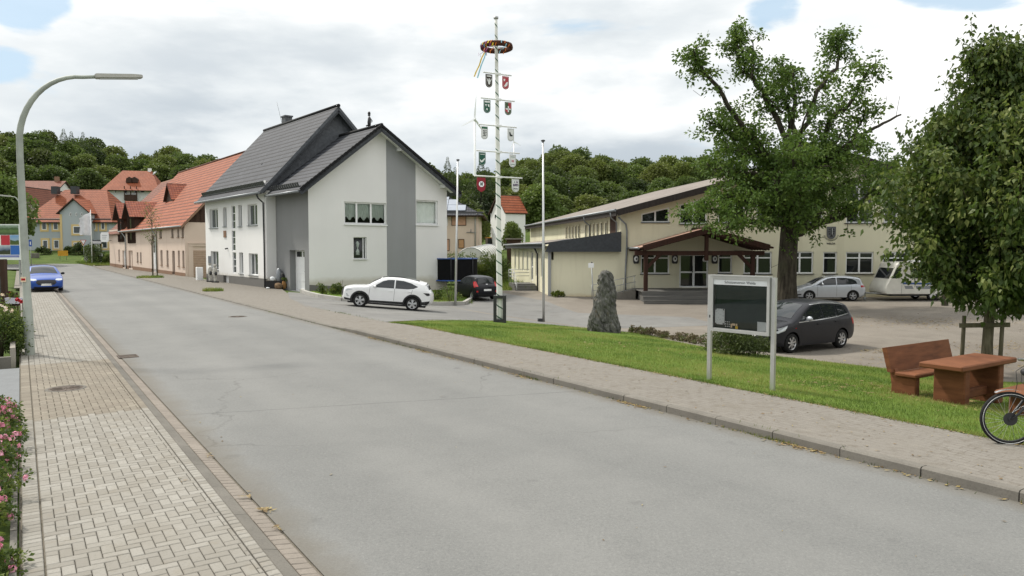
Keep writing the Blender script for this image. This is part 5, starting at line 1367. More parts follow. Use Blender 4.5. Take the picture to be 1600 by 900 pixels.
def curve(pts, n=5):
 """Catmull-Rom through points"""
 P = [Vector(p) for p in pts]; P = [P[0] * 2 - P[1]] + P + [P[-1] * 2 - P[-2]]; out = []
 for i in range(1, len(P) - 2):
  for k in range(n):
   t = k / n; a, b, c, d = P[i - 1:i + 3]
   out.append(.5 * ((2 * b) + (c - a) * t + (2 * a - 5 * b + 4 * c - d) * t * t + (3 * b - 3 * c + d - a) * t ** 3))
 return out + [P[-2]]

def oak():
 base = gp(1229, 486); Y = base.y; lv = Leaves(); tr = MB()
 root = empty('oak_tree', base, 'big old oak with gnarled bare limbs standing in the yard before the hall', 'tree')
 def lim(px, dy): n = len(px); return [at(u, v, Y + (dy * i / (n - 1))) for i, (u, v) in enumerate(px)]
 trunk = [base + Vector((0, 0, -.2)), base + Vector((0, 0, .35)), at(1229, 440, Y), at(1231, 400, Y), at(1233, 365, Y), at(1235, 330, Y), at(1236, 295, Y), at(1237, 255, Y), at(1238, 215, Y)]
 tr.tube(trunk, [.86, .6, .52, .49, .47, .38, .30, .22, .15], 14)
 spec = [([(1234, 320), (1215, 275), (1190, 231), (1163, 200), (1128, 151), (1091, 98), (1082, 79)], -2.5, .27),
   ([(1180, 222), (1150, 215), (1122, 195), (1108, 190)], -1, .12),
   ([(1237, 270), (1222, 203), (1194, 154), (1175, 123), (1156, 104), (1152, 75), (1150, 50)], 1.5, .22),
   ([(1175, 123), (1177, 95), (1176, 62)], .5, .07),
   ([(1224, 176), (1205, 162), (1190, 150)], .3, .1),
   ([(1238, 225), (1240, 160), (1239, 108)], .5, .22),
   ([(1236, 230), (1228, 160), (1222, 120), (1218, 100)], 2.5, .13),
   ([(1238, 255), (1253, 207), (1278, 141), (1306, 104), (1312, 70), (1307, 56)], 2, .2),
   ([(1239, 290), (1262, 262), (1284, 231), (1296, 188), (1327, 163), (1343, 132), (1365, 101)], -2, .24),
   ([(1238, 300), (1262, 259), (1303, 244), (1334, 222), (1359, 203), (1387, 188), (1408, 179)], 1, .22),
   ([(1334, 222), (1337, 200), (1350, 178), (1352, 160)], 0, .07),
   ([(1237, 375), (1267, 351), (1307, 344), (1333, 331), (1364, 300), (1395, 280)], -1.5, .26),
   ([(1230, 352), (1205, 347), (1182, 347), (1152, 349), (1137, 356)], -2.5, .17),
   ([(1182, 347), (1140, 330), (1100, 328), (1072, 338)], -1.5, .09),
   ([(1236, 335), (1205, 305), (1165, 285), (1130, 270), (1105, 255)], 2, .18),
   ([(1237, 330), (1270, 305), (1320, 285), (1370, 270), (1405, 255)], 2.5, .18),
   ([(1234, 300), (1195, 260), (1150, 235), (1120, 215)], 3, .15)]
 limbs = []
 for px, dy, r in spec:
  P = lim(px, dy); C = curve(P, 4); n = len(C)
  C = [p + Vector((rnd.gauss(0, .05), rnd.gauss(0, .08), rnd.gauss(0, .05))) * (1 if 0 < i < n - 1 else 0) for i, p in enumerate(C)]
  tr.tube(C, [r * .72 * (1 - .8 * i / (n - 1)) + .018 for i in range(n)], 8); limbs.append((C, r))
 for _ in range(26):                        # boughs towards and away from the viewer fill the middle
  t = rnd.uniform(.35, .95); i = int(3 + t * (len(trunk) - 4)); b = trunk[min(i, len(trunk) - 1)]
  a = rnd.uniform(0, 6.283); L = rnd.uniform(2.2, 4.6) * (1.25 - .5 * t); d = Vector((math.cos(a), math.sin(a) * 1.1, rnd.uniform(.1, .7)))
  C = [b + d * L * k / 5 + Vector((rnd.gauss(0, .12), rnd.gauss(0, .12), .25 * (k / 5) ** 2 * L * .4 + rnd.gauss(0, .1))) for k in range(6)]
  tr.tube(C, [.12 * (1 - k / 6) + .015 for k in range(6)], 6); limbs.append((C, .12))
 def spray(p, d, L, n):
  q = p + d * L; m_ = (p + q) / 2 + Vector((rnd.gauss(0, .12), rnd.gauss(0, .12), rnd.gauss(0, .1)))
  tr.tube([p, m_, q], [.022, .016, .008], 4, caps=False)
  for c, r in ((q, .36), (m_, .30)):
   if rnd.random() < .92: lv.cluster(c, r * rnd.uniform(.7, 1.3), n, .205, (.1, .9), .7, .25, .25, .6)
 for li, (C, r) in enumerate(limbs):
  n = len(C); L = sum((C[i + 1] - C[i]).length for i in range(n - 1)); k = int(L * (5.2 if li < 17 else 4.2))
  bare = (li == 9)
  for _ in range(k):
   f = rnd.uniform(.16 if r < .2 else .3, 1.0)
   if bare and f > .62: continue
   if li == 11 and f < .45: continue
   x = f * (n - 1); i = min(int(x), n - 2); p = C[i].lerp(C[i + 1], x - i)
   ax = (C[i + 1] - C[i]).normalized(); d = Vector((rnd.gauss(0, 1), rnd.gauss(0, 1), rnd.gauss(.15, .75))); d = (d - ax * d.dot(ax) * .6).normalized()
   spray(p, d, rnd.uniform(.35, 1.3) * (1.15 - .40 * f), 23)
 for (u, v, n) in ((1330, 250, 7), (1372, 238, 6), (1350, 285, 7), (1392, 262, 5), (1300, 205, 5), (1345, 215, 5), (1310, 270, 6), (1290, 240, 6), (1180, 250, 6), (1150, 290, 6), (1205, 275, 6), (1085, 335, 5), (1110, 350, 5), (1150, 330, 6), (1165, 355, 4), (1130, 310, 5), (1200, 320, 7), (1270, 320, 7), (1320, 312, 7), (1370, 330, 5), (1180, 300, 6), (1240, 330, 5)):
  for _ in range(n): lv.cluster(at(u + rnd.gauss(0, 11), v + rnd.gauss(0, 8), Y + rnd.uniform(-3.2, 1)), .38, 30, .15, (.05, .75), .6, .1, .3, .6)
 for pts in ([(1355, 205), (1384, 160), (1386, 150)], [(1400, 182), (1404, 160), (1406, 150)], [(1224, 410), (1205, 418)], [(1095, 150), (1083, 141)]):
  tr.tube([at(u, v, Y) for u, v in pts], .012, 4)
 tr.build('trunk', M['oak_bark'], root, recalc=False); lv.build('crown', M['leaf_oak'], root)
oak()

def linden():
 base = gp(1541, 588); Y = base.y; lv = Leaves(); br = Leaves(); tr = MB()
 root = empty('linden_tree', base, 'dense young linden with pale hanging bracts, tied to two stakes behind the benches', 'tree')
 top = at(1535, 40, Y); z0, z1 = at(1541, 492, Y).z, top.z
 tr.tube([base - Vector((0, 0, .1)), base + Vector((0, 0, .9)), base + Vector((.05, 0, 2.2)), base + Vector((.1, 0, 4.5)), base + Vector((.05, 0, 6.5)), Vector((top.x, Y, z1 - .6))], [.17, .13, .12, .09, .05, .015], 10)
 prof = [(490, 1438), (470, 1420), (430, 1428), (400, 1420), (360, 1398), (330, 1372), (300, 1376), (270, 1392), (230, 1422), (200, 1446), (170, 1470), (140, 1488), (110, 1501), (80, 1512), (55, 1521), (30, 1531)]
 def rad(v):
  for (a, p), (b, q) in zip(prof, prof[1:]):
   if b <= v <= a: return (1550 - (p + (q - p) * (a - v) / (a - b))) * Y / F
  return .2
 zz = lambda v: CAMH + (388 - v) * Y / F
 cx = base.x + .15
 def grow(v, a, rr, low):
  """a bough from the leader out to the envelope, leafed along its outer part"""
  z = zz(v); c = Vector((cx, Y, z)); e = c + Vector((math.cos(a) * rr, math.sin(a) * rr, 0))
  s = Vector((cx, Y, max(z0 + .25, z - rr * rnd.uniform(.45, .8)))); m_ = s.lerp(e, .5) + Vector((0, 0, -.08 * rr))
  tr.tube([s, m_, e], [.03, .018, .007], 4, caps=False)
  C = curve([s, m_, e], 6); n = len(C); tb = rnd.uniform(0, .35)
  for i in range(3, n):
   f = i / (n - 1); p = C[i]
   for _ in range(2 if f < .6 else 3):
    q = p + Vector((rnd.gauss(0, .17), rnd.gauss(0, .17), rnd.gauss(0, .16)))
    lv.cluster(q, .24, 9, .13, (tb, tb + .3) if f < .8 else (tb + .1, tb + .65), .8, -.1, .5, .85)  # crown's inner shade painted into leaf tone: darker inside, lighter towards the tips
    if f > .6 and rnd.random() < .4:
     for _k in range(3): w = q + Vector((rnd.gauss(0, .15), rnd.gauss(0, .15), rnd.gauss(0, .12))); br.leaf(w, (rnd.gauss(0, .25), rnd.gauss(0, .25), -1), rnd.uniform(.08, .15), .025, rnd.uniform(.8, 1), 0)
 for _ in range(310):
  v = rnd.uniform(80, 432); a = rnd.uniform(0, 6.283); r = rad(v) * rnd.uniform(.66, .98) * (1 + .17 * math.sin(a * 5 + v * .06))
  if (math.sin(a) > .5 or v < 150) and rnd.random() < .5: continue
  grow(v, a, max(.25, r), v > 300)
 for (u0, v0, u1, v1) in ((1520, 120, 1518, 26), (1540, 110, 1552, 42), (1530, 130, 1500, 62), (1500, 180, 1487, 110), (1556, 100, 1572, 55), (1570, 140, 1588, 92), (1470, 230, 1462, 168), (1440, 260, 1402, 205), (1410, 330, 1370, 308), (1580, 110, 1596, 80), (1545, 120, 1536, 60)):
  P = [at(u0 + (u1 - u0) * k / 8, v0 + (v1 - v0) * k / 8, Y + rnd.gauss(0, .15)) for k in range(9)]; tr.tube(P, [.018 - .0018 * k for k in range(9)], 4, caps=False)
  for k, p in enumerate(P[1:]):
   for _ in range(13 - k): d = Vector((rnd.gauss(0, 1), rnd.gauss(0, 1), rnd.gauss(0, .4))).normalized(); lv.leaf(p + d * .06 * rnd.random() * (9 - k) ** .5, d + Vector((0, 0, -.3)), rnd.uniform(.09, .14), .095, rnd.uniform(0, .6), .5)
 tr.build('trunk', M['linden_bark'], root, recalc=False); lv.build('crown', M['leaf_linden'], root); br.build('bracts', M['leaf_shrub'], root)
 # two stakes with a cross rail
 s = MB(); P1, P2 = gp(1508, 571), gp(1553, 597)
 P1 = Vector((base.x - .62, Y + .12, H(base.x - .62, Y + .12))); P2 = Vector((base.x + .22, Y - .18, H(base.x + .2, Y - .18)))
 so = empty('tree_stakes', P1, 'two weathered wooden stakes with a cross rail holding the linden', 'tree stakes')
 for P, h in ((P1, 1.62), (P2, 1.66)): q = MB(); q.tube([P - Vector((0, 0, .1)), P + Vector((.03, 0, h * .5)), P + Vector((.05, .0, h))], [.055, .052, .05], 8); q.build('stake', M['weathered_wood'], so)
 q = MB(); q.bar(P1 + Vector((-.12, -.07, 1.36)), P2 + Vector((.2, -.07, 1.42)), .05, .12); q.build('rail', M['weathered_wood'], so)
linden()

# --- crowns for the wood: a few shapes, shared by every copy
def crown_mesh(name, R_, Hh, n, L, mat, lobes=16, flat=.75, conif=False):
 lv = Leaves(); tb = MB(); C = []
 if conif:
  for _ in range(n):
   f = rnd.random() ** 1.3; r = R_ * (1.04 - f) * rnd.random() ** .5 * (.62 + .5 * abs(math.sin(f * 24 + rnd.random() * .5))); a = rnd.random() * 6.283
   d = Vector((math.cos(a), math.sin(a), -.25 + rnd.gauss(0, .2))); l = L * rnd.uniform(.7, 1.4) * (1.15 - f); lv.leaf((r * math.cos(a), r * math.sin(a), Hh * (.12 + .88 * f)), d, l, l * .4, rnd.random() * .6, .2)
 else:
  for k in range(lobes):
   a = rnd.random() * 6.283; f = (k + .5) / lobes; z = Hh * (.34 + .5 * f); w = math.sin(math.pi * min(1, .22 + .68 * f)) ; r = R_ * w * rnd.uniform(.3, .72)
   C.append((Vector((r * math.cos(a), r * math.sin(a), z)), R_ * rnd.uniform(.36, .56), rnd.uniform(0, 1)))
  C.append((Vector((0, 0, Hh * .80)), R_ * .5, .6)); C.append((Vector((0, 0, Hh * .5)), R_ * .75, .3))
  w = [c[1] ** 2 for c in C]
  for c, r, tn in rnd.choices(C, w, k=n):
   d = Vector((rnd.gauss(0, 1), rnd.gauss(0, 1), rnd.gauss(.25, 1))).normalized(); k = 1 + .16 * math.sin(d.x * 7 + tn * 9) * math.sin(d.y * 6 + d.z * 5)
   p = c + Vector((d.x, d.y, d.z * .86)) * r * k * rnd.uniform(.78, 1.06)
   if p.z < Hh * .14: continue
   e = d + Vector((rnd.gauss(0, .8), rnd.gauss(0, .8), rnd.gauss(.1, .7))); l = L * rnd.uniform(.65, 1.35)
   lv.leaf(p, e, l, l * .75, min(1, max(0, .25 + tn * .5 + rnd.gauss(0, .18))), .15)
 tb.tube([(0, 0, -.6), (0, 0, Hh * .3), (0, 0, Hh * .62)], [R_ * .085, R_ * .065, R_ * .03], 7)
 for k in range(0 if conif else 5): a = k * 1.3; tb.tube([(0, 0, Hh * .3), (R_ * .3 * math.cos(a), R_ * .3 * math.sin(a), Hh * .5), (R_ * .5 * math.cos(a), R_ * .5 * math.sin(a), Hh * .66)], [R_ * .04, R_ * .025, .03], 5)
 me = bpy.data.meshes.new(name); i0 = len(lv.V); V = lv.V + tb.v; Fc = lv.F + [tuple(i + i0 for i in f) for f in tb.f]
 me.from_pydata(V, [], Fc); me.materials.append(mat); me.materials.append(M['oak_bark'])
 me.polygons.foreach_set('material_index', [0] * len(lv.F) + [1] * len(tb.f)); me.attributes.new('rnd', 'FLOAT', 'FACE').data.foreach_set('value', lv.A + [0.0] * len(tb.f))
 return me
VAR = [crown_mesh('broadleaf_crown', 5.2, 14, 6500, .62, M['leaf_forest'], 15 + i) for i in range(4)] + [crown_mesh('pale_crown', 4.8, 13, 6000, .58, M['leaf_forest_pale'], 14 + i) for i in range(2)] + [crown_mesh('dark_crown', 5.0, 14, 6000, .6, M['leaf_dark'], 15)]
CON = [crown_mesh('conifer_crown', 3.9, 15, 3600, .8, M['leaf_dark'], conif=True)]
LAB = {'leaf_forest': 'one of the mid green broadleaf trees of the wooded hill', 'leaf_forest_pale': 'one of the paler green broadleaf trees of the wooded hill', 'leaf_dark': 'one of the darkest broadleaf trees of the wooded hill'}
def plant(u, Y, vtop, me=None, label=None, group=None, name='forest_tree', wide=1.0, cat='tree'):
 me = me or rnd.choice(VAR); x = (u - 800) * Y / F; zb = T(x, Y); zt = CAMH + (388 - vtop) * Y / F; hh = max(v.co.z for v in me.vertices) if not me.get('hh') else me['hh']; me['hh'] = hh
 k = max(.35, (zt - zb) / hh); o = bpy.data.objects.new(name, me); col.objects.link(o); o.location = (x, Y, zb)
 w = (k * .5 + .5 * 1.0) * wide * rnd.uniform(.9, 1.15); o.scale = (w, w, k); o.rotation_euler = (0, 0, rnd.random() * 6.28)
 con = me in CON
 if label is None:
  mn = me.materials[0].name; side = 'left wooded hill' if u < 480 else 'wooded hill behind the hall'
  label = 'one of the dark conifers on the ' + side if con else LAB[mn].replace('wooded hill', side); group = label.replace('one of the ', '')
 return tag(o, label, cat, group)
def wood():
 for (Y, dv, step) in ((128, 66, 46), (150, 42, 42), (172, 25, 38), (196, 10, 33), (218, 1, 29)):
  u = 560
  while u < 1480:
   if not (Y < 140 and 690 < u < 835) and not (Y > 150 and u > 1330): plant(u + rnd.uniform(-8, 8), Y + rnd.uniform(-7, 7), crest(u) + dv + rnd.uniform(-4, 9) * (1.6 if dv > 20 else .7), rnd.choices(VAR, (4, 4, 4, 4, 2.5, 2.5, 3))[0])
   u += step * rnd.uniform(.85, 1.2)
 for (Y, dv, step) in ((176, 46, 40), (192, 24, 37), (208, 8, 34), (222, 0, 30)):
  u = -40
  while u < 425:
   if Y < 185 and u > 150: pass
   else: plant(u + rnd.uniform(-8, 8), Y + rnd.uniform(-5, 5), crest(u) + dv + rnd.uniform(-4, 8), rnd.choices(VAR, (4, 4, 4, 4, 1.0, 1.0, 6))[0])
   u += step * rnd.uniform(.85, 1.2)
 for (u, Y, v) in ((106, 205, 203), (118, 208, 207), (136, 210, 208), (225, 215, 238), (248, 218, 236), (700, 190, 246), (752, 150, 248), (762, 155, 262), (712, 175, 262), (690, 170, 275), (735, 165, 280)): plant(u, Y, v, CON[0])
wood()
def yard_tree(u, v, Y, vtop, label, me, wide=1.0): plant(u, Y, vtop, me, label, None, 'broadleaf_tree', wide)
yard_tree(8, 300, 105, 268, 'pale leafy tree at the left edge before the stone house', VAR[4], .8)
yard_tree(715, 300, 122, 300, 'dark tree standing between the beige house and the tall white house', VAR[6], .9)
yard_tree(748, 340, 108, 326, 'columnar green tree close behind the beige house', VAR[0], .45)
yard_tree(845, 330, 118, 285, 'bright green tree to the right of the tall white house', VAR[5], .9)
yard_tree(800, 370, 88, 345, 'small hazel tree in front of the tall white house', VAR[4], .42)
yard_tree(165, 330, 140, 308, 'green tree behind the grey house, left of the barn', VAR[0], .8)
yard_tree(205, 330, 150, 320, 'bushy tree below the hillside house', VAR[1], .9)
yard_tree(240, 320, 152, 310, 'broad bush below the right side of the hillside house', VAR[5], .9)
NEAR = crown_mesh('near_crown', 3.4, 9, 16000, .24, M['leaf_forest_pale'], 18)
plant(1478, 42, 166, NEAR, 'leafy bright green tree between the oak and the linden', None, 'broadleaf_tree', .62)
plant(1660, 27, 78, NEAR, 'bright green tree at the right edge behind the linden', None, 'broadleaf_tree', .85)

# --- shrubs
def shrub(name, label, c, rad, n, L, mat, cat='shrub', group=None, wr=.6, up=.4, stems=5, flowers=None, droop=.2):
 c = Vector(c); root = empty(name, c, label, cat, group); lv = Leaves(); t = MB(); K = max(5, int(n / 40))
 for _ in range(stems): a = rnd.random() * 6.28; r = rnd.random() * .7; t.tube([c + Vector((rad[0] * r * .2 * math.cos(a), rad[1] * r * .2 * math.sin(a), -.05)), c + Vector((rad[0] * r * math.cos(a), rad[1] * r * math.sin(a), rad[2] * rnd.uniform(1.0, 1.7)))], [.015, .006], 5)
 pts = []
 for _ in range(K):
  d = Vector((rnd.gauss(0, 1), rnd.gauss(0, 1), abs(rnd.gauss(0, 1)))).normalized(); f = rnd.uniform(.45, 1.0)
  p = c + Vector((d.x * rad[0] * f, d.y * rad[1] * f, rad[2] * (.25 + d.z * 1.6 * f))); pts.append(p)
  lv.cluster(p, min(rad) * .34, 40, L, (0, 1), .8, up, droop, wr)
 t.build('stems', M['weathered_wood'], root, recalc=False); lv.build('foliage', mat, root)
 if flowers:
  for nm, fm, k, r, where in flowers:
   f = MB()
   cand = sorted(pts, key=lambda p: -(p.z - c.z) / rad[2] - .6 * (c.y - p.y) / rad[1])[:max(k * 2, 4)]
   for p in rnd.sample(cand, min(k, len(cand))) if where is None else where:
    q0 = Vector(p) + (Vector((rnd.gauss(0, .05), -.03, rad[2] * .2 + rnd.gauss(0, .03))) if where is None else Vector((0, 0, 0)))
    for _ in range(9):                # a head of small cupped petals
     d = Vector((rnd.gauss(0, 1), rnd.gauss(0, 1), rnd.gauss(.3, .8))).normalized(); q = q0 + d * r * .6; s = d.orthogonal().normalized() * r * .55; w = d.cross(s)
     f.poly([q - s, q - w + d * r * .2, q + s, q + w + d * r * .2], 0, None, rnd.random() * .9 + .05)
   f.build(nm, fm, root, recalc=False)
 return root
def petal(name, a, b):
 k = N(name); r = k.attr('rnd'); return k.out(k.mix(r, a, b), .6, 0, .2)
M['petal_pink'] = petal('petal_pink', (.62, .20, .30), (.80, .48, .55)); M['petal_red'] = petal('petal_red', (.42, .012, .02), (.55, .03, .045)); M['petal_cream'] = petal('petal_cream', (.78, .62, .45), (.82, .76, .66))
# pink-flowered bed along the bottom left edge
for i, (s, t, rx, rz) in enumerate(((.5, -9.02, .42, .24), (1.5, -9.05, .45, .25), (2.5, -9.08, .48, .26), (3.55, -9.1, .5, .28), (4.6, -9.12, .52, .28), (5.7, -9.12, .55, .30), (6.7, -9.08, .5, .32), (7.5, -9.1, .42, .30))):
 x, y = xy(s, -8.86 - .03 * (i % 3)); sh = shrub('pink_flower_bush', 'low pink flowering ground rose in the bed along the left pavement', (x, y, .05), (rx * .62, rx * .9, rz * .85), 1900, .042, M['leaf_rose'], 'flowers', 'pink flowers bordering the left pavement', .7, .5, 6, [('blossoms', M['petal_pink'], 34, .042, None)])
# rose bushes behind the low garden wall
rb = gp(15, 548)
for (u, v, Y, r, h, fl, lab) in ((0, 540, 17.4, .62, .72, [('cream_roses', M['petal_cream'], 5, .055, [at(4, 461, 17.2), at(8, 481, 17), at(9, 485, 17), at(18, 485, 17.2), at(2, 478, 17)])], 'rose bush with cream blooms behind the garden edging'), (22, 540, 17.9, .26, .60, [('red_roses', M['petal_red'], 4, .06, [at(29, 470, 17.7), at(33, 472, 17.7), at(36, 472.5, 17.8), at(27, 468, 17.7)])], 'rose bush with dark red blooms beside the street lamp')):
 p = at(u, v, Y); shrub('rose_bush', lab, (p.x, p.y, .05), (r, r, h), 4200, .055, M['leaf_rose'], 'rose bush', None, .65, .3, 9, fl)
p = at(-40, 540, 17.6); shrub('rose_bush', 'dark green rose bush at the left picture edge', (p.x, p.y, .05), (.9, .9, .7), 3000, .06, M['leaf_rose'], 'rose bush')
# yew-like bush behind the notice board
p = gp(1150, 554); shrub('evergreen_bush', 'low dark evergreen bush behind the notice board', p, (.95, .8, .52), 6500, .10, M['leaf_dark'], 'bush', None, .3, .3, 6)
p = gp(1195, 545); shrub('green_bush', 'small lighter green bush between notice board and grey car', p, (.5, .5, .24), 1500, .08, M['leaf_shrub'], 'bush')
# withered clipped hedge along the yard edge
for i in range(9):
 f = i / 8; x, y = 5.0 + (7.9 - 5.0) * f ** 1.0, 29.6 + (21.9 - 29.6) * f
 if i > 6: continue
 shrub('dry_hedge', 'half withered brown clipped hedge plant along the yard edge', (x, y, H(x, y)), (.36, .6, .16), 1100, .07, M['dry_hedge'], 'hedge', 'withered hedge plants along the yard edge', .5, .5, 6)
# far greenery
for (u, v, r, h, m_, lab, nm) in ((69, 398, 1.1, .55, 'leaf_dark', 'low green bush under the left windows of the grey house', 'bush'), (123, 400, 1.0, .9, 'leaf_dark', 'round dark bush under the bay of the grey house', 'bush'), (148, 406, 1.3, 1.6, 'leaf_dark', 'dark copper bush under the notice shelter', 'bush'), (137, 398, .8, .7, 'leaf_shrub', 'light bush to the left of the notice shelter', 'bush'), (108, 398, .6, .6, 'leaf_dark', 'little dark bush to the right of the yellow town sign', 'bush'), (174, 384, 1.2, .7, 'leaf_shrub', 'green bush at the barn corner below the white sign', 'bush')):
 Y = 108 if u in (148, 174) else 120; x = (u - 800) * Y / F; shrub(nm, lab, (x, Y, T(x, Y)), (r, r, h), 1800, .22, M[m_], 'bush')
for k in range(5):                              # tall hedge behind the white house
 x = -5.7 + k * 1.15; Y = 62 - k * .2; shrub('hedge_conifer', 'feathery conifer of the tall hedge beside the trampoline', (x, Y, H(x, Y)), (.95, .95, 1.35 + .1 * (k % 2)), 3200, .2, M['leaf_shrub'] if k in (3,) else M['leaf_forest'], 'hedge', 'conifers of the hedge behind the trampoline', .3, .8, 3)
# plants in the bed of the white house
C0 = WH[3] + WH[5] * .68 - WH[4] * 5.54
for (u, v, r, h, lab) in ((503, 462, .35, .5, 'spindly yellow green plant at the left end of the house bed'), (521, 462, .35, .4, 'yellow green plant just left of the white car'), (531, 462, .4, .6, 'bushy yellow plant touching the nose of the white car'), (683, 470, .4, .45, 'yellowish plant in the bed behind the white car'), (703, 474, .6, .62, 'largest yellow flowering plant in the bed beside the flagpole')):
 p = gp(u, v); shrub('bed_plant', lab, p, (r, r, h), 500, .12, M['leaf_shrub'], 'plant', None, .4, .6, 8)
for (u, v, r, h, lab) in ((872, 464, .45, .22, 'leafy weed at the foot of the annex corner'), (898, 462, .3, .22, 'tuft of weeds growing along the annex wall'), (908, 459, .4, .2, 'second tuft of weeds close to the ramp railing')):
 p = gp(u, v); shrub('weed_clump', lab, p, (r, r, h), 400, .16, M['leaf_shrub'], 'weeds')
blades('forecourt_weeds', tuft_pts([(gp(235, 434).x, gp(235, 434).y, 1.1, 900), (gp(333, 455).x, gp(333, 455).y, .6, 500)]), M['blade'], .1, .28, .02, 'green weeds growing in the forecourt paving', 'weeds')
def bed_grass():
 pts = []
 while len(pts) < 5000:
  q = gp(rnd.uniform(478, 738), rnd.uniform(452, 477)); e = q - C0; k = e.dot(WH[5]); w = -e.dot(WH[4])
  lim = 461 + (q.x * F / q.y + 800 - 478) * .075
  if -.5 < k < 13 and w > .15 and 388 + (CAMH - q.z) * F / q.y < min(lim, 475.5): pts.append((q.x, q.y))
 blades('bed_grass', pts, M['blade'], .12, .26, .014, 'grass in the bed before the white house', 'grass')
 pts = []
 for _ in range(5200):
  x, Y = rnd.uniform(-3, 2.8), rnd.uniform(54, 74)
  if x < 2.8 - (Y - 50) * .156 - .3 and not (abs(x - .4 + (Y - 54) * .04) < .35): pts.append((x, Y))
 blades('bank_grass', pts, M['blade'], .1, .5, .03, 'rough grass on the bank beside the annex', 'grass')
bed_grass()
def sapling():
 b = gp(239, 433); root = empty('street_sapling', b, 'thin nearly bare young tree on the pavement before the barn', 'tree'); t = MB(); lv = Leaves(); Y = b.y
 t.tube([b, b + Vector((.0, 0, 3)), b + Vector((.05, 0, 6.2))], [.06, .045, .015], 6)
 for _ in range(26):
  z = rnd.uniform(2.6, 6.2); a = rnd.random() * 6.28; L = rnd.uniform(.6, 1.3); p = b + Vector((0, 0, z)); q = p + Vector((math.cos(a) * L * .6, math.sin(a) * L * .6, L * .8)); t.tube([p, q], [.018, .006], 4)
  lv.cluster(q, .3, 7, .13, (.3, 1)); lv.cluster((p + q) / 2, .3, 4, .13, (.3, 1))
 t.build('trunk', M['linden_bark'], root, recalc=False); lv.build('crown', M['leaf_shrub'], root)
 b2 = b + Vector((.35, .1, 0)); s = MB(); s.tube([b2, b2 + Vector((0, 0, 4.2))], .05, 6); tag(s.build('tree_stake', M['weathered_wood'], loc=b2), 'tall thin stake beside the street sapling', 'stake')
sapling()
# ================================================================== vehicles
def paint(name, c, metal=.3, rough=.28, coat=.8, spec=.5):
 k = N(name); f = k.noise(k.obj(), 3, 3); k.b.inputs['Coat Weight'].default_value = coat; k.b.inputs['Coat Roughness'].default_value = .04
 return k.out(k.mix(k.ramp(f, .3, .7), tuple(x * .95 for x in c), c), rough, metal, spec)
M['paint_white'] = paint('paint_white', (.78, .79, .79), 0); M['paint_grey'] = paint('paint_grey', (.010, .011, .016), .0, .38, .2, .25); M['paint_silver'] = paint('paint_silver', (.50, .53, .57), .45)
M['paint_black'] = paint('paint_black', (.004, .0045, .008), 0, .38, .2, .25); M['paint_blue'] = paint('paint_blue', (.010, .065, .34), .2, .3, .5); M['caravan_white'] = plain('caravan_white', (.66, .65, .59), .35, 0, .5, .08, 2)
def seg_dist(p, a, b):
 ab = (b[0] - a[0], b[1] - a[1]); L = ab[0] ** 2 + ab[1] ** 2
 t = max(0, min(1, ((p[0] - a[0]) * ab[0] + (p[1] - a[1]) * ab[1]) / L)) if L else 0
 return math.hypot(p[0] - a[0] - ab[0] * t, p[1] - a[1] - ab[1] * t)
def inpoly(x, y, poly):
 c = False; j = len(poly) - 1
 for i in range(len(poly)):
  a, b = poly[i], poly[j]
  if (a[1] > y) != (b[1] > y) and x < (b[0] - a[0]) * (y - a[1]) / (b[1] - a[1]) + a[0]: c = not c
  j = i
 return c
def smooth2(pts, n=4):
 C = curve([(x, 0, z) for x, z in pts], n); return [(p.x, p.z) for p in C]
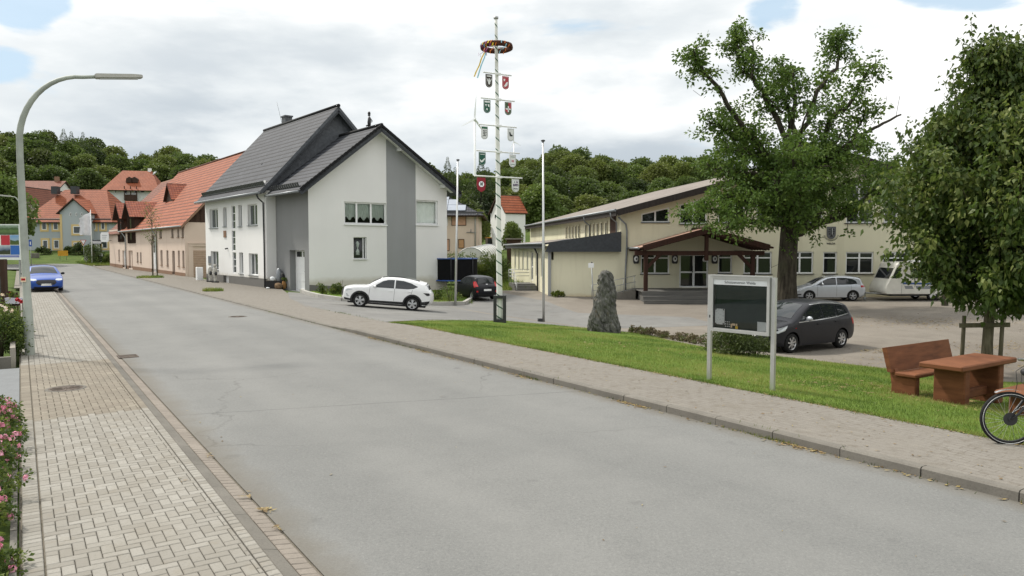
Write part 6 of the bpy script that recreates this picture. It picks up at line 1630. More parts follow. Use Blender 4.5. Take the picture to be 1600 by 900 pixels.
class Car:
 """a car body from its side outline: two curved flanks with cut wheel arches, joined by a crowned skin"""
 def __init__(self, spec):
  self.s = spec; self.L = max(p[0] for p in spec['out']); self.W = spec['W']; self.belt = spec['belt']; self.top = max(p[1] for p in spec['out'])
  self.up = smooth2(spec['out'], 4); self.xm = spec['fo'] + spec['wb'] / 2
  self.r = spec.get('round', .11)
 def base_w(self, x, z):
  L = self.L; a = max(0, (.2 * L - x) / (.2 * L)); b = max(0, (x - .84 * L) / (.16 * L)); w = self.W / 2 * (1 - self.s.get('nose', .17) * a ** 2.2 - .09 * b ** 2)
  if z > self.belt: w *= 1 - .25 * ((z - self.belt) / (self.top - self.belt)) ** 1.15
  else: w *= 1 - .05 * ((self.belt - z) / self.belt) ** 2 + .012 * math.sin(math.pi * min(1, z / self.belt))
  return w
 def side_y(self, x, z):
  d = min(seg_dist((x, z), a, b) for a, b in zip(self.up, self.up[1:])); r = self.r; ins = 0
  if d < r: ins = (r - math.sqrt(max(0, r * r - (r - d) ** 2))) * .85
  return self.base_w(x, z) - ins
 def loc(self, x, y, z): return (x - self.xm, y, z)
 def body(self):
  s = self.s; R_ = s['wr'] + .055; zs = s.get('sill', .24); xf, xr = s['fo'], s['fo'] + s['wb']; lo = []
  def arch(xc):
   dz = zs - s['wr']; a0 = math.asin(max(-1, min(1, dz / R_))); return [(xc + R_ * math.cos(t), s['wr'] + R_ * math.sin(t)) for t in np.linspace(a0, math.pi - a0, 14)]
  lo = arch(xr) + [(x, zs) for x in np.linspace(xr - R_ - .1, xf + R_ + .1, 10)] + arch(xf)
  out = self.up + lo; self.out = out
  pts = [Vector(p) for p in out]; E = [(i, (i + 1) % len(out)) for i in range(len(out))]
  n = len(self.up)
  for k, d in ((1, .025), (1, .06), (1, .11)):
   for i in range(1, n - 1):
    a, b = self.up[i - 1], self.up[i + 1]; t = Vector((b[0] - a[0], b[1] - a[1])).normalized(); q = (self.up[i][0] + t.y * d, self.up[i][1] - t.x * d)
    if inpoly(q[0], q[1], out) and min(seg_dist(q, a_, b_) for a_, b_ in zip(out, out[1:] + out[:1])) > d * .7: pts.append(Vector(q))
  for x in np.arange(.05, self.L, .085):
   for z in np.arange(.2, self.top, .085):
    if inpoly(x, z, out) and min(seg_dist((x, z), a_, b_) for a_, b_ in zip(out, out[1:] + out[:1])) > .05 and min(seg_dist((x, z), a_, b_) for a_, b_ in zip(self.up, self.up[1:])) > .14: pts.append(Vector((x, z)))
  V, _, Fc, *_ = delaunay_2d_cdt(pts, E, [], 1, 1e-5)
  m = MB()
  for sg in (-1, 1):
   ids = [m.vert(self.loc(p.x, sg * self.side_y(p.x, p.y), p.y)) for p in V]
   for f in Fc: m.face([ids[i] for i in f], 0, None, True)
  Q = np.linspace(-1, 1, 13); rows = [[m.vert(self.skin(i, q)) for q in Q] for i in range(n)]
  for i in range(n - 1):
   for k in range(len(Q) - 1): m.face((rows[i][k], rows[i][k + 1], rows[i + 1][k + 1], rows[i + 1][k]), 0, None, True)
  return m
 def skin(self, i, q, off=0.0):
  up = self.up; n = len(up); x, z = up[i]; a, b = up[max(0, i - 1)], up[min(n - 1, i + 1)]; t = Vector((b[0] - a[0], b[1] - a[1])).normalized(); nx, nz = -t.y, t.x
  c = .05 + .09 * abs(nx) ** 2; w = self.side_y(x, z)
  return self.loc(x + nx * (c * (1 - q * q) + off), q * w, z + nz * (c * (1 - q * q) + off))
 def skin_patch(self, m, x0, x1, q0, q1, upper=True, off=.006, z0=None, z1=None, mi=0):
  """a patch on the top/front/rear skin between outline x (or z) limits"""
  n = len(self.up); ap = max(range(n), key=lambda i: self.up[i][1])
  idx = [i for i in range(n) if (z0 is None and x0 <= self.up[i][0] <= x1 and self.up[i][1] > self.belt * .8) or (z0 is not None and z0 <= self.up[i][1] <= z1 and ((i < ap) if x0 < 1 else (i > ap)))]
  if len(idx) < 2: return
  Q = np.linspace(q0, q1, 9); rows = [[m.vert(self.skin(i, q, off)) for q in Q] for i in idx]
  for r0, r1 in zip(rows, rows[1:]):
   for k in range(8): m.face((r0[k], r0[k + 1], r1[k + 1], r1[k]), mi, None, True)
 def end_patch(self, m, front, poly, off=.008, mi=0):
  """polygon in (y, z) laid on the nose or tail"""
  n = len(self.up); ap = max(range(n), key=lambda i: self.up[i][1]); idx = range(0, ap) if front else range(ap, n)
  ys = [p[0] for p in poly]; zs = [p[1] for p in poly]; pts = [Vector(p) for p in poly]
  out = []
  for i in range(len(poly)):
   a, b = poly[i], poly[(i + 1) % len(poly)]; k = max(1, int(math.hypot(b[0] - a[0], b[1] - a[1]) / .07)); out += [(a[0] + (b[0] - a[0]) * j / k, a[1] + (b[1] - a[1]) * j / k) for j in range(k)]
  pts = [Vector(p) for p in out]
  for y in np.arange(min(ys), max(ys), .07):
   for z in np.arange(min(zs), max(zs), .07):
    if inpoly(y, z, out) and min(seg_dist((y, z), a_, b_) for a_, b_ in zip(out, out[1:] + out[:1])) > .03: pts.append(Vector((y, z)))
  V, _, Fc, *_ = delaunay_2d_cdt(pts, [(i, (i + 1) % len(out)) for i in range(len(out))], [], 1, 1e-5); ids = []
  for p in V:
   best = None; 
   for i in idx:
    if i + 1 >= n: continue
    (xa, za), (xb, zb) = self.up[i], self.up[i + 1]
    if (za - p.y) * (zb - p.y) <= 0 and za != zb:
     t = (p.y - za) / (zb - za); x = xa + (xb - xa) * t
     if best is None or (x < best[0] if front else x > best[0]): best = (x, i)
   if best is None: best = (0.0 if front else self.L, 0)
   x, i = best; a, b = self.up[max(0, i)], self.up[min(n - 1, i + 1)]; t = Vector((b[0] - a[0], b[1] - a[1])).normalized(); nx, nz = -t.y, t.x
   w = self.side_y(x, p.y); q = max(-1, min(1, p.x / max(w, .1))); c = .05 + .09 * nx * nx; k = c * (1 - q * q) + off
   ids.append(m.vert(self.loc(x + nx * k, p.x, p.y + nz * k)))
  for f in Fc: m.face([ids[i] for i in f], mi, None, True)
 def side_patch(self, m, poly, sides=(-1, 1), off=.006, mi=0, sm_=False):
  poly = smooth2(poly, 3) if sm_ else poly; out = []
  for i in range(len(poly)):
   a, b = poly[i], poly[(i + 1) % len(poly)]; k = max(1, int(math.hypot(b[0] - a[0], b[1] - a[1]) / .06)); out += [(a[0] + (b[0] - a[0]) * j / k, a[1] + (b[1] - a[1]) * j / k) for j in range(k)]
  xs = [p[0] for p in out]; zs = [p[1] for p in out]; pts = [Vector(p) for p in out]
  for x in np.arange(min(xs), max(xs), .06):
   for z in np.arange(min(zs), max(zs), .06):
    if inpoly(x, z, out) and min(seg_dist((x, z), a_, b_) for a_, b_ in zip(out, out[1:] + out[:1])) > .025: pts.append(Vector((x, z)))
  V, _, Fc, *_ = delaunay_2d_cdt(pts, [(i, (i + 1) % len(out)) for i in range(len(out))], [], 1, 1e-5)
  for sg in sides:
   ids = [m.vert(self.loc(p.x, sg * (self.side_y(p.x, p.y) + off), p.y)) for p in V]
   for f in Fc: m.face([ids[i] for i in f], mi, None, True)
def make_car(name, label, cat, spec, pos, yaw, pitch=0.0, scale=1.0):
 c = Car(spec); root = empty(name, pos, label, cat); root.rotation_euler = (0, pitch, yaw); root.scale = (scale,) * 3
 bd = c.body(); b = bd.build('body', spec['paint'], root, local=True)
 bm = bmesh.new(); bm.from_mesh(b.data); bmesh.ops.remove_doubles(bm, verts=bm.verts, dist=.004); bmesh.ops.recalc_face_normals(bm, faces=bm.faces); bm.to_mesh(b.data); bm.free()
 W, wr, xf, xr = spec['W'], spec['wr'], spec['fo'], spec['fo'] + spec['wb']
 def part(nm, mat, fn, parent=root):
  m = MB(); fn(m)
  if m.f: return m.build(nm, mat, parent, local=True, recalc=False)
 part('underbody', M['black_plastic'], lambda m: (m.box((0 + c.L / 2 - c.xm, 0, .2), (c.L - .5, W - .5, .45)), m.box((c.L / 2 - c.xm, 0, .21), (c.L - 1.9, W - .14, .12))))
 for poly in spec['glass']:
  for sg in (-1, 1): part('side_window', M['car_glass'], lambda m: c.side_patch(m, poly, (sg,)))
 if 'roof' in spec: part('roof_panel', M['car_glass'], lambda m: c.skin_patch(m, *spec['roof'], -.86, .86))
 part('windscreen', M['car_glass'], lambda m: c.skin_patch(m, *spec['ws'], -.9, .9)); part('rear_window', M['car_glass'], lambda m: c.skin_patch(m, *spec['rw'], -.84, .84))
 for poly in spec.get('head', []):
  for sg in (-1, 1): part('headlight', M['headlamp'], lambda m: c.side_patch(m, poly, (sg,)))
 for poly in spec.get('head_f', []):
  for sg in (-1, 1): part('headlight', M['headlamp'], lambda m: c.end_patch(m, True, [(y * sg, z) for y, z in poly]))
 for poly in spec.get('tail', []):
  for sg in (-1, 1): part('tail_light', M[spec.get('tailm', 'tail_red')], lambda m: c.side_patch(m, poly, (sg,)))
 for poly in spec.get('tail_r', []):
  for sg in (-1, 1): part('tail_light', M['tail_red'], lambda m: c.end_patch(m, False, [(y * sg, z) for y, z in poly]))
 for nm, mat, front, poly in spec.get('ends', []): part(nm, M[mat], lambda m: c.end_patch(m, front, poly, .014))
 for nm, mat, poly in spec.get('sides', []): part(nm, M[mat], lambda m: c.side_patch(m, poly, (-1, 1), .009))
 if spec.get('cladding'):
  R_ = wr + .05
  for xc in (xf, xr): part('wheel_arch', M['black_plastic'], lambda m: c.side_patch(m, [(xc + (R_) * math.cos(t), wr + R_ * math.sin(t)) for t in np.linspace(-.15, math.pi + .15, 16)] + [(xc + (R_ + .09) * math.cos(t), wr + (R_ + .09) * math.sin(t)) for t in np.linspace(math.pi + .15, -.15, 16)], (-1, 1), .012))
 # shut lines and handles
 for x0, z0, x1, z1 in spec.get('lines', []): part('door_gap', M['black_plastic'], lambda m: c.side_patch(m, [(x0 - .006, z0), (x0 + .006, z0), (x1 + .006, z1), (x1 - .006, z1)], (-1, 1), .003))
 for x, z in spec.get('handles', []):
  for sg in (-1, 1):
   m = MB(); y = sg * (c.side_y(x, z) + .02); m.bar(c.loc(x - .09, y, z), c.loc(x + .09, y, z), .03, .028); m.build('door_handle', spec['paint'], root, local=True)
 for sg in (-1, 1):
  x, z = spec['mirror']; y = c.side_y(x, z); m = MB(); m.ball(c.loc(x + .02, sg * (y + .12), z + .05), .1, 10, 0, (.65, 1.15, .8)); m.bar(c.loc(x, sg * y, z - .01), c.loc(x, sg * (y + .1), z + .01), .05, .03); m.build('mirror', spec.get('mir', spec['paint']), root, local=True)
 for x in (xf, xr):
  for sg in (-1, 1):
   yc = sg * (W / 2 - .115); m = MB(); w = .105
   m.lathe([(wr * .66, -w), (wr * .93, -w), (wr * .99, -w * .7), (wr, 0), (wr * .99, w * .7), (wr * .93, w), (wr * .66, w), (wr * .64, 0), (wr * .66, -w)], c.loc(x, yc, wr), 28, 'y'); wh = m.build('wheel', M['tyre'], root, local=True)
   m = MB(); ys = sg * w * .8; cx, _, cz = c.loc(x, 0, wr); rr = wr * .67
   m.lathe([(rr, -w * .9), (rr, w * .9)], (cx, yc, cz), 28, 'y', 1); m.lathe([(rr * 1.0, w * .55 * sg), (rr * 1.01, w * .95 * sg), (rr * .93, w * .9 * sg), (rr * .9, w * .5 * sg)], (cx, yc, cz), 28, 'y', 0); m.lathe([(.001, ys * .3), (rr * .95, ys * .3)], (cx, yc, cz), 20, 'y', 1); m.lathe([(.001, ys), (rr * .2, ys), (rr * .24, ys * .6)], (cx, yc, cz), 12, 'y', 0)
   ns = spec.get('spokes', 5)
   for k in range(ns):
    a = 2 * math.pi * k / ns + .3
    for da in ((-.16, .16) if spec.get('twin', True) else (0,)):
     m.bar((cx + rr * .15 * math.cos(a), yc + ys * .9, cz + rr * .15 * math.sin(a)), (cx + rr * .95 * math.cos(a + da), yc + ys * .85, cz + rr * .95 * math.sin(a + da)), spec.get('spw', .035), .04, 0, (0, 1, 0))
   m.build('rim', [spec.get('rim', M['alloy']), M['alloy_dark']], wh, local=True)
 return root, c
def place_px(name, label, cat, spec, pf, pr, away):
 """put the near wheels' contact points where the photo shows them"""
 a, b = gp(*pf), gp(*pr); d = b - a; d.z = 0; yaw = math.atan2(d.y, d.x); k = d.length / spec['wb']; n = Vector((-math.sin(yaw), math.cos(yaw), 0)) * away
 sc = max(.94, min(1.03, k)); mid = (a + b) / 2 + n * (spec['W'] / 2 - .1) * sc
 e = Vector((math.cos(yaw), math.sin(yaw), 0)) * spec['wb'] / 2
 zf, zr = [H(q.x, q.y) for q in (mid - e, mid + e)]
 print('CAR', name, 'k', round(k, 3), 'at', [round(q, 2) for q in mid], 'yaw', round(math.degrees(yaw), 1))
 return make_car(name, label, cat, spec, (mid.x, mid.y, (zf + zr) / 2 + .008), yaw, math.atan2(zf - zr, spec['wb']), sc)
SUV = dict(tailm='alloy_dark', roof=(1.95, 3.9), W=1.865, wb=2.68, fo=.90, wr=.365, belt=1.10, sill=.30, paint=M['paint_white'], out=[(.22, .30), (.06, .36), (.0, .50), (.0, .70), (.04, .86), (.14, .97), (.40, 1.05), (.85, 1.10), (1.18, 1.13), (1.55, 1.36), (1.90, 1.55), (2.15, 1.625), (2.6, 1.655), (3.1, 1.64), (3.6, 1.57), (4.05, 1.47), (4.22, 1.42), (4.20, 1.38), (4.33, 1.15), (4.42, 1.02), (4.49, .88), (4.50, .62), (4.44, .45), (4.28, .32)],
 glass=[[(1.50, 1.10), (1.72, 1.25), (2.02, 1.44), (2.28, 1.52), (2.60, 1.535), (2.60, 1.11)], [(2.66, 1.11), (2.66, 1.535), (3.05, 1.52), (3.45, 1.43), (3.82, 1.27), (3.60, 1.16), (3.30, 1.12)]], ws=(1.22, 1.92), rw=(4.2, 4.36),
 head=[[(.14, .80), (.05, .87), (.14, .93), (.52, .92)], [(.22, .52), (.16, .66), (.22, .70), (.36, .54)]], tail=[[(4.1, .98), (4.42, .98), (4.47, .86), (4.3, .84)]],
 ends=[('grille', 'black_plastic', True, [(-.62, .55), (.62, .55), (.74, .74), (.62, .90), (-.62, .90), (-.74, .74)]), ('licence_plate', 'plate_white', True, [(-.26, .46), (.26, .46), (.26, .57), (-.26, .57)])],
 sides=[('sill_trim', 'black_plastic', [(1.30, .31), (3.16, .31), (3.16, .44), (1.30, .42)]), ('bumper_trim', 'black_plastic', [(.10, .36), (.52, .33), (.50, .42), (.2, .46), (.06, .48)]), ('bumper_trim', 'black_plastic', [(4.0, .36), (4.3, .35), (4.44, .48), (4.46, .58), (4.05, .50)])], cladding=True,
 lines=[(1.32, .45, 1.38, 1.08), (2.62, .45, 2.63, 1.1), (3.45, .75, 3.55, 1.1)], handles=[(2.42, .95), (3.40, .98)], mirror=(1.62, 1.10), spokes=5, spw=.06, twin=True)
MPV = dict(W=1.82, wb=2.64, fo=.86, wr=.32, belt=1.02, paint=M['paint_grey'], out=[(.16, .24), (.04, .32), (.0, .48), (.02, .62), (.10, .74), (.30, .86), (.70, .98), (.92, 1.03), (1.35, 1.28), (1.80, 1.49), (2.1, 1.57), (2.6, 1.60), (3.1, 1.585), (3.6, 1.54), (3.88, 1.48), (4.0, 1.38), (4.14, 1.08), (4.26, .92), (4.33, .72), (4.32, .5), (4.24, .34), (4.12, .27)],
 glass=[[(1.20, 1.00), (1.42, 1.18), (1.55, 1.26), (1.58, 1.02)], [(1.64, 1.02), (1.62, 1.28), (1.95, 1.44), (2.20, 1.485), (2.42, 1.49), (2.42, 1.06)], [(2.48, 1.06), (2.48, 1.49), (2.9, 1.485), (3.2, 1.46), (3.2, 1.10)], [(3.26, 1.11), (3.26, 1.455), (3.6, 1.40), (3.82, 1.18), (3.70, 1.13)]], ws=(.98, 1.84), rw=(3.92, 4.12),
 head=[[(.10, .70), (.20, .80), (.62, .90), (.50, .74), (.22, .66)]], tail=[[(4.0, 1.02), (4.14, 1.0), (4.26, .84), (4.12, .78)]],
 ends=[('grille', 'black_plastic', True, [(-.5, .34), (.5, .34), (.6, .46), (.5, .52), (-.5, .52), (-.6, .46)]), ('licence_plate', 'plate_white', True, [(-.26, .54), (.26, .54), (.26, .65), (-.26, .65)])],
 sides=[('window_trim', 'alloy', [(1.15, .965), (2.4, 1.02), (3.2, 1.07), (3.86, 1.15), (3.86, 1.175), (3.2, 1.095), (2.4, 1.045), (1.15, .99)]), ('roof_rail', 'alloy', [(1.95, 1.5), (2.5, 1.535), (3.2, 1.515), (3.7, 1.45), (3.7, 1.47), (3.2, 1.54), (2.5, 1.56), (1.95, 1.52)]), ('repeater', 'tail_red', [(.98, .78), (1.04, .78), (1.04, .81), (.98, .81)])],
 lines=[(1.30, .32, 1.30, .98), (2.45, .3, 2.45, 1.04), (3.35, .65, 3.30, 1.1)], handles=[(2.2, .88), (3.15, .93)], mirror=(1.52, 1.04), mir=M['paint_silver'], spokes=7, twin=False, spw=.045)
GOLF = dict(W=1.80, wb=2.68, fo=.86, wr=.325, belt=1.0, paint=M['paint_silver'], out=[(.16, .22), (.04, .30), (.0, .45), (.02, .60), (.08, .71), (.30, .81), (.70, .94), (1.0, 1.01), (1.4, 1.25), (1.85, 1.47), (2.15, 1.54), (2.6, 1.575), (3.1, 1.57), (3.6, 1.53), (3.95, 1.46), (4.05, 1.38), (4.17, 1.08), (4.28, .94), (4.34, .75), (4.32, .5), (4.26, .34), (4.12, .25)],
 glass=[[(1.26, 1.0), (1.5, 1.16), (1.62, 1.24), (1.64, 1.01)], [(1.70, 1.01), (1.68, 1.27), (2.0, 1.43), (2.3, 1.48), (2.50, 1.485), (2.50, 1.03)], [(2.56, 1.03), (2.56, 1.485), (3.0, 1.475), (3.5, 1.40), (3.72, 1.28), (3.80, 1.10), (3.4, 1.05)]], ws=(1.05, 1.88), rw=(3.98, 4.15),
 head=[[(.06, .66), (.12, .72), (.50, .84), (.56, .78), (.35, .66)]], tail=[[(3.98, 1.0), (4.2, 1.0), (4.28, .88), (4.02, .86)]],
 ends=[('grille', 'black_plastic', True, [(-.6, .62), (.6, .62), (.6, .68), (-.6, .68)]), ('grille', 'black_plastic', True, [(-.5, .3), (.5, .3), (.6, .42), (-.6, .42)])],
 sides=[('fog_trim', 'black_plastic', [(.08, .42), (.38, .46), (.36, .40), (.14, .35)])], lines=[(1.34, .3, 1.36, .98), (2.53, .3, 2.53, 1.0), (3.42, .62, 3.42, 1.0)], handles=[(2.3, .9), (3.25, .92)], mirror=(1.62, 1.02), spokes=5, rim=M['alloy'], spw=.022)
MINI = dict(W=1.60, wb=2.385, fo=.66, wr=.29, belt=.98, paint=M['paint_black'], out=[(.14, .22), (.03, .32), (.0, .5), (.03, .66), (.12, .76), (.4, .88), (.72, .95), (.90, 1.0), (1.3, 1.27), (1.6, 1.41), (1.9, 1.47), (2.4, 1.48), (2.9, 1.45), (3.22, 1.39), (3.30, 1.32), (3.42, 1.02), (3.52, .92), (3.59, .78), (3.60, .5), (3.54, .34), (3.44, .25)],
 glass=[[(1.12, .98), (1.4, 1.2), (1.75, 1.37), (2.05, 1.38), (2.05, .99)], [(2.1, .99), (2.1, 1.38), (2.5, 1.365), (2.85, 1.28), (2.95, 1.12), (2.7, 1.03)]], ws=(.95, 1.62), rw=(3.28, 3.46), tail=[[(3.2, 1.15), (3.36, 1.18), (3.52, .82), (3.38, .78)]], tail_r=[[(.58, .84), (.76, .84), (.72, 1.12), (.62, 1.14)], [(.6, .5), (.72, .5), (.72, .6), (.6, .6)]],
 ends=[('licence_plate', 'plate_white', False, [(-.26, .58), (.26, .58), (.26, .69), (-.26, .69)]), ('bumper_trim', 'black_plastic', False, [(-.6, .3), (.6, .3), (.62, .44), (-.62, .44)]), ('badge', 'alloy', False, [(-.06, .9), (.06, .9), (.06, .95), (-.06, .95)])],
 lines=[(1.05, .3, 1.05, .96), (2.07, .3, 2.07, .97)], handles=[(1.9, .86), (2.75, .9)], mirror=(1.3, 1.0), spokes=6, twin=False)
SEDAN = dict(W=1.85, wb=2.85, fo=.95, wr=.33, belt=.93, nose=.10, paint=M['paint_blue'], out=[(.16, .22), (.03, .30), (.0, .46), (.01, .62), (.08, .74), (.30, .83), (.8, .93), (1.25, .99), (1.7, 1.22), (2.1, 1.40), (2.5, 1.47), (2.9, 1.48), (3.4, 1.43), (3.9, 1.28), (4.3, 1.12), (4.7, 1.08), (4.80, .95), (4.87, .7), (4.84, .45), (4.74, .28)],
 glass=[[(1.6, .97), (1.95, 1.2), (2.3, 1.36), (2.7, 1.38), (2.7, .99)], [(2.76, .99), (2.76, 1.38), (3.2, 1.35), (3.7, 1.2), (3.9, 1.05)]], ws=(1.3, 2.2), rw=(3.6, 4.25), head_f=[[(.46, .68), (.62, .66), (.80, .70), (.82, .78), (.62, .77), (.5, .74)]],
 head=[[(.05, .70), (.12, .76), (.5, .84), (.4, .74)]],
 ends=[('grille', 'alloy_dark', True, [(-.40, .44), (.40, .44), (.52, .56), (.46, .68), (-.46, .68), (-.52, .56)]), ('licence_plate', 'plate_white', True, [(-.27, .40), (.27, .40), (.27, .51), (-.27, .51)]), ('air_intake', 'black_plastic', True, [(-.6, .24), (.6, .24), (.64, .34), (-.64, .34)])],
 lines=[(1.5, .3, 1.5, .95), (2.73, .3, 2.73, .97)], handles=[(2.5, .85), (3.5, .88)], mirror=(1.85, 1.0), mir=M['black_plastic'], spokes=5)
place_px('parked_suv', 'white sport utility car parked beside the gable of the white house', 'car', SUV, (561.5, 479.5), (643.5, 485.5), 1)
place_px('parked_minivan', 'dark grey compact van with silver roof rails parked by the lawn', 'car', MPV, (1233.8, 552), (1311.5, 543.5), 1)
place_px('parked_hatchback', 'pale silver hatchback parked in front of the hall, right of the oak', 'car', GOLF, (1264, 470.5), (1332, 470.5), 1)
b0 = at(756, 471, 46.5); yw = R(-62); pp = Vector((b0.x - .62, 47.7, 0)); pp.z = H(pp.x, pp.y)
make_car('small_hatchback', 'small black hatchback seen from behind next to the maypole', 'car', MINI, pp + Vector((0, 0, .01)), yw, 0, 1.0)
bl = Vector(xy(47.2, -7.45) + (0,)); bl = Vector((bl.x - .55, bl.y + .9, 0)); bl.z = .045
d_ = math.atan2(.833, -.554)
make_car('parked_sedan', 'bright blue car with its front towards us, parked half on the left pavement', 'car', SEDAN, bl, d_ + R(3), 0, 1.0)
def caravan():
 p = gp(1362, 468); p = Vector((at(1362, 400, 48.2).x, 47.4, 0)); p.z = H(p.x + 2, p.y)
 root = empty('caravan', p, 'white touring caravan with a sloping front window and blue stripes beside the silver car', 'caravan')
 L, W = 5.2, 2.2; prof = smooth2([(.1, .42), (.0, .55), (.05, .9), (.28, 1.35), (.62, 2.12), (.72, 2.32), (1.0, 2.42), (2.5, 2.46), (4.4, 2.42), (4.9, 2.3), (5.1, 1.8), (5.2, .9), (5.15, .5), (5.0, .42)], 3)
 def P(x, y, z): return Vector((p.x + x, p.y + y, p.z + z))
 m = MB(); Q = [(-W / 2, .0), (-W / 2 + .05, .06), (W / 2 - .05, .06), (W / 2, 0)]
 cx = 2.6; rows = []
 for (x, z) in prof:
  k = lambda e: (cx + (x - cx) * (1 - e * .02), 1.4 + (z - 1.4) * (1 - e * .04))
  r = []
  for (y, o) in ((-W / 2, 1), (-W / 2 + .06, 0), (W / 2 - .06, 0), (W / 2, 1)): a = k(o); r.append(m.vert(P(a[0], y, a[1])))
  rows.append(r)
 for a, b in zip(rows, rows[1:] + rows[:1]):
  for i in range(3): m.face((a[i], a[i + 1], b[i + 1], b[i]), 0, None, True)
 m.face([r[0] for r in rows]); m.face([r[3] for r in rows][::-1]); m.build('body', M['caravan_white'], root)
 w = MB(); q0, q1 = (.30, 1.40), (.60, 2.06); w.poly([P(q0[0] - .012, -.9, q0[1]), P(q0[0] - .012, .9, q0[1]), P(q1[0] - .012, .9, q1[1]), P(q1[0] - .012, -.9, q1[1])]); w.build('front_window', M['car_glass'], root)
 for x0, x1 in ((1.55, 2.6), (3.3, 4.3)): w = MB(); w.box((p.x + (x0 + x1) / 2, p.y - W / 2 - .008, p.z + 1.42), (x1 - x0, .03, .6)); w.build('side_window', M['car_glass'], root)
 w = MB(); w.poly([P(.38, -W / 2 - .004, 1.42), P(.8, -W / 2 - .004, 1.42), P(.98, -W / 2 - .004, 2.1), P(.68, -W / 2 - .004, 2.1)]); w.build('quarter_window', M['car_glass'], root)
 s = MB(); s.prism([P(1.1, -W / 2 - .004, 1.05), P(5.0, -W / 2 - .004, 1.0), P(5.0, -W / 2 - .004, 1.12), P(1.0, -W / 2 - .004, 1.17)], (0, -.006, 0)); s.build('blue_stripe', M['stripe_blue'], root)
 for x0, x1 in ((1.25, 1.75), (1.95, 3.0)): s = MB(); s.prism([P(x0, -W / 2 - .004, .76), P(x1, -W / 2 - .004, .76), P(x1 - .08, -W / 2 - .004, .95), P(x0 - .08, -W / 2 - .004, .95)], (0, -.006, 0)); s.build('grey_panel', M['zinc'], root)
 s = MB(); s.bar(P(1.0, -W / 2 - .005, .45), P(1.02, -W / 2 - .005, 1.1), .012, .01); s.build('seam', M['zinc'], root)
 s = MB(); s.box((p.x + 2.7, p.y, p.z + .3), (4.6, 1.9, .14)); s.build('chassis', M['black_plastic'], root)
 for y in (-W / 2 + .12, W / 2 - .12): t = MB(); t.lathe([(.2, -.09), (.31, -.09), (.33, 0), (.31, .09), (.2, .09)], (p.x + 3.0, p.y + y, p.z + .33), 20, 'y'); wh = t.build('wheel', M['tyre'], root); t = MB(); t.lathe([(.001, -.07), (.2, -.07)], (p.x + 3.0, p.y + y, p.z + .33), 16, 'y'); t.build('rim', M['alloy'], wh)
 t = MB(); t.tube([P(.3, -.5, .42), P(-.9, 0, .45)], .04, 6); t.tube([P(.3, .5, .42), P(-.9, 0, .45)], .04, 6); t.tube([P(-.7, 0, .45), P(-1.15, 0, .5)], .045, 6); t.tube([P(-.75, .0, .1), P(-.75, .0, .6)], .03, 6); t.lathe([(.02, -.03), (.1, -.03), (.1, .03), (.02, .03)], (p.x - .75, p.y, p.z + .1), 12, 'y'); t.build('drawbar', M['galvanised'], root)
 t = MB(); t.box((p.x + 2.4, p.y, p.z + 2.44), (.7, .7, .1), 0, 0, .9); t.build('roof_hatch', M['pvc'], root)
M['stripe_blue'] = plain('stripe_blue', (.03, .08, .26), .4)
caravan()
# ================================================================== street furniture and small things
def street_lamp(b, arm_dir, Htop, arm, head, label, r0=.085, name='street_lamp', u_top=None):
 root = empty(name, b, label, 'street lamp'); a = Vector(arm_dir).normalized(); m = MB()
 P = [b - Vector((0, 0, .1)), b, b + Vector((0, 0, 1.1)), b + Vector((0, 0, 1.12)), b + Vector((0, 0, Htop * .7))]
 R0 = [r0, r0, r0, r0 * .86, r0 * .72]
 zc = Htop * .74; rr = Htop - .02 - zc
 for k in range(1, 13):
  t = k / 12 * math.pi / 2; P.append(b + a * (arm * (1 - math.cos(t))) + Vector((0, 0, zc + rr * math.sin(t)))); R0.append(r0 * (.72 - .30 * k / 12))
 P.append(b + a * (arm + .35) + Vector((0, 0, Htop + .03))); R0.append(r0 * .4)
 m.tube(P, R0, 14); m.build('pole', M['lamp_grey'], root)
 d = MB(); d.box((b.x, b.y, b.z + .45), (.1, .02, .28), math.atan2(a.y, a.x)); 
 h = MB(); e = b + a * (arm + .25) + Vector((0, 0, Htop + .04)); f = e + a * head + Vector((0, 0, head * .10))
 s = Vector((-a.y, a.x, 0)); rings = []
 for k, w, hh in ((0, .06, .045), (.03, .10, .07), (.80, .11, .065), (.97, .09, .05), (1, .05, .03)):
  c = e.lerp(f, k); rings.append([h.vert(c + s * (w * i) + Vector((0, 0, hh * j))) for i, j in ((-1, -.7), (-.8, .7), (.8, .7), (1, -.7), (.7, -1), (-.7, -1))])
 for q0, q1 in zip(rings, rings[1:]):
  for k in range(6): h.face((q0[k], q0[(k + 1) % 6], q1[(k + 1) % 6], q1[k]))
 h.face(rings[0]); h.face(rings[-1][::-1]); ho = h.build('lamp_head', M['lamp_head'], root)
 l = MB(); c0, c1 = e.lerp(f, .1) - Vector((0, 0, .06)), e.lerp(f, .9) - Vector((0, 0, .055)); l.bar(c0, c1, .15, .03); l.build('diffuser', M['pane_bright'], ho)
 return root
lb = gp(47, 555); lb = Vector((lb.x, lb.y, .05)); nn = Vector((.833, .554, 0))
lr = street_lamp(lb, nn, 6.78, 1.38, 1.08, 'tall grey curved street lamp on the left pavement, leaning over the road', .105)
lr.rotation_euler = (0, R(-.9), 0)
k = MB(); sp = Vector((.085, -.075, 1.83)); k.bar(lb + Vector((-.07, -.10, 1.83)), lb + Vector((.06, -.10, 1.83)), .006, .12); so = k.build('sticker', M['petal_cream'], lr); k = MB(); k.bar(lb + Vector((-.05, -.105, 1.83)), lb + Vector((.045, -.105, 1.83)), .004, .05, up=(.4, 0, 1)); k.build('sticker_print', M['petal_red'], so)
l2 = at(38, 420, 58); l2 = Vector((l2.x, 58, T(l2.x, 58)))
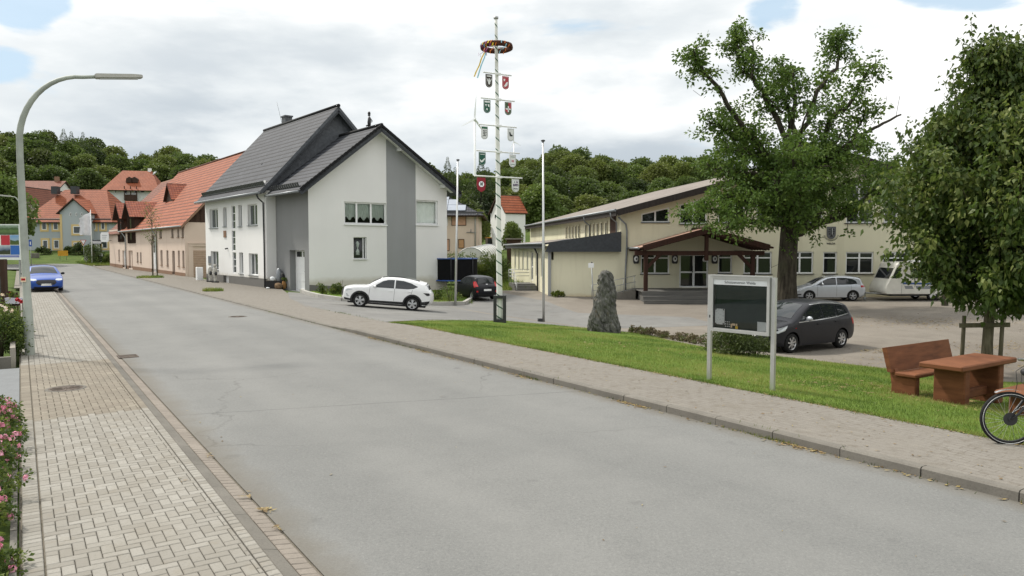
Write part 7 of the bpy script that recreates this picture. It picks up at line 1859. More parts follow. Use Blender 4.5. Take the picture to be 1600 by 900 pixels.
street_lamp(l2, (-1, .1, 0), 6.6, .7, 1.3, 'second street lamp further off, its head reaching left behind the first', .09)

def maypole():
 b = gp(781, 504); Y = b.y; root = empty('maypole', b, 'white maypole with a green spiral stripe, wreath, crossbars and guild shields', 'maypole')
 k = N('spiral_paint'); s = k.n('ShaderNodeSeparateXYZ'); k.l(k.uv(), s.inputs[0]); f = k.math('FRACT', k.math('ADD', s.outputs[0], k.math('DIVIDE', s.outputs[1], .47)))
 w = k.math('LESS_THAN', f, .13); dirt = k.noise(k.obj(), 2, 4); c = k.mix(w, k.mix(k.ramp(dirt, .4, .7), (.74, .75, .72), (.62, .63, .58)), (.03, .10, .06)); M['spiral'] = k.out(c, .5, 0, .4)
 top = at(775, 27, Y); m = MB(); n = 40; P = [b.lerp(top, i / n) for i in range(n + 1)]
 m.tube(P, [.135 - .075 * i / n for i in range(n + 1)], 20, uvv=True); po = m.build('pole', M['spiral'], root)
 c = MB(); c.lathe([(.001, .02), (.1, .02), (.1, -.06), (.04, -.1)], top, 12); c.build('cap', M['galvanised'], po)
 f = MB(); hh = 1.16; w_ = .26
 for sx in (-1, 1):
  for sy in (-1, 1): pass
  f.bar(b + Vector((sx * .2, -.18, -.1)), b + Vector((sx * .2, -.18, hh)), .14, .1, up=(0, 1, 0)); f.bar(b + Vector((sx * .2, .2, -.1)), b + Vector((sx * .2, .2, hh)), .14, .1, up=(0, 1, 0))
  f.bar(b + Vector((sx * .2, -.13, hh - .06)), b + Vector((sx * .2, .15, hh - .06)), .1, .12); f.bar(b + Vector((sx * .2, -.13, .06)), b + Vector((sx * .2, .15, .06)), .1, .12)
 for y in (-.18, .2): f.bar(b + Vector((-.13, y, hh - .06)), b + Vector((.13, y, hh - .06)), .1, .12); f.bar(b + Vector((-.13, y, .08)), b + Vector((.13, y, .08)), .1, .16)
 f.build('socket_frame', M['dark_iron'], root)
 # wreath and ribbons
 wc = at(776, 73.5, Y); R_ = .62; m = MB(); pr = [(R_ + .06 * math.cos(t), .115 * math.sin(t)) for t in np.linspace(0, 2 * math.pi, 9)]
 N_ = 48; rings = []
 for i in range(N_):
  a = 2 * math.pi * i / N_; j = .012 * math.sin(i * 7.3) + .01 * math.sin(i * 3.1); rings.append([m.vert((wc.x + (r + j) * math.cos(a), wc.y + (r + j) * math.sin(a), wc.z + h)) for r, h in pr[:-1]])
 for i in range(N_):
  for q in range(8): m.face((rings[i][q], rings[i][(q + 1) % 8], rings[(i + 1) % N_][(q + 1) % 8], rings[(i + 1) % N_][q]), 0, None, True)
 wr_ = m.build('wreath', M['wreath'], root)
 s = MB()
 for a in (0.3, 1.87, 3.44, 5.0): s.bar(wc + Vector((math.cos(a) * R_, math.sin(a) * R_, 0)), wc + Vector((math.cos(a) * .07, math.sin(a) * .07, .0)), .02, .02)
 s.build('spoke', M['dark_iron'], wr_)
 for nm, mt, n_ in (('yellow_ribbon', 'rib_yellow', 4), ('orange_ribbon', 'rib_orange', 3), ('purple_ribbon', 'rib_purple', 7), ('blue_ribbon', 'rib_blue', 2)):
  for _ in range(n_):
   m = MB(); a = rnd.uniform(3.3, 6.1) if nm != 'purple_ribbon' else rnd.uniform(2.6, 4.9); c = wc + Vector((math.cos(a) * R_, math.sin(a) * R_, 0)); t = Vector((-math.sin(a), math.cos(a), 0)); P = []
   for i in range(9): th = 2 * math.pi * i / 8; P.append(c + Vector((math.cos(a), math.sin(a), 0)) * (.072 * math.cos(th)) + Vector((0, 0, .128 * math.sin(th))) + t * (.03 * i - .12))
   for p0, p1 in zip(P, P[1:]): m.poly([p0 - t * .018, p0 + t * .018, p1 + t * .018, p1 - t * .018])
   if rnd.random() < .55:
    p0 = c - Vector((0, 0, .14)); 
    for i in range(4): p1 = p0 + Vector((rnd.gauss(-.03, .05), rnd.gauss(0, .03), -rnd.uniform(.04, .1))); m.poly([p0 - t * .016, p0 + t * .016, p1 + t * .016, p1 - t * .016]); p0 = p1
   m.build(nm, M[mt], wr_, recalc=False)
 for nm, mt, px in (('yellow_ribbon', 'rib_yellow', [(757, 82), (752, 92), (749, 102), (744, 112), (741, 120)]), ('blue_ribbon', 'rib_blue', [(759, 82), (757, 90), (752, 102), (749, 112), (746, 122)])):
  m = MB(); P = [at(u, v, Y - .5) for u, v in px]
  for p0, p1 in zip(P, P[1:]): m.poly([p0 - Vector((.03, 0, 0)), p0 + Vector((.03, 0, 0)), p1 + Vector((.025, 0, 0)), p1 - Vector((.025, 0, 0))])
  m.build(nm, M[mt], wr_, recalc=False)
 # crossbars with two shields each
 bd = Vector((.87, .48, 0)).normalized(); nrm = Vector((bd.y, -bd.x, 0)); up = Vector((0, 0, 1))
 PLb = Plane((P0 := Vector((b.x, Y, 0))), (bd.x, bd.y))
 bars = [((755, 114), (799, 119), 764, 790), ((751, 154), (804, 159), 761, 794), ((748, 195), (807, 200), 757, 798), ((744, 236), (812, 240), 753.5, 801), ((741, 275), (816, 279), 752, 805.5)]
 designs = [('sh_dark', 'sh_red'), ('sh_green', 'sh_split'), ('sh_white', 'sh_white'), ('sh_green', 'sh_white'), ('sh_wine', 'sh_white')]
 lab = [('dark shield with a pale stag-like motif', 'red shield with pale motifs'), ('dark green shield with white motifs', 'red and green shield with a white cross'), ('white shield with a tree under a green band', 'white shield with a grey figure'), ('dark green shield with a white swoosh', 'white shield with a red gate'), ('wine red shield with a white disc', 'white shield lettered KFD')]
 for i, ((u0, v0), (u1, v1), ua, ub) in enumerate(bars):
  yo = b.x + (at((u0 + u1) / 2, (v0 + v1) / 2, Y).x - b.x)
  cz = b.lerp(top, 0); zc = at((u0 + u1) / 2, (v0 + v1) / 2, Y).z; f = (zc - b.z) / (top.z - b.z); cp = b.lerp(top, f); pl = Plane((cp.x + nrm.x * .12, cp.y + nrm.y * .12), (bd.x, bd.y))
  if pl.n.dot(nrm) < 0: pl = Plane((cp.x + nrm.x * .12, cp.y + nrm.y * .12), (bd.x, bd.y), True)
  s0, s1 = pl.px(u0, v0)[0], pl.px(u1, v1)[0]; m = MB(); m.tube([pl.p(s0, zc), pl.p(s1, zc)], .03, 8); m.bar(pl.p(-.12, zc), pl.p(.12, zc), .09, .09); bo = m.build('crossbar', M['white_metal'], root)
  for j, uu in enumerate((ua, ub)):
   s, _ = pl.px(uu, v0); w, h = .155 + .012 * (i > 3), .54; zt = zc - .06
   shape = [(s - w, zt), (s + w, zt), (s + w, zt - h + w)] + [(s + w * math.cos(R(a)), zt - h + w - w * math.sin(R(a))) for a in range(20, 180, 20)] + [(s - w, zt - h + w)]
   if i == 4 and j == 0: w = .185; shape = [(s - w, zt), (s + w, zt), (s + w * 1.12, zt - .3), (s + w * .9, zt - .5), (s, zt - .6), (s - w * .9, zt - .5), (s - w * 1.12, zt - .3)]
   m = MB(); m.prism([pl.p(*q, -.02) for q in shape], pl.n * .03); mt = designs[i][j]; sh = m.build('shield', M[mt], root); sh['label'] = lab[i][j]
   e = MB(); cz_ = zt - .27; S = lambda x, z, o=.014: pl.p(s + x, cz_ + z, o)
   ink = 'pvc' if mt in ('sh_dark', 'sh_red', 'sh_green', 'sh_wine', 'sh_split') else 'ink_green'
   if mt != 'sh_wine':                     # a narrow border line round the rim
    n_ = len(shape); inn = [((q[0] - s) * .86 + s, (q[1] - cz_) * .90 + cz_) for q in shape]; in2 = [((q[0] - s) * .80 + s, (q[1] - cz_) * .865 + cz_) for q in shape]
    bm_ = MB()
    for a in range(n_): c2 = (a + 1) % n_; bm_.poly([pl.p(*inn[a], .0125), pl.p(*inn[c2], .0125), pl.p(*in2[c2], .0125), pl.p(*in2[a], .0125)])
    bm_.build('rim_line', M['ink_grey'] if mt == 'sh_white' else M['sh_pale'], sh, recalc=False)
   if (i, j) == (0, 0):
    e.prism([S(-.02, .1), S(.02, .1), S(.05, -.1), S(0, -.16), S(-.05, -.1)], pl.n * .004)
    for d in (-1, 1): e.prism([S(.06 * d, -.05), S(.11 * d, .08), S(.09 * d, .1), S(.04 * d, .0)], pl.n * .004)
    e.bar(S(-.1, .19), S(.1, .19), .004, .045)
   elif (i, j) == (0, 1): e.prism([S(-.09, -.15), S(.03, .02), S(.1, .04), S(.07, -.1), S(-.02, -.17)], pl.n * .004); e.prism([S(-.1, .16), S(-.02, .16), S(-.05, .06), S(-.1, .07)], pl.n * .004)
   elif (i, j) == (1, 0):
    e.bar(S(-.12, .19), S(.12, .19), .004, .06); e.prism([S(-.1, .08), S(-.02, .1), S(-.05, -.02)], pl.n * .004); e.prism([S(.02, .1), S(.1, .08), S(.1, -.02), S(.04, .0)], pl.n * .004); e.prism([S(-.03, -.06), S(.03, -.1), S(.0, -.17), S(-.05, -.12)], pl.n * .004)
   elif (i, j) == (1, 1):
    e2 = MB(); e2.poly([S(.0, .26, .0115), S(.152, .26, .0115), S(.152, 0, .0115), S(0, 0, .0115)]); e2.poly([S(-.152, 0, .0115), S(0, 0, .0115), S(0, -.2, .0115), S(-.152, -.1, .0115)]); e2.build('red_field', M['sh_red'], sh)
    e.bar(S(-.11, -.02), S(.11, -.02), .006, .055); e.bar(S(0, .1), S(0, -.14), .055, .006, up=pl.n); e.lathe([(.03, 0), (.05, 0)], S(0, -.02, .02), 12, 'y')
   elif (i, j) == (2, 0):
    e2 = MB(); e2.bar(S(-.13, .20), S(.13, .20), .004, .07); e2.build('green_band', M['ink_green'], sh)
    e.bar(S(0, .1), S(0, -.12), .02, .004, up=pl.n)
    for q in range(3):
     for d in (-1, 1): e.ball(S(d * .055, .09 - q * .07), .026, 6, 0, (1.3, .2, .8))
    e.bar(S(-.08, -.12), S(.08, -.12), .004, .025)
   elif (i, j) == (2, 1): e.prism([S(-.08, .1), S(-.03, .12), S(.0, .02), S(.09, .0), S(.07, -.06), S(-.05, -.05)], pl.n * .004)
   elif (i, j) == (3, 0): e.prism([S(-.11, -.02), S(-.04, -.08), S(.1, .04), S(.12, -.0), S(.02, -.13), S(-.06, -.15), S(-.11, -.1)], pl.n * .004); e.bar(S(-.1, .18), S(.1, .18), .003, .02)
   elif (i, j) == (3, 1):
    e2 = MB(); e2.prism([S(-.05, -.06), S(-.05, .04), S(0, .0), S(.05, .04), S(.05, -.06), S(.02, -.06), S(.02, -.02), S(-.02, -.02), S(-.02, -.06)], pl.n * .004); e2.build('red_gate', M['sh_red'], sh)
    e.bar(S(-.09, -.15), S(.09, -.15), .003, .02); e.bar(S(-.1, .16), S(.1, .16), .003, .02)
   elif (i, j) == (4, 0):
    e.lathe([(.001, .006), (.12, .006), (.12, 0)], (0, 0, 0), 20, 'y'); i0 = 0
    for q in range(len(e.v)): v = e.v[q]; c3 = S(v[0], v[2], .02); e.v[q] = tuple(c3)
    e2 = MB()
    for d in (-1, 1): e2.bar(S(d * .035, .05, .026), S(d * .035, -.06, .026), .035, .006, up=pl.n)
    e2.ball(S(-.035, .075, .026), .02, 6, 0, (1, .2, 1)); e2.ball(S(.035, .075, .026), .02, 6, 0, (1, .2, 1)); e2.build('figures', M['ink_black'], sh)
    e3 = MB(); e3.prism([S(-.03, .03, .03), S(.03, .03, .03), S(0, -.03, .03)], pl.n * .003); e3.build('green_leaf', M['ink_green'], sh)
   else:
    e.ball(S(-.055, .15), .034, 10, 0, (1, .15, 1)); e2 = MB(); e2.ball(S(.055, .15), .042, 10, 0, (1, .15, 1)); e2.build('purple_dot', M['ink_purple'], sh)
    text('lettering', 'KFD', M['ink_purple'], S(0, .02, .014), pl.d if pl.d.x > 0 else -pl.d, up, .13, sh, bold=.004); text('lettering', 'Welda', M['ink_black'], S(0, -.13, .014), pl.d if pl.d.x > 0 else -pl.d, up, .075, sh)
   if e.f: e.build('motif', M['ink_black'] if (i, j) in ((2, 0), (2, 1)) else M[ink if (i, j) != (4, 1) else 'ink_grey'], sh)
for nm, c in (('sh_dark', (.06, .05, .045)), ('sh_red', (.40, .05, .07)), ('sh_green', (.02, .10, .07)), ('sh_split', (.06, .10, .05)), ('sh_white', (.70, .71, .72)), ('sh_wine', (.26, .02, .035)), ('sh_pale', (.55, .55, .53)), ('ink_green', (.02, .12, .06)), ('ink_black', (.015, .02, .02)), ('ink_grey', (.22, .24, .25)), ('ink_purple', (.06, .015, .09)), ('rib_yellow', (.72, .50, .05)), ('rib_orange', (.65, .18, .03)), ('rib_purple', (.22, .03, .16)), ('rib_blue', (.30, .60, .72))): M[nm] = plain(nm, c, .6, 0, .3, .1)
M['wreath'] = plain('wreath', (.075, .032, .022), .95, 0, .1, .5, 14, .8)
maypole()
def flagpole(u0, v0, u1, v1, r, label, foot=None):
 b = gp(u0, v0); t = at(u1, v1, b.y); root = empty('flagpole', b, label, 'flagpole'); m = MB(); m.tube([b - Vector((0, 0, .1)), b.lerp(t, .4), t], [r, r * .95, r * .55], 12); m.build('pole', M['aluminium'], root)
 c = MB(); c.lathe([(.02, -.06), (.1, -.02), (.1, .03), (.001, .06)], t, 12); c.build('cap', M['dark_zinc'], root)
 if foot: f = MB(); f.box((b.x + foot, b.y - .05, b.z - .05), (.2, .2, .22), .2, 0, .9); f.build('foot', M['dark_iron'], root)
flagpole(711.5, 478, 715.5, 250, .07, 'bare grey flagpole at the corner of the white house bed')
flagpole(849.5, 503, 848.5, 220, .065, 'bare silver flagpole on the lawn to the right of the maypole', -.18)

def notice_board():
 a, b = gp(1108, 594), gp(1207, 611); root = empty('notice_board', (a + b) / 2, 'aluminium framed glass notice board on two posts at the lawn edge', 'notice board')
 d = (b - a); d.z = 0; L = d.length; PL = Plane(a, d)
 if PL.n.y > 0: PL = Plane(a, d, True)
 for s, zt in ((0, PL.px(1112, 429)[1]), (L, PL.px(1212, 434)[1])): m = MB(); m.bar(PL.p(s, -.1), PL.p(s, zt), .075, .06, up=PL.n); m.build('post', M['aluminium'], root)
 zt = (PL.px(1112, 429)[1] + PL.px(1212, 434)[1]) / 2 - .01; zb = (PL.px(1113, 514.5)[1] + PL.px(1206, 527)[1]) / 2; s0, s1 = .055, L - .055; m = MB(); w = .052
 for z in (zt - w / 2, zb + w / 2): m.bar(PL.p(s0, z, .02), PL.p(s1, z, .02), .10, w)
 for s in (s0 + w / 2, s1 - w / 2): m.bar(PL.p(s, zb + w, .02), PL.p(s, zt - w, .02), w, .10, up=PL.n)
 m.bar(PL.p(s0 - .0, zt + .012, .03), PL.p(s1, zt + .012, .03), .14, .02)
 m.bar(PL.p(s0 + w, zt - w - .008, .05), PL.p(s1 - w, zt - w - .008, .05), .012, .014); m.bar(PL.p(s0 + w, zb + w + .008, .05), PL.p(s1 - w, zb + w + .008, .05), .012, .014)
 m.build('frame', M['aluminium'], root)
 q = MB(); q.bar(PL.p(s0 + .01, (zb + zt) / 2, -.02), PL.p(s1 - .01, (zb + zt) / 2, -.02), .02, zt - zb - .02); q.build('back_panel', M['board_dark'], root)
 g = N('board_glass'); tr = g.n('ShaderNodeBsdfTransparent'); tr.inputs[0].default_value = (.97, .98, .97, 1); gs = g.n('ShaderNodeBsdfGlossy'); gs.inputs['Roughness'].default_value = .015; fr = g.n('ShaderNodeFresnel'); fr.inputs[0].default_value = 1.6; mx = g.n('ShaderNodeMixShader'); g.l(fr.outputs[0], mx.inputs[0]); g.l(tr.outputs[0], mx.inputs[1]); g.l(gs.outputs[0], mx.inputs[2]); g.l(mx.outputs[0], g.nd['Material Output'].inputs[0])
 q = MB(); i0, i1, j0, j1 = s0 + w, s1 - w, zb + w, zt - w; q.poly([PL.p(i0, j0, .045), PL.p(i1, j0, .045), PL.p(i1, j1, .045), PL.p(i0, j1, .045)]); q.build('glass', g.mat, root)
 iw, ih = i1 - i0, j1 - j0; pt = lambda x, y, o=.0: PL.p(i0 + iw * x, j0 + ih * y, o)
 def sheet_(name, x0, y0, x1, y1, mat, o=.0): k = MB(); k.poly([pt(x0, y0, o), pt(x1, y0, o), pt(x1, y1, o), pt(x0, y1, o)]); return k.build(name, mat, root)
 sheet_('title_strip', .0, .885, 1, .985, M['paper_white'], .049)
 rt = PL.d if PL.d.x > 0 else -PL.d
 text('lettering', 'Schützenverein Welda', M['ink_black'], pt(.5, .935, .051), rt, (0, 0, 1), .072, root, .001, normal_off=.0)
 p1 = sheet_('paper_notice', .025, .085, .21, .40, M['paper_print'], .03); sheet_('paper_notice', .82, .02, .995, .2, M['paper_white'], .03)
 for x, y in ((.04, .39), (.19, .385), (.04, .10), (.19, .1)): k = MB(); k.ball(pt(x, y, .035), .014, 8); k.build('pin', M['dark_iron'], root)
 for i in range(3):
  for j in range(3): k = MB(); k.bar(pt(.225 + i * .035, .06 + j * .045, .035), pt(.243 + i * .035, .06 + j * .045, .035), .004, .02); k.build('paper_tag', M['paper_white'], root)
 for i, (x, y) in enumerate(((.33, .075), (.36, .085), (.39, .085), (.43, .085), (.33, .04), (.42, .03))): k = MB(); k.bar(pt(x, y + .02, .035), pt(x + .028 + (.02 if i == 5 else 0), y + .02, .035), .004, .04 + (.015 if i == 5 else 0)); k.build('photo_card', M['petal_cream'] if i != 5 else M['rib_yellow'], root)
 h = MB(); s = s0 - .02; h.box((PL.p(s, 0, .05).x, PL.p(s, 0, .05).y, zb + .25), (.03, .03, .05)); h.build('lock', M['dark_iron'], root)
k_ = N('paper_print'); b_ = k_.noise(k_.obj(), 38, 2, .8, (.25, 1, 1.6)); M['paper_print'] = k_.out(k_.mix(k_.ramp(b_, .5, .6, 0, .55), (.72, .74, .74), (.38, .41, .42)), .7, 0, .2)
M['paper_white'] = plain('paper_white', (.68, .71, .72), .7, 0, .2, .05, 9); M['board_dark'] = plain('board_dark', (.026, .045, .038), .7, 0, .2, .15)
notice_board()
def boulder():
 b = gp(946, 519); Y = b.y; m = MB(); from mathutils import noise as mn
 k = F / Y; prof = [(-.15, -.64, .66), (.0, -.64, .66), (.25, -.63, .66), (.6, -.60, .56), (.95, -.52, .47), (1.3, -.46, .40), (1.6, -.40, .37), (1.9, -.33, .33), (2.15, -.26, .29), (2.33, -.2, .23), (2.43, -.12, .12)]
 bm = bmesh.new(); bmesh.ops.create_icosphere(bm, subdivisions=6, radius=1.0)
 for v in bm.verts:
  z = (v.co.z * .5 + .5) * 2.58 - .15
  for (z0, l0, r0), (z1, l1, r1) in zip(prof, prof[1:]):
   if z0 <= z <= z1 + 1e-6: t = (z - z0) / (z1 - z0); l, r = l0 + (l1 - l0) * t, r0 + (r1 - r0) * t; break
  a = math.atan2(v.co.y, v.co.x); cx, hw = (l + r) / 2, (r - l) / 2; rr = 1.0 if abs(v.co.z) < .96 else math.sqrt(max(0, 1 - v.co.z ** 2)) / .28
  e = .75; ca, sa = math.cos(a), math.sin(a); ca = math.copysign(abs(ca) ** e, ca); sa = math.copysign(abs(sa) ** e, sa)
  p = Vector((cx + hw * ca * min(1, rr), hw * .78 * sa * min(1, rr), z))
  q = Vector((p.x * 2.1, p.y * 2.1, p.z * .9)); d = mn.fractal(q, 1.0, 2.0, 6) * .10 - max(0, .25 - abs(mn.noise(Vector((p.x * 3.2 + p.z * .9, p.y * 3.2, p.z * .7))))) * .24 - max(0, .16 - abs(mn.noise(Vector((p.x * 2, p.y * 2 + 5, p.z * 2.6 + p.x * 2))))) * .2 + mn.noise(Vector((p.x * 16, p.y * 16, p.z * 7))) * .035
  n = Vector((ca, sa, .1)); v.co = p + n * d
 me = bpy.data.meshes.new('standing_stone'); bm.to_mesh(me); bm.free(); k2 = N('slate_rock'); p = k2.obj(); f = k2.noise(p, 2.6, 7, .65, (1.6, 1.6, .55)); g = k2.noise(p, 11, 6, .7, (1.5, 1.5, .5)); l_ = k2.noise(p, 4, 5, .6, (1.2, 1.2, .5))
 c = k2.mix(k2.ramp(f, .35, .65), (.06, .06, .056), (.15, .148, .135)); c = k2.mix(k2.ramp(g, .52, .72, 0, .7), c, (.25, .245, .22)); c = k2.mix(k2.ramp(l_, .6, .7, 0, .55), c, (.14, .11, .055)); k2.bump(g, .9, .05); mat = k2.out(c, .9, 0, .2)
 me.materials.append(mat); o = bpy.data.objects.new('standing_stone', me); col.objects.link(o); o.location = b; tag(o, 'tall dark rough standing stone on the lawn', 'stone')
 bmat = M['pale_stone']
boulder()
def bench_table():
 zt = H(*xy(1.3, 5.6))
 def q(s, t, z): p = xy(s, t); return Vector((p[0], p[1], z))
 yaw = math.atan2(.554, .833)
 def slab(root, name, s0, s1, t0, t1, z0, z1, bev=.02, nm=None):
  m = MB(); p = xy((s0 + s1) / 2, (t0 + t1) / 2); m.box((p[0], p[1], z0), (t1 - t0, s1 - s0, z1 - z0), yaw, 0, 1, 0, bev); return m.build(name, M['red_brown_board'], root)
 r = empty('picnic_table', q(1.33, 6.1, zt), 'red brown wooden picnic table on two thick slab legs', 'table')
 slab(r, 'tabletop', .95, 1.71, 5.10, 7.2, zt + .66, zt + .76); slab(r, 'leg', 1.05, 1.6, 5.42, 5.62, zt - .1, zt + .66); slab(r, 'leg', 1.05, 1.6, 6.72, 6.92, zt - .1, zt + .66); slab(r, 'stretcher', 1.24, 1.36, 5.62, 6.72, zt + .05, zt + .22)
 z2 = H(*xy(2.3, 5.9)); r = empty('park_bench', q(2.3, 6.8, z2), 'red brown wooden bench with a solid backrest behind the table', 'bench')
 slab(r, 'seat', 1.98, 2.4, 5.55, 7.95, z2 + .38, z2 + .46); slab(r, 'leg', 2.02, 2.5, 5.62, 5.78, z2 - .1, z2 + .38); slab(r, 'leg', 2.02, 2.5, 7.6, 7.76, z2 - .1, z2 + .38)
 m = MB(); A = [(2.45, z2 + .44), (2.54, z2 + .44), (2.66, z2 + .90), (2.57, z2 + .92)]; m.prism([q(s, 5.55, z) for s, z in A], q(0, 7.95, 0) - q(0, 5.55, 0)); m.build('backrest', M['red_brown_board'], r)
 m = MB()
 for t in (5.64, 7.62): m.prism([q(2.30, t, z2 + .2), q(2.5, t, z2 + .2), q(2.55, t, z2 + .5), q(2.45, t, z2 + .5)], q(0, t + .12, 0) - q(0, t, 0))
 m.build('bracket', M['red_brown_board'], r)
 z3 = H(*xy(.15, 5.6)); r = empty('park_bench', q(.1, 5.9, z3), 'red brown wooden bench without a back, nearest the bicycle', 'bench'); slab(r, 'seat', -.12, .36, 4.92, 7.2, z3 + .40, z3 + .48); slab(r, 'leg', -.06, .3, 5.3, 5.46, z3 - .1, z3 + .40); slab(r, 'leg', -.06, .3, 6.6, 6.76, z3 - .1, z3 + .40)
bench_table()
def bicycle():
 hb = at(1577, 654, 9.35); z0 = hb.z - .345; root = empty('bicycle', (hb.x, hb.y, z0), 'black bicycle with a silver mudguard, its front wheel entering at the right edge', 'bicycle')
 d = Vector((.985, -.17, 0)).normalized(); n = Vector((-d.y, d.x, 0)); up = Vector((0, 0, 1))
 def P(x, z, y=0.0): return Vector((hb.x, hb.y, z0)) + d * x + up * z + n * y
 def wheel(x):
  c = P(x, .345); m = MB(); pts = [c + d * (.325 * math.cos(t)) + up * (.325 * math.sin(t)) for t in np.linspace(0, 2 * math.pi, 49)]; m.tube(pts, .023, 8, caps=False); w = m.build('wheel', M['tyre'], root)
  m = MB(); m.tube([c + d * (.296 * math.cos(t)) + up * (.296 * math.sin(t)) for t in np.linspace(0, 2 * math.pi, 49)], .012, 6, caps=False); m.build('rim', M['dark_iron'], w)
  m = MB(); m.tube([c + n * .0245 + d * (.318 * math.cos(t)) + up * (.318 * math.sin(t)) for t in np.linspace(0, 2 * math.pi, 49)], .003, 4, caps=False); m.tube([c - n * .0245 + d * (.318 * math.cos(t)) + up * (.318 * math.sin(t)) for t in np.linspace(0, 2 * math.pi, 49)], .003, 4, caps=False); m.build('reflex_stripe', M['white_metal'], w)
  m = MB()
  for k in range(24): t = 2 * math.pi * k / 24; e = c + d * (.293 * math.cos(t)) + up * (.293 * math.sin(t)); h = c + n * (.03 if k % 2 else -.03) + d * (.03 * math.cos(t + 1.2)) + up * (.03 * math.sin(t + 1.2)); m.tube([h, e], .0016, 3, caps=False)
  m.build('spokes', M['alloy'], w)
  m = MB(); m.tube([c - n * .05, c + n * .05], .028, 10); m.tube([c - n * .032, c - n * .028], .085, 18); m.build('hub', M['dark_iron'], w)
  f = MB(); pts = [c + d * (.375 * math.cos(t)) + up * (.375 * math.sin(t)) for t in np.linspace(R(-20 if x > .5 else 18), R(118 if x < .5 else 150), 20)]
  for a, b in zip(pts, pts[1:]): f.poly([a - n * .028, a + n * .028, b + n * .028, b - n * .028])
  f.build('mudguard', M['alloy'], root)
 wheel(0); wheel(1.1); f = MB()
 hd0, hd1 = P(.27, .72), P(.33, .93); bb = P(.66, .30); st_ = P(.83, .80)
 f.tube([hd0, hd1], .024, 8); f.tube([hd1.lerp(hd0, .25), P(.60, .40), bb], [.03, .034, .034], 8); f.tube([hd0, P(.5, .46), bb], [.034, .034, .034], 8); f.tube([bb, st_], .02, 8)
 for y in (-.05, .05): f.tube([bb + n * y, P(1.1, .345, y)], .012, 6); f.tube([P(.81, .74, y * .5), P(1.1, .345, y)], .01, 6)
 f.build('frame', M['paint_black'], root); k = MB()
 k.tube([hd0, hd0 - up * .03], .035, 8)
 for y in (-.06, .06): k.tube([P(.26, .69, y), P(.08, .42, y), P(.0, .345, y)], [.018, .016, .011], 8)
 k.tube([P(.26, .69, -.06), P(.26, .69, .06)], .02, 8); k.build('fork', M['dark_iron'], root)
 k = MB(); hb1 = P(.30, 1.06); k.tube([hd1, hb1], .018, 8); k.tube([P(.22, 1.07, -.30), P(.26, 1.09, -.15), hb1, P(.26, 1.09, .15), P(.22, 1.07, .30)], .012, 8); k.build('handlebar', M['alloy'], root)
 for y in (-1, 1): k = MB(); k.tube([P(.22, 1.07, .30 * y), P(.34, 1.06, .34 * y)], .018, 8); k.build('grip', M['black_plastic'], root)
 k = MB(); k.ball(P(.16, .95), .05, 10); k.bar(P(.18, .93), P(.28, .9), .03, .03); k.build('front_light', M['dark_iron'], root)
 k = MB(); k.box(tuple(P(.24, 1.08, .0)), (.1, .06, .05)); k.build('display', M['black_plastic'], root)
 k = MB(); k.tube([P(.24, 1.05, -.1), P(.1, .98, -.05), P(.12, .82, -.02), P(.24, .72, 0)], .004, 4); k.tube([P(.24, 1.05, .1), P(.08, .95, .05), P(.1, .78, .05), P(.04, .42, .06)], .004, 4); k.build('cable', M['black_plastic'], root)
 k = MB(); k.tube([st_, P(.87, .92)], .014, 8); k.build('seat_post', M['alloy'], root)
 k = MB(); k.ball(P(.90, .95), .13, 10, 0, (1.1, .7, .35)); k.build('saddle', M['black_plastic'], root)
 k = MB(); k.tube([P(.66, .30, -.07), P(.66, .30, .07)], .03, 8); k.tube([P(.66, .30, .08), P(.66, .13, .08)], .01, 6); k.tube([P(.66, .30, -.08), P(.66, .47, -.08)], .01, 6); k.bar(P(.66, .13, .08), P(.66, .13, .17), .07, .02); k.bar(P(.66, .47, -.08), P(.66, .47, -.17), .07, .02); k.build('crank', M['dark_iron'], root)
 k = MB(); k.tube([P(.9, .32, .05), P(.97, .02, .18)], .01, 6); k.build('kickstand', M['dark_iron'], root)
bicycle()

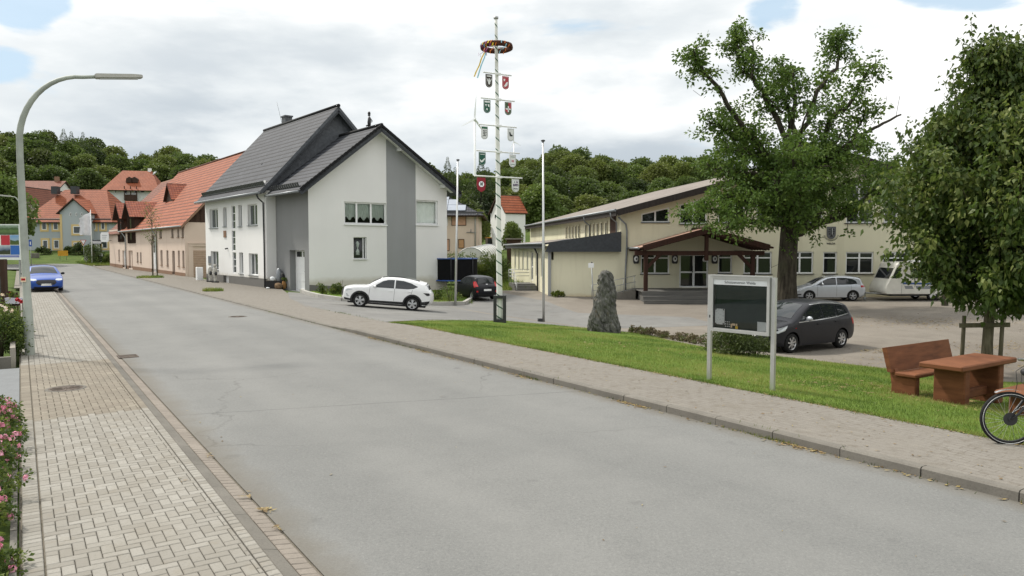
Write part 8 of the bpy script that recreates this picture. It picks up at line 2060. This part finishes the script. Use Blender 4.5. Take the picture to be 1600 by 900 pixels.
# --- around the white house
def house_bits():
 P1, P2, P3, A, u, v = WH; g = lambda uu, vv: gp(uu, vv)
 C = A + v * .68 - u * 5.54
 # raised bed edge
 k = MB(); W = [gp(*q) for q in ((471, 456.5), (480, 460.5), (500, 465.5), (535, 470.5), (585, 474), (640, 476.3), (690, 477.3), (725, 476.5), (741, 467))]
 for a, b in zip(W, W[1:]): k.bar((a.x, a.y, H(a.x, a.y) + .06), (b.x, b.y, H(b.x, b.y) + .06), .2, .30)
 tag(k.build('bed_kerb', M['kerb_pale'], loc=W[0]), 'pale concrete edging round the flower bed of the white house', 'bed edging')
 b = MB(); p = P1.p(14.2, 0, .5); b.box((p.x, p.y, H(p.x, p.y) - .05), (.4, .5, 1.15), math.atan2(u.y, u.x), 0, 1, 0, .03); tag(b.build('meter_cabinet', M['pvc'], loc=p), 'small white meter cabinet at the far corner of the white house', 'cabinet')
 for uu, hgt, lab in ((346.3, 1.05, 'pale stone garden figure left of the house door, with a grey top'), (354.5, .95, 'pale stone garden figure to the right of the house door')):
  s, _ = P1.px(uu, 430); p = P1.p(s, 0, .9); z = H(p.x, p.y); r = empty('garden_figure', (p.x, p.y, z), lab, 'statue'); m = MB(); m.lathe([(.16, 0), (.17, .08), (.09, .15), (.11, .45), (.18, .75), (.16, 1.05), (.09, 1.2), (.001, 1.22)], (p.x, p.y, z), 12); m.ball((p.x, p.y, z + hgt + .38), .13, 10); m.build('figure', M['statue'], r); m = MB(); m.box((p.x, p.y, z), (.42, .42, .12)); m.build('base', M['dark_iron'], r)
  if uu < 350: m = MB(); m.box((p.x, p.y, z + 1.52), (.22, .28, .55), .3); m.build('grey_top', M['zinc'], r)
  m = MB(); m.ball((p.x + .12, p.y - .15, z + .72), .12, 8, 0, (1, 1, 1.3)); m.build('dark_wreath', M['dark_iron'], r)
 q = A - u * .9 + v * .1; z = H(q.x, q.y)
 m = MB(); r = empty('black_crate', (q.x, q.y, z), 'black plastic crate against the house corner by the downpipe', 'crate'); yw = math.atan2(v.y, v.x) - .5
 for dx, dy, sx, sy in ((0, -.29, 1.0, .03), (0, .29, 1.0, .03), (-.49, 0, .03, .58), (.49, 0, .03, .58)): c, s_ = math.cos(yw), math.sin(yw); m.box((q.x + dx * c - dy * s_, q.y + dx * s_ + dy * c, z), (sx, sy, .55), yw)
 m.box((q.x, q.y, z), (.95, .56, .04), yw); m.build('tub', M['black_plastic'], r)
 m = MB(); m.box((q.x - .1, q.y - .05, z + .42), (.8, .45, .14), yw); m.build('soil', M['soil'], r)
 def bag(off, size, mat, label, name='sack', tilt=.2):
  p = q + v * off[0] - u * off[1]; zz = H(p.x, p.y) + (off[2] if len(off) > 2 else 0); m = MB(); m.ball((0, 0, 0), 1, 12)
  V = []
  for (x, y, w) in m.v: kx = 1 + .12 * math.sin(x * 7 + y * 5) ; V.append((p.x + size[0] * x * kx + tilt * (w + 1) * size[2] * .3, p.y + size[1] * y * kx, zz + size[2] * (w + 1) * (1 - .1 * x)))
  m.v = V; tag(m.build(name, mat, loc=(p.x, p.y, zz)), label, 'bag')
 bag((.30, .12), (.27, .26, .72), M['zinc'], 'tall slumped grey sack leaning in the house corner'); bag((.44, .42), (.17, .22, .56), M['black_plastic'], 'black sack behind the grey sack in the corner')
 bag((.02, .80), (.30, .22, .22), M['statue_brown'], 'brown paper bag on the ground before the grey wall'); bag((.40, .86), (.15, .14, .3), M['terracotta'], 'ochre plant pot beside the recessed door', 'plant_pot', 0); bag((-.62, .55), (.13, .1, .06), M['paper_white'], 'crumpled white paper by the foot of the downpipe', 'paper_scrap'); bag((-.12, .12, .52), (.2, .13, .16), M['paper_white'], 'white paper bag standing on the black crate', 'paper_bag')
 p = q + v * .40 - u * .86; zz = H(p.x, p.y) + .55; shrub('potted_plant', 'small yellow green plant in the ochre pot', (p.x, p.y, zz), (.16, .16, .14), 200, .09, M['leaf_shrub'], 'plant', None, .5, .6, 3)
M['statue'] = plain('statue', (.42, .41, .37), .9, 0, .2, .4, 7); M['statue_brown'] = plain('statue_brown', (.19, .13, .08), .9, 0, .1, .4, 6); M['terracotta'] = plain('terracotta', (.30, .16, .06), .85, 0, .2, .3, 5)
house_bits()
# --- behind: trampoline, tunnel greenhouse, digger, panels
def behind():
 x, Y = at(712, 440, 55).x, 55.0; z = H(x, Y); root = empty('trampoline', (x, Y, z), 'round trampoline with a black safety net and blue rim behind the white house', 'trampoline'); r = 1.62
 zt = CAMH + (388 - 404) * Y / F
 m = MB(); m.lathe([(r, .75), (r, zt - z)], (x, Y, z), 32); m.build('safety_net', M['net_black'], root, recalc=False)
 m = MB(); m.tube([(x + r * math.cos(t), Y + r * math.sin(t), zt) for t in np.linspace(0, 6.2832, 33)], .05, 6); m.build('top_rim', M['stripe_blue'], root)
 m = MB(); m.lathe([(r - .25, .78), (r + .12, .78), (r + .14, .70), (r - .25, .7)], (x, Y, z), 32); m.build('pad', M['pad_blue'], root); m = MB(); m.lathe([(.001, .72), (r, .72)], (x, Y, z), 24); m.build('mat', M['black_plastic'], root)
 for kk in range(6): t = kk * 1.047 + .4; m = MB(); m.tube([(x + (r + .05) * math.cos(t), Y + (r + .05) * math.sin(t), z), (x + (r + .05) * math.cos(t), Y + (r + .05) * math.sin(t), zt + .1)], .03, 6); m.build('pole', M['dark_iron'], root)
 # greenhouse
 Y0, Y1 = 66.0, 78.0; xa = lambda y: (748 - 800) * 66 / F + (y - 66) * .10; w = 2.6; z = H(xa(66), 66); root = empty('tunnel_greenhouse', (xa(66), Y0, z), 'white ribbed tunnel greenhouse on a concrete panel base', 'greenhouse')
 zb = CAMH + (388 - 409) * 66 / F; m = MB(); rb = MB(); ys = np.linspace(Y0, Y1, 9); prev = None
 for i, y in enumerate(ys):
  ring = [(xa(y) - w / 2 + .6 + w / 2 * math.cos(t), y, zb + (y - 66) * .03 + 1.25 * math.sin(t)) for t in np.linspace(math.pi, 0, 13)]; ids = [m.vert(p) for p in ring]
  if prev: [m.face((prev[a], prev[a + 1], ids[a + 1], ids[a]), 0, None, True) for a in range(12)]
  prev = ids; rb.tube([(p[0], p[1], p[2] + .02) for p in ring], .035, 5)
 m.build('cover', M['poly_white'], root, recalc=False); rb.build('rib', M['galvanised'], root)
 e = MB(); ring = [(xa(Y0) - w / 2 + .6 + w / 2 * math.cos(t), Y0, zb + 1.25 * math.sin(t)) for t in np.linspace(math.pi, 0, 13)]; e.poly(ring); e.build('end_wall', M['poly_white'], root)
 m = MB(); 
 for a, b in zip(ys, ys[1:]): m.bar((xa(a) + .62, a + .04, zb - .45 + (a - 66) * .03), (xa(b) + .62, b - .04, zb - .45 + (b - 66) * .03), .08, .95); m.bar((xa(a) + .62, a, zb - 1.0), (xa(a) + .62, a, zb + .1 + (a - 66) * .03), .14, .12, up=(1, 0, 0))
 m.bar((xa(Y0) + .6, Y0, zb - .45), (xa(Y0) - w + .6, Y0, zb - .45), .08, .95); m.build('base_panels', M['kerb_pale'], root)
 # small digger
 x, Y = at(769, 395, 86).x, 86.0; z = T(x, Y); root = empty('excavator', (x, Y, z), 'small yellow excavator with a white boom parked behind the greenhouse', 'excavator')
 zz = CAMH + (388 - 403) * Y / F; m = MB()
 for dx in (-.6, .6): m.box((x + dx, Y, zz - .1), (.35, 1.8, .5), 0, 0, 1, 0, .12)
 m.build('tracks', M['black_plastic'], root); m = MB(); m.box((x, Y + .2, zz + .42), (1.5, 1.6, .7), .3, 0, 1, 0, .08); m.build('body', M['digger_yellow'], root)
 m = MB(); m.box((x - .25, Y - .1, zz + 1.1), (.85, 1.0, 1.25), .3, 0, .92); cb = m.build('cab', M['car_glass'], root); m = MB(); m.box((x - .25, Y - .1, zz + 2.3), (.9, 1.05, .1), .3); m.build('cab_roof', M['digger_yellow'], cb)
 m = MB(); m.bar((x + .3, Y - .6, zz + .9), (x + .05, Y - .8, zz + 3.4), .2, .3); m.bar((x + .05, Y - .8, zz + 3.4), (x + .8, Y - 1.2, zz + 1.4), .18, .22); m.build('boom', M['white_metal'], root); m = MB(); m.box((x + .8, Y - 1.2, zz + .9), (.5, .5, .5), 0, 0, .8); m.build('bucket', M['dark_iron'], root)
 x, Y = at(800, 390, 80).x, 80.0; z = T(x, Y); root = empty('garden_shed', (x, Y, z), 'dark garden shed with a flat pale roof beside the hall bank', 'shed'); zt = CAMH + (388 - 373) * Y / F
 m = MB(); m.box((x + .2, Y, z - .3), (1.5, 2.2, zt - z + .2)); m.build('walls', M['brown_wood'], root); m = MB(); m.box((x + .2, Y, zt - .1), (1.9, 2.6, .14)); m.build('roof', M['bitumen'], root); m = MB(); m.box((x + .2, Y - 1.13, z), (.7, .05, 1.7)); m.build('door', M['weathered_wood'], root)
 # patio set on the annex steps
M['net_black'] = plain('net_black', (.008, .008, .009), .8, 0, .1); M['pad_blue'] = plain('pad_blue', (.02, .07, .28), .6); M['poly_white'] = plain('poly_white', (.62, .62, .57), .5, 0, .3, .1); M['digger_yellow'] = plain('digger_yellow', (.60, .27, .02), .45)
behind()
def turbine(u, vh, Y, rb, ang, label, vb):
 h = at(u, vh, Y); root = empty('wind_turbine', (h.x, Y, T(h.x, Y)), label, 'wind turbine'); k = rb / 40; m = MB(); m.tube([(h.x, Y, T(h.x, Y)), (h.x, Y, h.z * .5), (h.x, Y, h.z)], [2.9 * k, 2.2 * k, 1.4 * k], 12); m.build('tower', M['white_metal'], root)
 m = MB(); m.box((h.x, Y, h.z - 1.5 * k), (4 * k, 8 * k, 3.6 * k)); m.build('nacelle', M['white_metal'], root); hub = Vector((h.x, Y - 5 * k, h.z)); m = MB(); m.ball(hub, 1.7 * k, 10); ro = m.build('rotor_hub', M['white_metal'], root)
 for i in range(3):
  a = R(ang + 120 * i); d = Vector((math.sin(a) * .55, math.sin(a) * .83, math.cos(a))); w = d.cross(Vector((0, 1, 0))).normalized(); m = MB(); m.prism([hub + w * .9 * k, hub + d * rb * .2 + w * 1.7 * k, hub + d * rb + w * .2 * k, hub + d * rb - w * .2 * k, hub + d * rb * .2 - w * 1.3 * k, hub - w * .9 * k], Vector((0, .5 * k, 0))); m.build('blade', M['white_metal'], ro)
turbine(742, 187, 1400, 46, 6, 'white wind turbine standing tall to the left of the maypole', 262)
turbine(803, 222, 2400, 42, 100, 'small distant wind turbine just above the trees to the right of the maypole', 240)

# --- far junction
def far_signs():
 def sign_post(u, vt, vb, Y, name, label, cat, r=.04):
  x = at(u, vb, Y).x; z = T(x, Y); root = empty(name, (x, Y, z), label, cat); zt = CAMH + (388 - vt) * Y / F; m = MB(); m.tube([(x, Y, z), (x, Y, zt)], r, 8); m.build('post', M['galvanised'], root); return root, x, z, zt
 z_ = lambda v, Y: CAMH + (388 - v) * Y / F
 Y = 109; root, x, z, zt = sign_post(131.5, 376, 407, Y, 'yield_sign', 'red and white triangular yield sign at the far junction', 'sign'); a = .46; zc = z_(377.5, Y)
 for nm, k, o, mt in (('border', 1.0, .06, 'tail_red'), ('plate', .72, .075, 'pvc')): m = MB(); m.prism([(x - a * k, Y - o, zc + .25 * k), (x + a * k, Y - o, zc + .25 * k), (x, Y - o, zc - .55 * k)], (0, .01, 0)); m.build(nm, M[mt], root)
 Y = 100; root, x, z, zt = sign_post(48.5, 374, 402, Y, 'blue_sign', 'narrow blue road sign on a post behind the street lamp', 'sign'); m = MB(); m.prism([(x - .2, Y - .06, z_(385, Y)), (x + .2, Y - .06, z_(385, Y)), (x + .2, Y - .06, z_(374.5, Y)), (x - .2, Y - .06, z_(374.5, Y))], (0, .02, 0)); m.build('plate', M['pad_blue'], root); m = MB(); m.bar((x + .02, Y - .075, z_(382.5, Y)), (x + .02, Y - .075, z_(377.5, Y)), .1, .01, up=(0, 1, 0)); m.build('symbol', M['pvc'], root)
 Y = 112; x0, x1 = at(90.5, 395, Y).x, at(106, 395, Y).x; xm = (x0 + x1) / 2; z = T(xm, Y); root = empty('town_sign', (xm, Y, z), 'yellow rectangular town sign on two short legs before the grey house', 'sign'); m = MB(); m.box((xm, Y, z_(399.8, Y)), (x1 - x0, .05, z_(391.5, Y) - z_(399.8, Y))); m.build('plate', M['sign_yellow'], root)
 for x in (x0 + .25, x1 - .25): m = MB(); m.tube([(x, Y + .06, z), (x, Y + .06, z_(393, Y))], .04, 6); m.build('leg', M['galvanised'], root)
 Y = 116; x = at(55, 398, Y).x; z = T(x, Y); m = MB(); m.box((x, Y, z - .2), (1.0, .6, z_(395.5, Y) - z + .2), 0, 0, 1, 0, .03); tag(m.build('junction_box', M['kerb_stone'], loc=(x, Y, z)), 'grey junction box at the foot of the grey house, by the blue sign', 'cabinet')
 # flag on a white pole
 Y = 107; x = at(143.8, 408, Y).x; z = T(x, Y); root = empty('flag_on_pole', (x, Y, z), 'white flag hanging from a slim white pole at the far junction', 'flag'); m = MB(); zt = z_(328, Y); m.tube([(x, Y, z), (x, Y, zt)], [.07, .045], 8); m.build('pole', M['white_metal'], root)
 m = MB(); rows = []
 for i in range(13):
  f = i / 12; za = zt - .1 - .35 * 0; xx = x - .05 - 1.65 * f; yy = Y + .18 * math.sin(f * 9); top = z_(331, Y) - f * .95; bot = z_(367.5, Y) - .03 * math.sin(f * 7); rows.append([m.vert((xx + .1 * math.sin(q * 2.2) * f, yy + .08 * math.sin(q * 3 + f * 5), top + (bot - top) * q / 6)) for q in range(7)])
 for a, b in zip(rows, rows[1:]):
  for q in range(6): m.face((a[q], b[q], b[q + 1], a[q + 1]), 0, None, True)
 m.build('cloth', M['flag_cloth'], root, recalc=False)
 # information shelter
 Y = 110; x = at(152.5, 405, Y).x; z = T(x, Y); root = empty('info_shelter', (x, Y, z), 'dark timber notice shelter with a small roof and white board', 'notice shelter'); w = .52
 for dx in (-w, w): m = MB(); m.box((x + dx, Y, z), (.16, .16, z_(381, Y) - z)); m.build('post', M['brown_wood'], root)
 m = MB(); m.box((x, Y + .02, z_(390, Y)), (2 * w - .16, .05, z_(381.5, Y) - z_(390, Y))); m.build('board', M['pvc'], root); m = MB(); zr = z_(381, Y)
 m.prism([(x - .85, Y - .5, zr), (x + .85, Y - .5, zr), (x + .7, Y, zr + .5), (x - .7, Y, zr + .5)], (0, .06, .08)); m.prism([(x - .85, Y + .5, zr), (x + .85, Y + .5, zr), (x + .7, Y, zr + .5), (x - .7, Y, zr + .5)], (0, -.06, .08)); m.build('roof', M['slate'], root)
 for uu, vv in ((134.5, 402), (157.5, 395.5)): Y = 108; x = at(uu, vv, Y).x; zc = z_(vv, Y); m = MB(); m.box((x, Y, zc - .45), (.5, .08, .7 if uu < 140 else .35)); m.box((x, Y, T(x, Y)), (.08, .08, zc - T(x, Y))); tag(m.build('small_sign', M['pvc'] if uu > 140 else M['kerb_pale'], loc=(x, Y, zc)), 'little pale sign plate right of the yield sign post' if uu < 140 else 'little white sign plate on a stake under the shelter', 'sign')
 # round-cornered white sign hanging at the barn corner
 PL, E, u, v = BN; L_ = 40.7; c = at(163.5, 370.5, 101.5); root = empty('hanging_sign', c, 'white rounded tavern sign hanging at the far barn corner', 'sign'); m = MB(); w, h = .58, .66
 sh = [(-w, -h * .6), (-w * .75, -h), (w * .75, -h), (w, -h * .6), (w, h * .6), (w * .75, h), (-w * .75, h), (-w, h * .6)]; m.prism([(c.x + x, c.y, c.z + z) for x, z in sh], (0, .12, 0)); m.build('panel', M['pvc'], root)
 m = MB(); m.tube([(c.x + .9, c.y + .05, c.z + .45), (c.x - .3, c.y + .05, c.z + .45), ], .03, 6); m.tube([(c.x + .9, c.y + .05, c.z - .45), (c.x - .3, c.y + .05, c.z - .45)], .03, 6); m.build('bracket', M['dark_iron'], root)
 m = MB()
 for k in range(3): m.bar((c.x - .35, c.y - .012, c.z + .25 - k * .25), (c.x + .35 - .1 * k, c.y - .012, c.z + .25 - k * .25), .006, .06)
 m.build('lettering', M['ink_grey'], root)
M['sign_yellow'] = plain('sign_yellow', (.62, .31, .02), .5); M['flag_cloth'] = plain('flag_cloth', (.66, .66, .68), .8, 0, .2, .12, 2)
far_signs()
# --- left edge: billboard, timber screen, fence, planter, walls
def left_edge():
 Y = 52.0; x1 = at(33, 380, Y).x; x0 = x1 - 2.6; zt, zb = CAMH + (388 - 350.5) * Y / F, CAMH + (388 - 406) * Y / F; z = T(x1, Y); root = empty('billboard', ((x0 + x1) / 2, Y, z), 'white framed billboard of landscape pictures and red and blue squares', 'billboard')
 m = MB(); m.box(((x0 + x1) / 2, Y, zb), (x1 - x0, .1, zt - zb)); m.build('panel', M['pvc'], root)
 for x in (x0 + .2, x1 - .2): m = MB(); m.box((x, Y + .1, z - .2), (.1, .1, zt - z)); m.build('post', M['galvanised'], root)
 xx = lambda u: at(u, 380, Y).x; zz = lambda v: CAMH + (388 - v) * Y / F
 for (u0, v0, u1, v1, mt, nm) in ((-12, 352, 30.5, 367, 'pic_leaves', 'leaf_picture'), (2.5, 367.6, 16.3, 383, 'pic_red', 'red_square'), (16.8, 367.6, 30.5, 382.5, 'pic_hill', 'hill_picture'), (-12, 383.4, 16.5, 397.5, 'pic_field', 'field_picture'), (17, 383.4, 30.8, 397.8, 'pic_blue', 'blue_square'), (-12, 398.3, 30, 402, 'pic_strip', 'bottom_strip')):
  m = MB(); m.box(((xx(u0) + xx(u1)) / 2, Y - .055, zz(v1)), (xx(u1) - xx(u0), .012, zz(v0) - zz(v1))); m.build(nm, M[mt], root)
 # dark timber screen with glazing near the garden
 b = at(5, 455, 24); Y = 24.0; root = empty('timber_screen', (b.x, Y, .0), 'dark brown timber framed glass screen at the left edge', 'screen'); m = MB(); zt = CAMH + (388 - 405) * Y / F
 x1 = at(10.5, 430, Y).x; m.box((x1 - .09, Y, 0), (.14, .14, zt)); m.box((x1 - 1.6, Y, 0), (.14, .14, zt)); m.box((x1 - .85, Y, zt - .14), (1.38, .12, .14)); m.box((x1 - .85, Y, CAMH + (388 - 431) * Y / F), (1.38, .1, .12)); m.box((x1 - .85, Y, 0), (1.38, .1, .9)); m.build('frame', M['brown_wood'], root); m = MB(); m.box((x1 - .85, Y + .03, .9), (1.36, .02, zt - 1.0)); m.build('pane', M['pane_grey'], root)
 Y = 21.5; root = empty('picket_fence', (at(18, 470, Y).x, Y, .05), 'short dark picket fence beside the rose bushes', 'fence')
 for uu in (14.5, 18.5, 22.5, 26.5): x = at(uu, 460, Y).x; m = MB(); m.box((x, Y, .0), (.05, .04, 1.38 - .04 * (uu > 20)), 0, 0, .85); m.build('picket', M['brown_wood'], root)
 x0, x1 = at(12, 460, Y).x, at(29, 460, Y).x; m = MB(); m.box(((x0 + x1) / 2, Y + .045, .95), (x1 - x0, .04, .07)); m.box(((x0 + x1) / 2, Y + .045, .4), (x1 - x0, .04, .07)); m.build('rail', M['brown_wood'], root)
 m = MB(); x = at(31.5, 470, Y).x; m.box((x, Y + .3, .0), (.2, .2, 1.15), 0, 0, .95, 0, .02); tag(m.build('gate_post', M['kerb_stone'], loc=(x, Y, 0)), 'weathered stone gate post at the end of the picket fence', 'post')
 x = at(25.5, 460, Y).x; m = MB(); m.box((x, Y - .12, 1.02), (.36, .18, .17), 0, 0, 1.1); o = tag(m.build('flower_box', M['planter'], loc=(x, Y, 1.0)), 'small lilac flower box hung on the picket fence', 'planter'); shrub('box_flowers', 'little plant growing in the lilac flower box', (x, Y - .12, 1.18), (.16, .09, .1), 220, .06, M['leaf_shrub'], 'plant', None, .6, .5, 3, [('blossoms', M['petal_red'], 3, .03, None)])
 # edging wall beside the pavement and along the driveway
 m = MB()
 for s in np.arange(14.6, 34, 1.0): a, b = xy(s, -8.72), xy(s + .97, -8.72); m.bar((a[0], a[1], .16), (b[0], b[1], .16), .10, .46, a=.2)
 tag(m.build('edging_wall', M['pale_stone'], loc=(xy(14.6, -8.72) + (0,))), 'low lichen stained concrete edging behind the street lamp', 'edging')
 m = MB()
 for t in np.arange(-8.75, -14, -.5): a, b = xy(14.1, t), xy(14.1, t - .47); m.bar((a[0], a[1], .1), (b[0], b[1], .1), .14, .3 + .04 * math.sin(t * 9), a=.2)
 tag(m.build('stone_edging', M['edge_stone'], loc=(xy(14.1, -8.75) + (0,))), 'dark stone edging of the rose bed along the driveway', 'edging')
 m = MB()
 for s in np.arange(-3, 8, .5): a, b = xy(s, -8.64), xy(s + .47, -8.64); m.bar((a[0], a[1], .06), (b[0], b[1], .06), .05, .10, a=.2)
 tag(m.build('bed_edging', M['edge_stone'], loc=(xy(-3, -8.64) + (0,))), 'thin dark edging of the pink flower bed', 'edging')
for nm, c in (('pic_red', (.50, .03, .05)), ('pic_blue', (.03, .13, .45)), ('planter', (.52, .50, .60))): M[nm] = plain(nm, c, .4, 0, .4, .05)
def pic(name, bands, sc=3):
 k = N(name); s = k.n('ShaderNodeSeparateXYZ'); k.l(k.n('ShaderNodeTexCoord').outputs['Generated'], s.inputs[0]); f = k.math('ADD', s.outputs[2], k.math('MULTIPLY', k.math('SUBTRACT', k.noise(k.obj(), sc, 5), .5), .5)); r = k.n('ShaderNodeValToRGB'); k.l(f, r.inputs[0])
 while len(r.color_ramp.elements) < len(bands): r.color_ramp.elements.new(.5)
 for e, (p, c) in zip(r.color_ramp.elements, bands): e.position = p; e.color = c + (1,)
 return k.out(r.outputs[0], .4, 0, .4)
M['pic_leaves'] = pic('pic_leaves', [(0, (.03, .06, .02)), (.4, (.12, .2, .07)), (.6, (.05, .1, .03)), (1, (.3, .38, .3))], 7); M['pic_hill'] = pic('pic_hill', [(0, (.10, .13, .03)), (.4, (.05, .09, .02)), (.5, (.3, .42, .55)), (1, (.16, .33, .6))]); M['pic_field'] = pic('pic_field', [(0, (.05, .06, .02)), (.35, (.03, .04, .03)), (.5, (.12, .16, .25)), (1, (.45, .5, .55))]); M['pic_strip'] = pic('pic_strip', [(0, (.1, .12, .4)), (1, (.4, .42, .6))])
left_edge()
def covers():
 def disc(u, v, r, name, label, mat, z=.014, n=28, ring=True):
  p = gp(u, v); o = empty(name, (p.x, p.y, p.z), label, 'manhole cover'); m = MB(); m.lathe([(.001, z), (r * .84, z)], (p.x, p.y, p.z), n); 
  for a in np.linspace(0, math.pi, 7)[:-1]:
   c, s = math.cos(a) * r * .75, math.sin(a) * r * .75; m.bar((p.x - c, p.y - s, p.z + z + .003), (p.x + c, p.y + s, p.z + z + .003), .02, .008)
  m.build('cover', mat, o); m = MB(); m.lathe([(r * .85, z + .003), (r, z + .003), (r * 1.02, z - .02)], (p.x, p.y, p.z), n); m.build('frame', M['edge_stone'], o)
 disc(103, 608, .33, 'manhole_cover', 'round iron manhole cover in the left pavement', M['rusty']); disc(371, 495, .34, 'manhole_cover', 'round manhole cover in the middle of the road', M['rusty'], .010)
 p = Vector(xy(14.6, -6.45) + (.0,)); m = MB(); yaw = math.atan2(.833, -.554); 
 for k in range(7): q = xy(14.4 + k * .065, -6.42); m.box((q[0], q[1], .004), (.04, .36, .012), yaw)
 q = xy(14.4 - .05, -6.42); m.box((q[0], q[1], .004), (.03, .42, .014), yaw); q = xy(14.4 + .45, -6.42); m.box((q[0], q[1], .004), (.03, .42, .014), yaw)
 for t in (-6.22, -6.62): a, b = xy(14.34, t), xy(14.87, t); m.bar((a[0], a[1], .012), (b[0], b[1], .012), .03, .014)
 tag(m.build('drain_grate', M['rusty'], loc=p), 'iron drain grate in the left gutter', 'drain grate')
M['rusty'] = plain('rusty', (.105, .085, .07), .8, .3, .3, .4, 9, .3)
covers()
def sign_by_stone():
 b = gp(931, 462); b = Vector((at(928, 460, 45).x, 45, 0)); b.z = H(b.x, b.y); t = at(924, 411, 45); root = empty('small_post_sign', b, 'slightly leaning thin post with a small white sign beside the standing stone', 'sign'); m = MB(); m.tube([b - Vector((0, 0, .1)), t], .035, 8); m.build('post', M['galvanised'], root); m = MB(); m.box((t.x - .02, t.y - .05, t.z - .28), (.34, .03, .28)); m.build('plate', M['pvc'], root); m = MB(); m.ball(t + Vector((.03, 0, .03)), .05, 8); m.build('cap', M['dark_iron'], root)
 m = MB(); p = Vector((at(1150, 384, 25).x, 0, 0))
sign_by_stone()
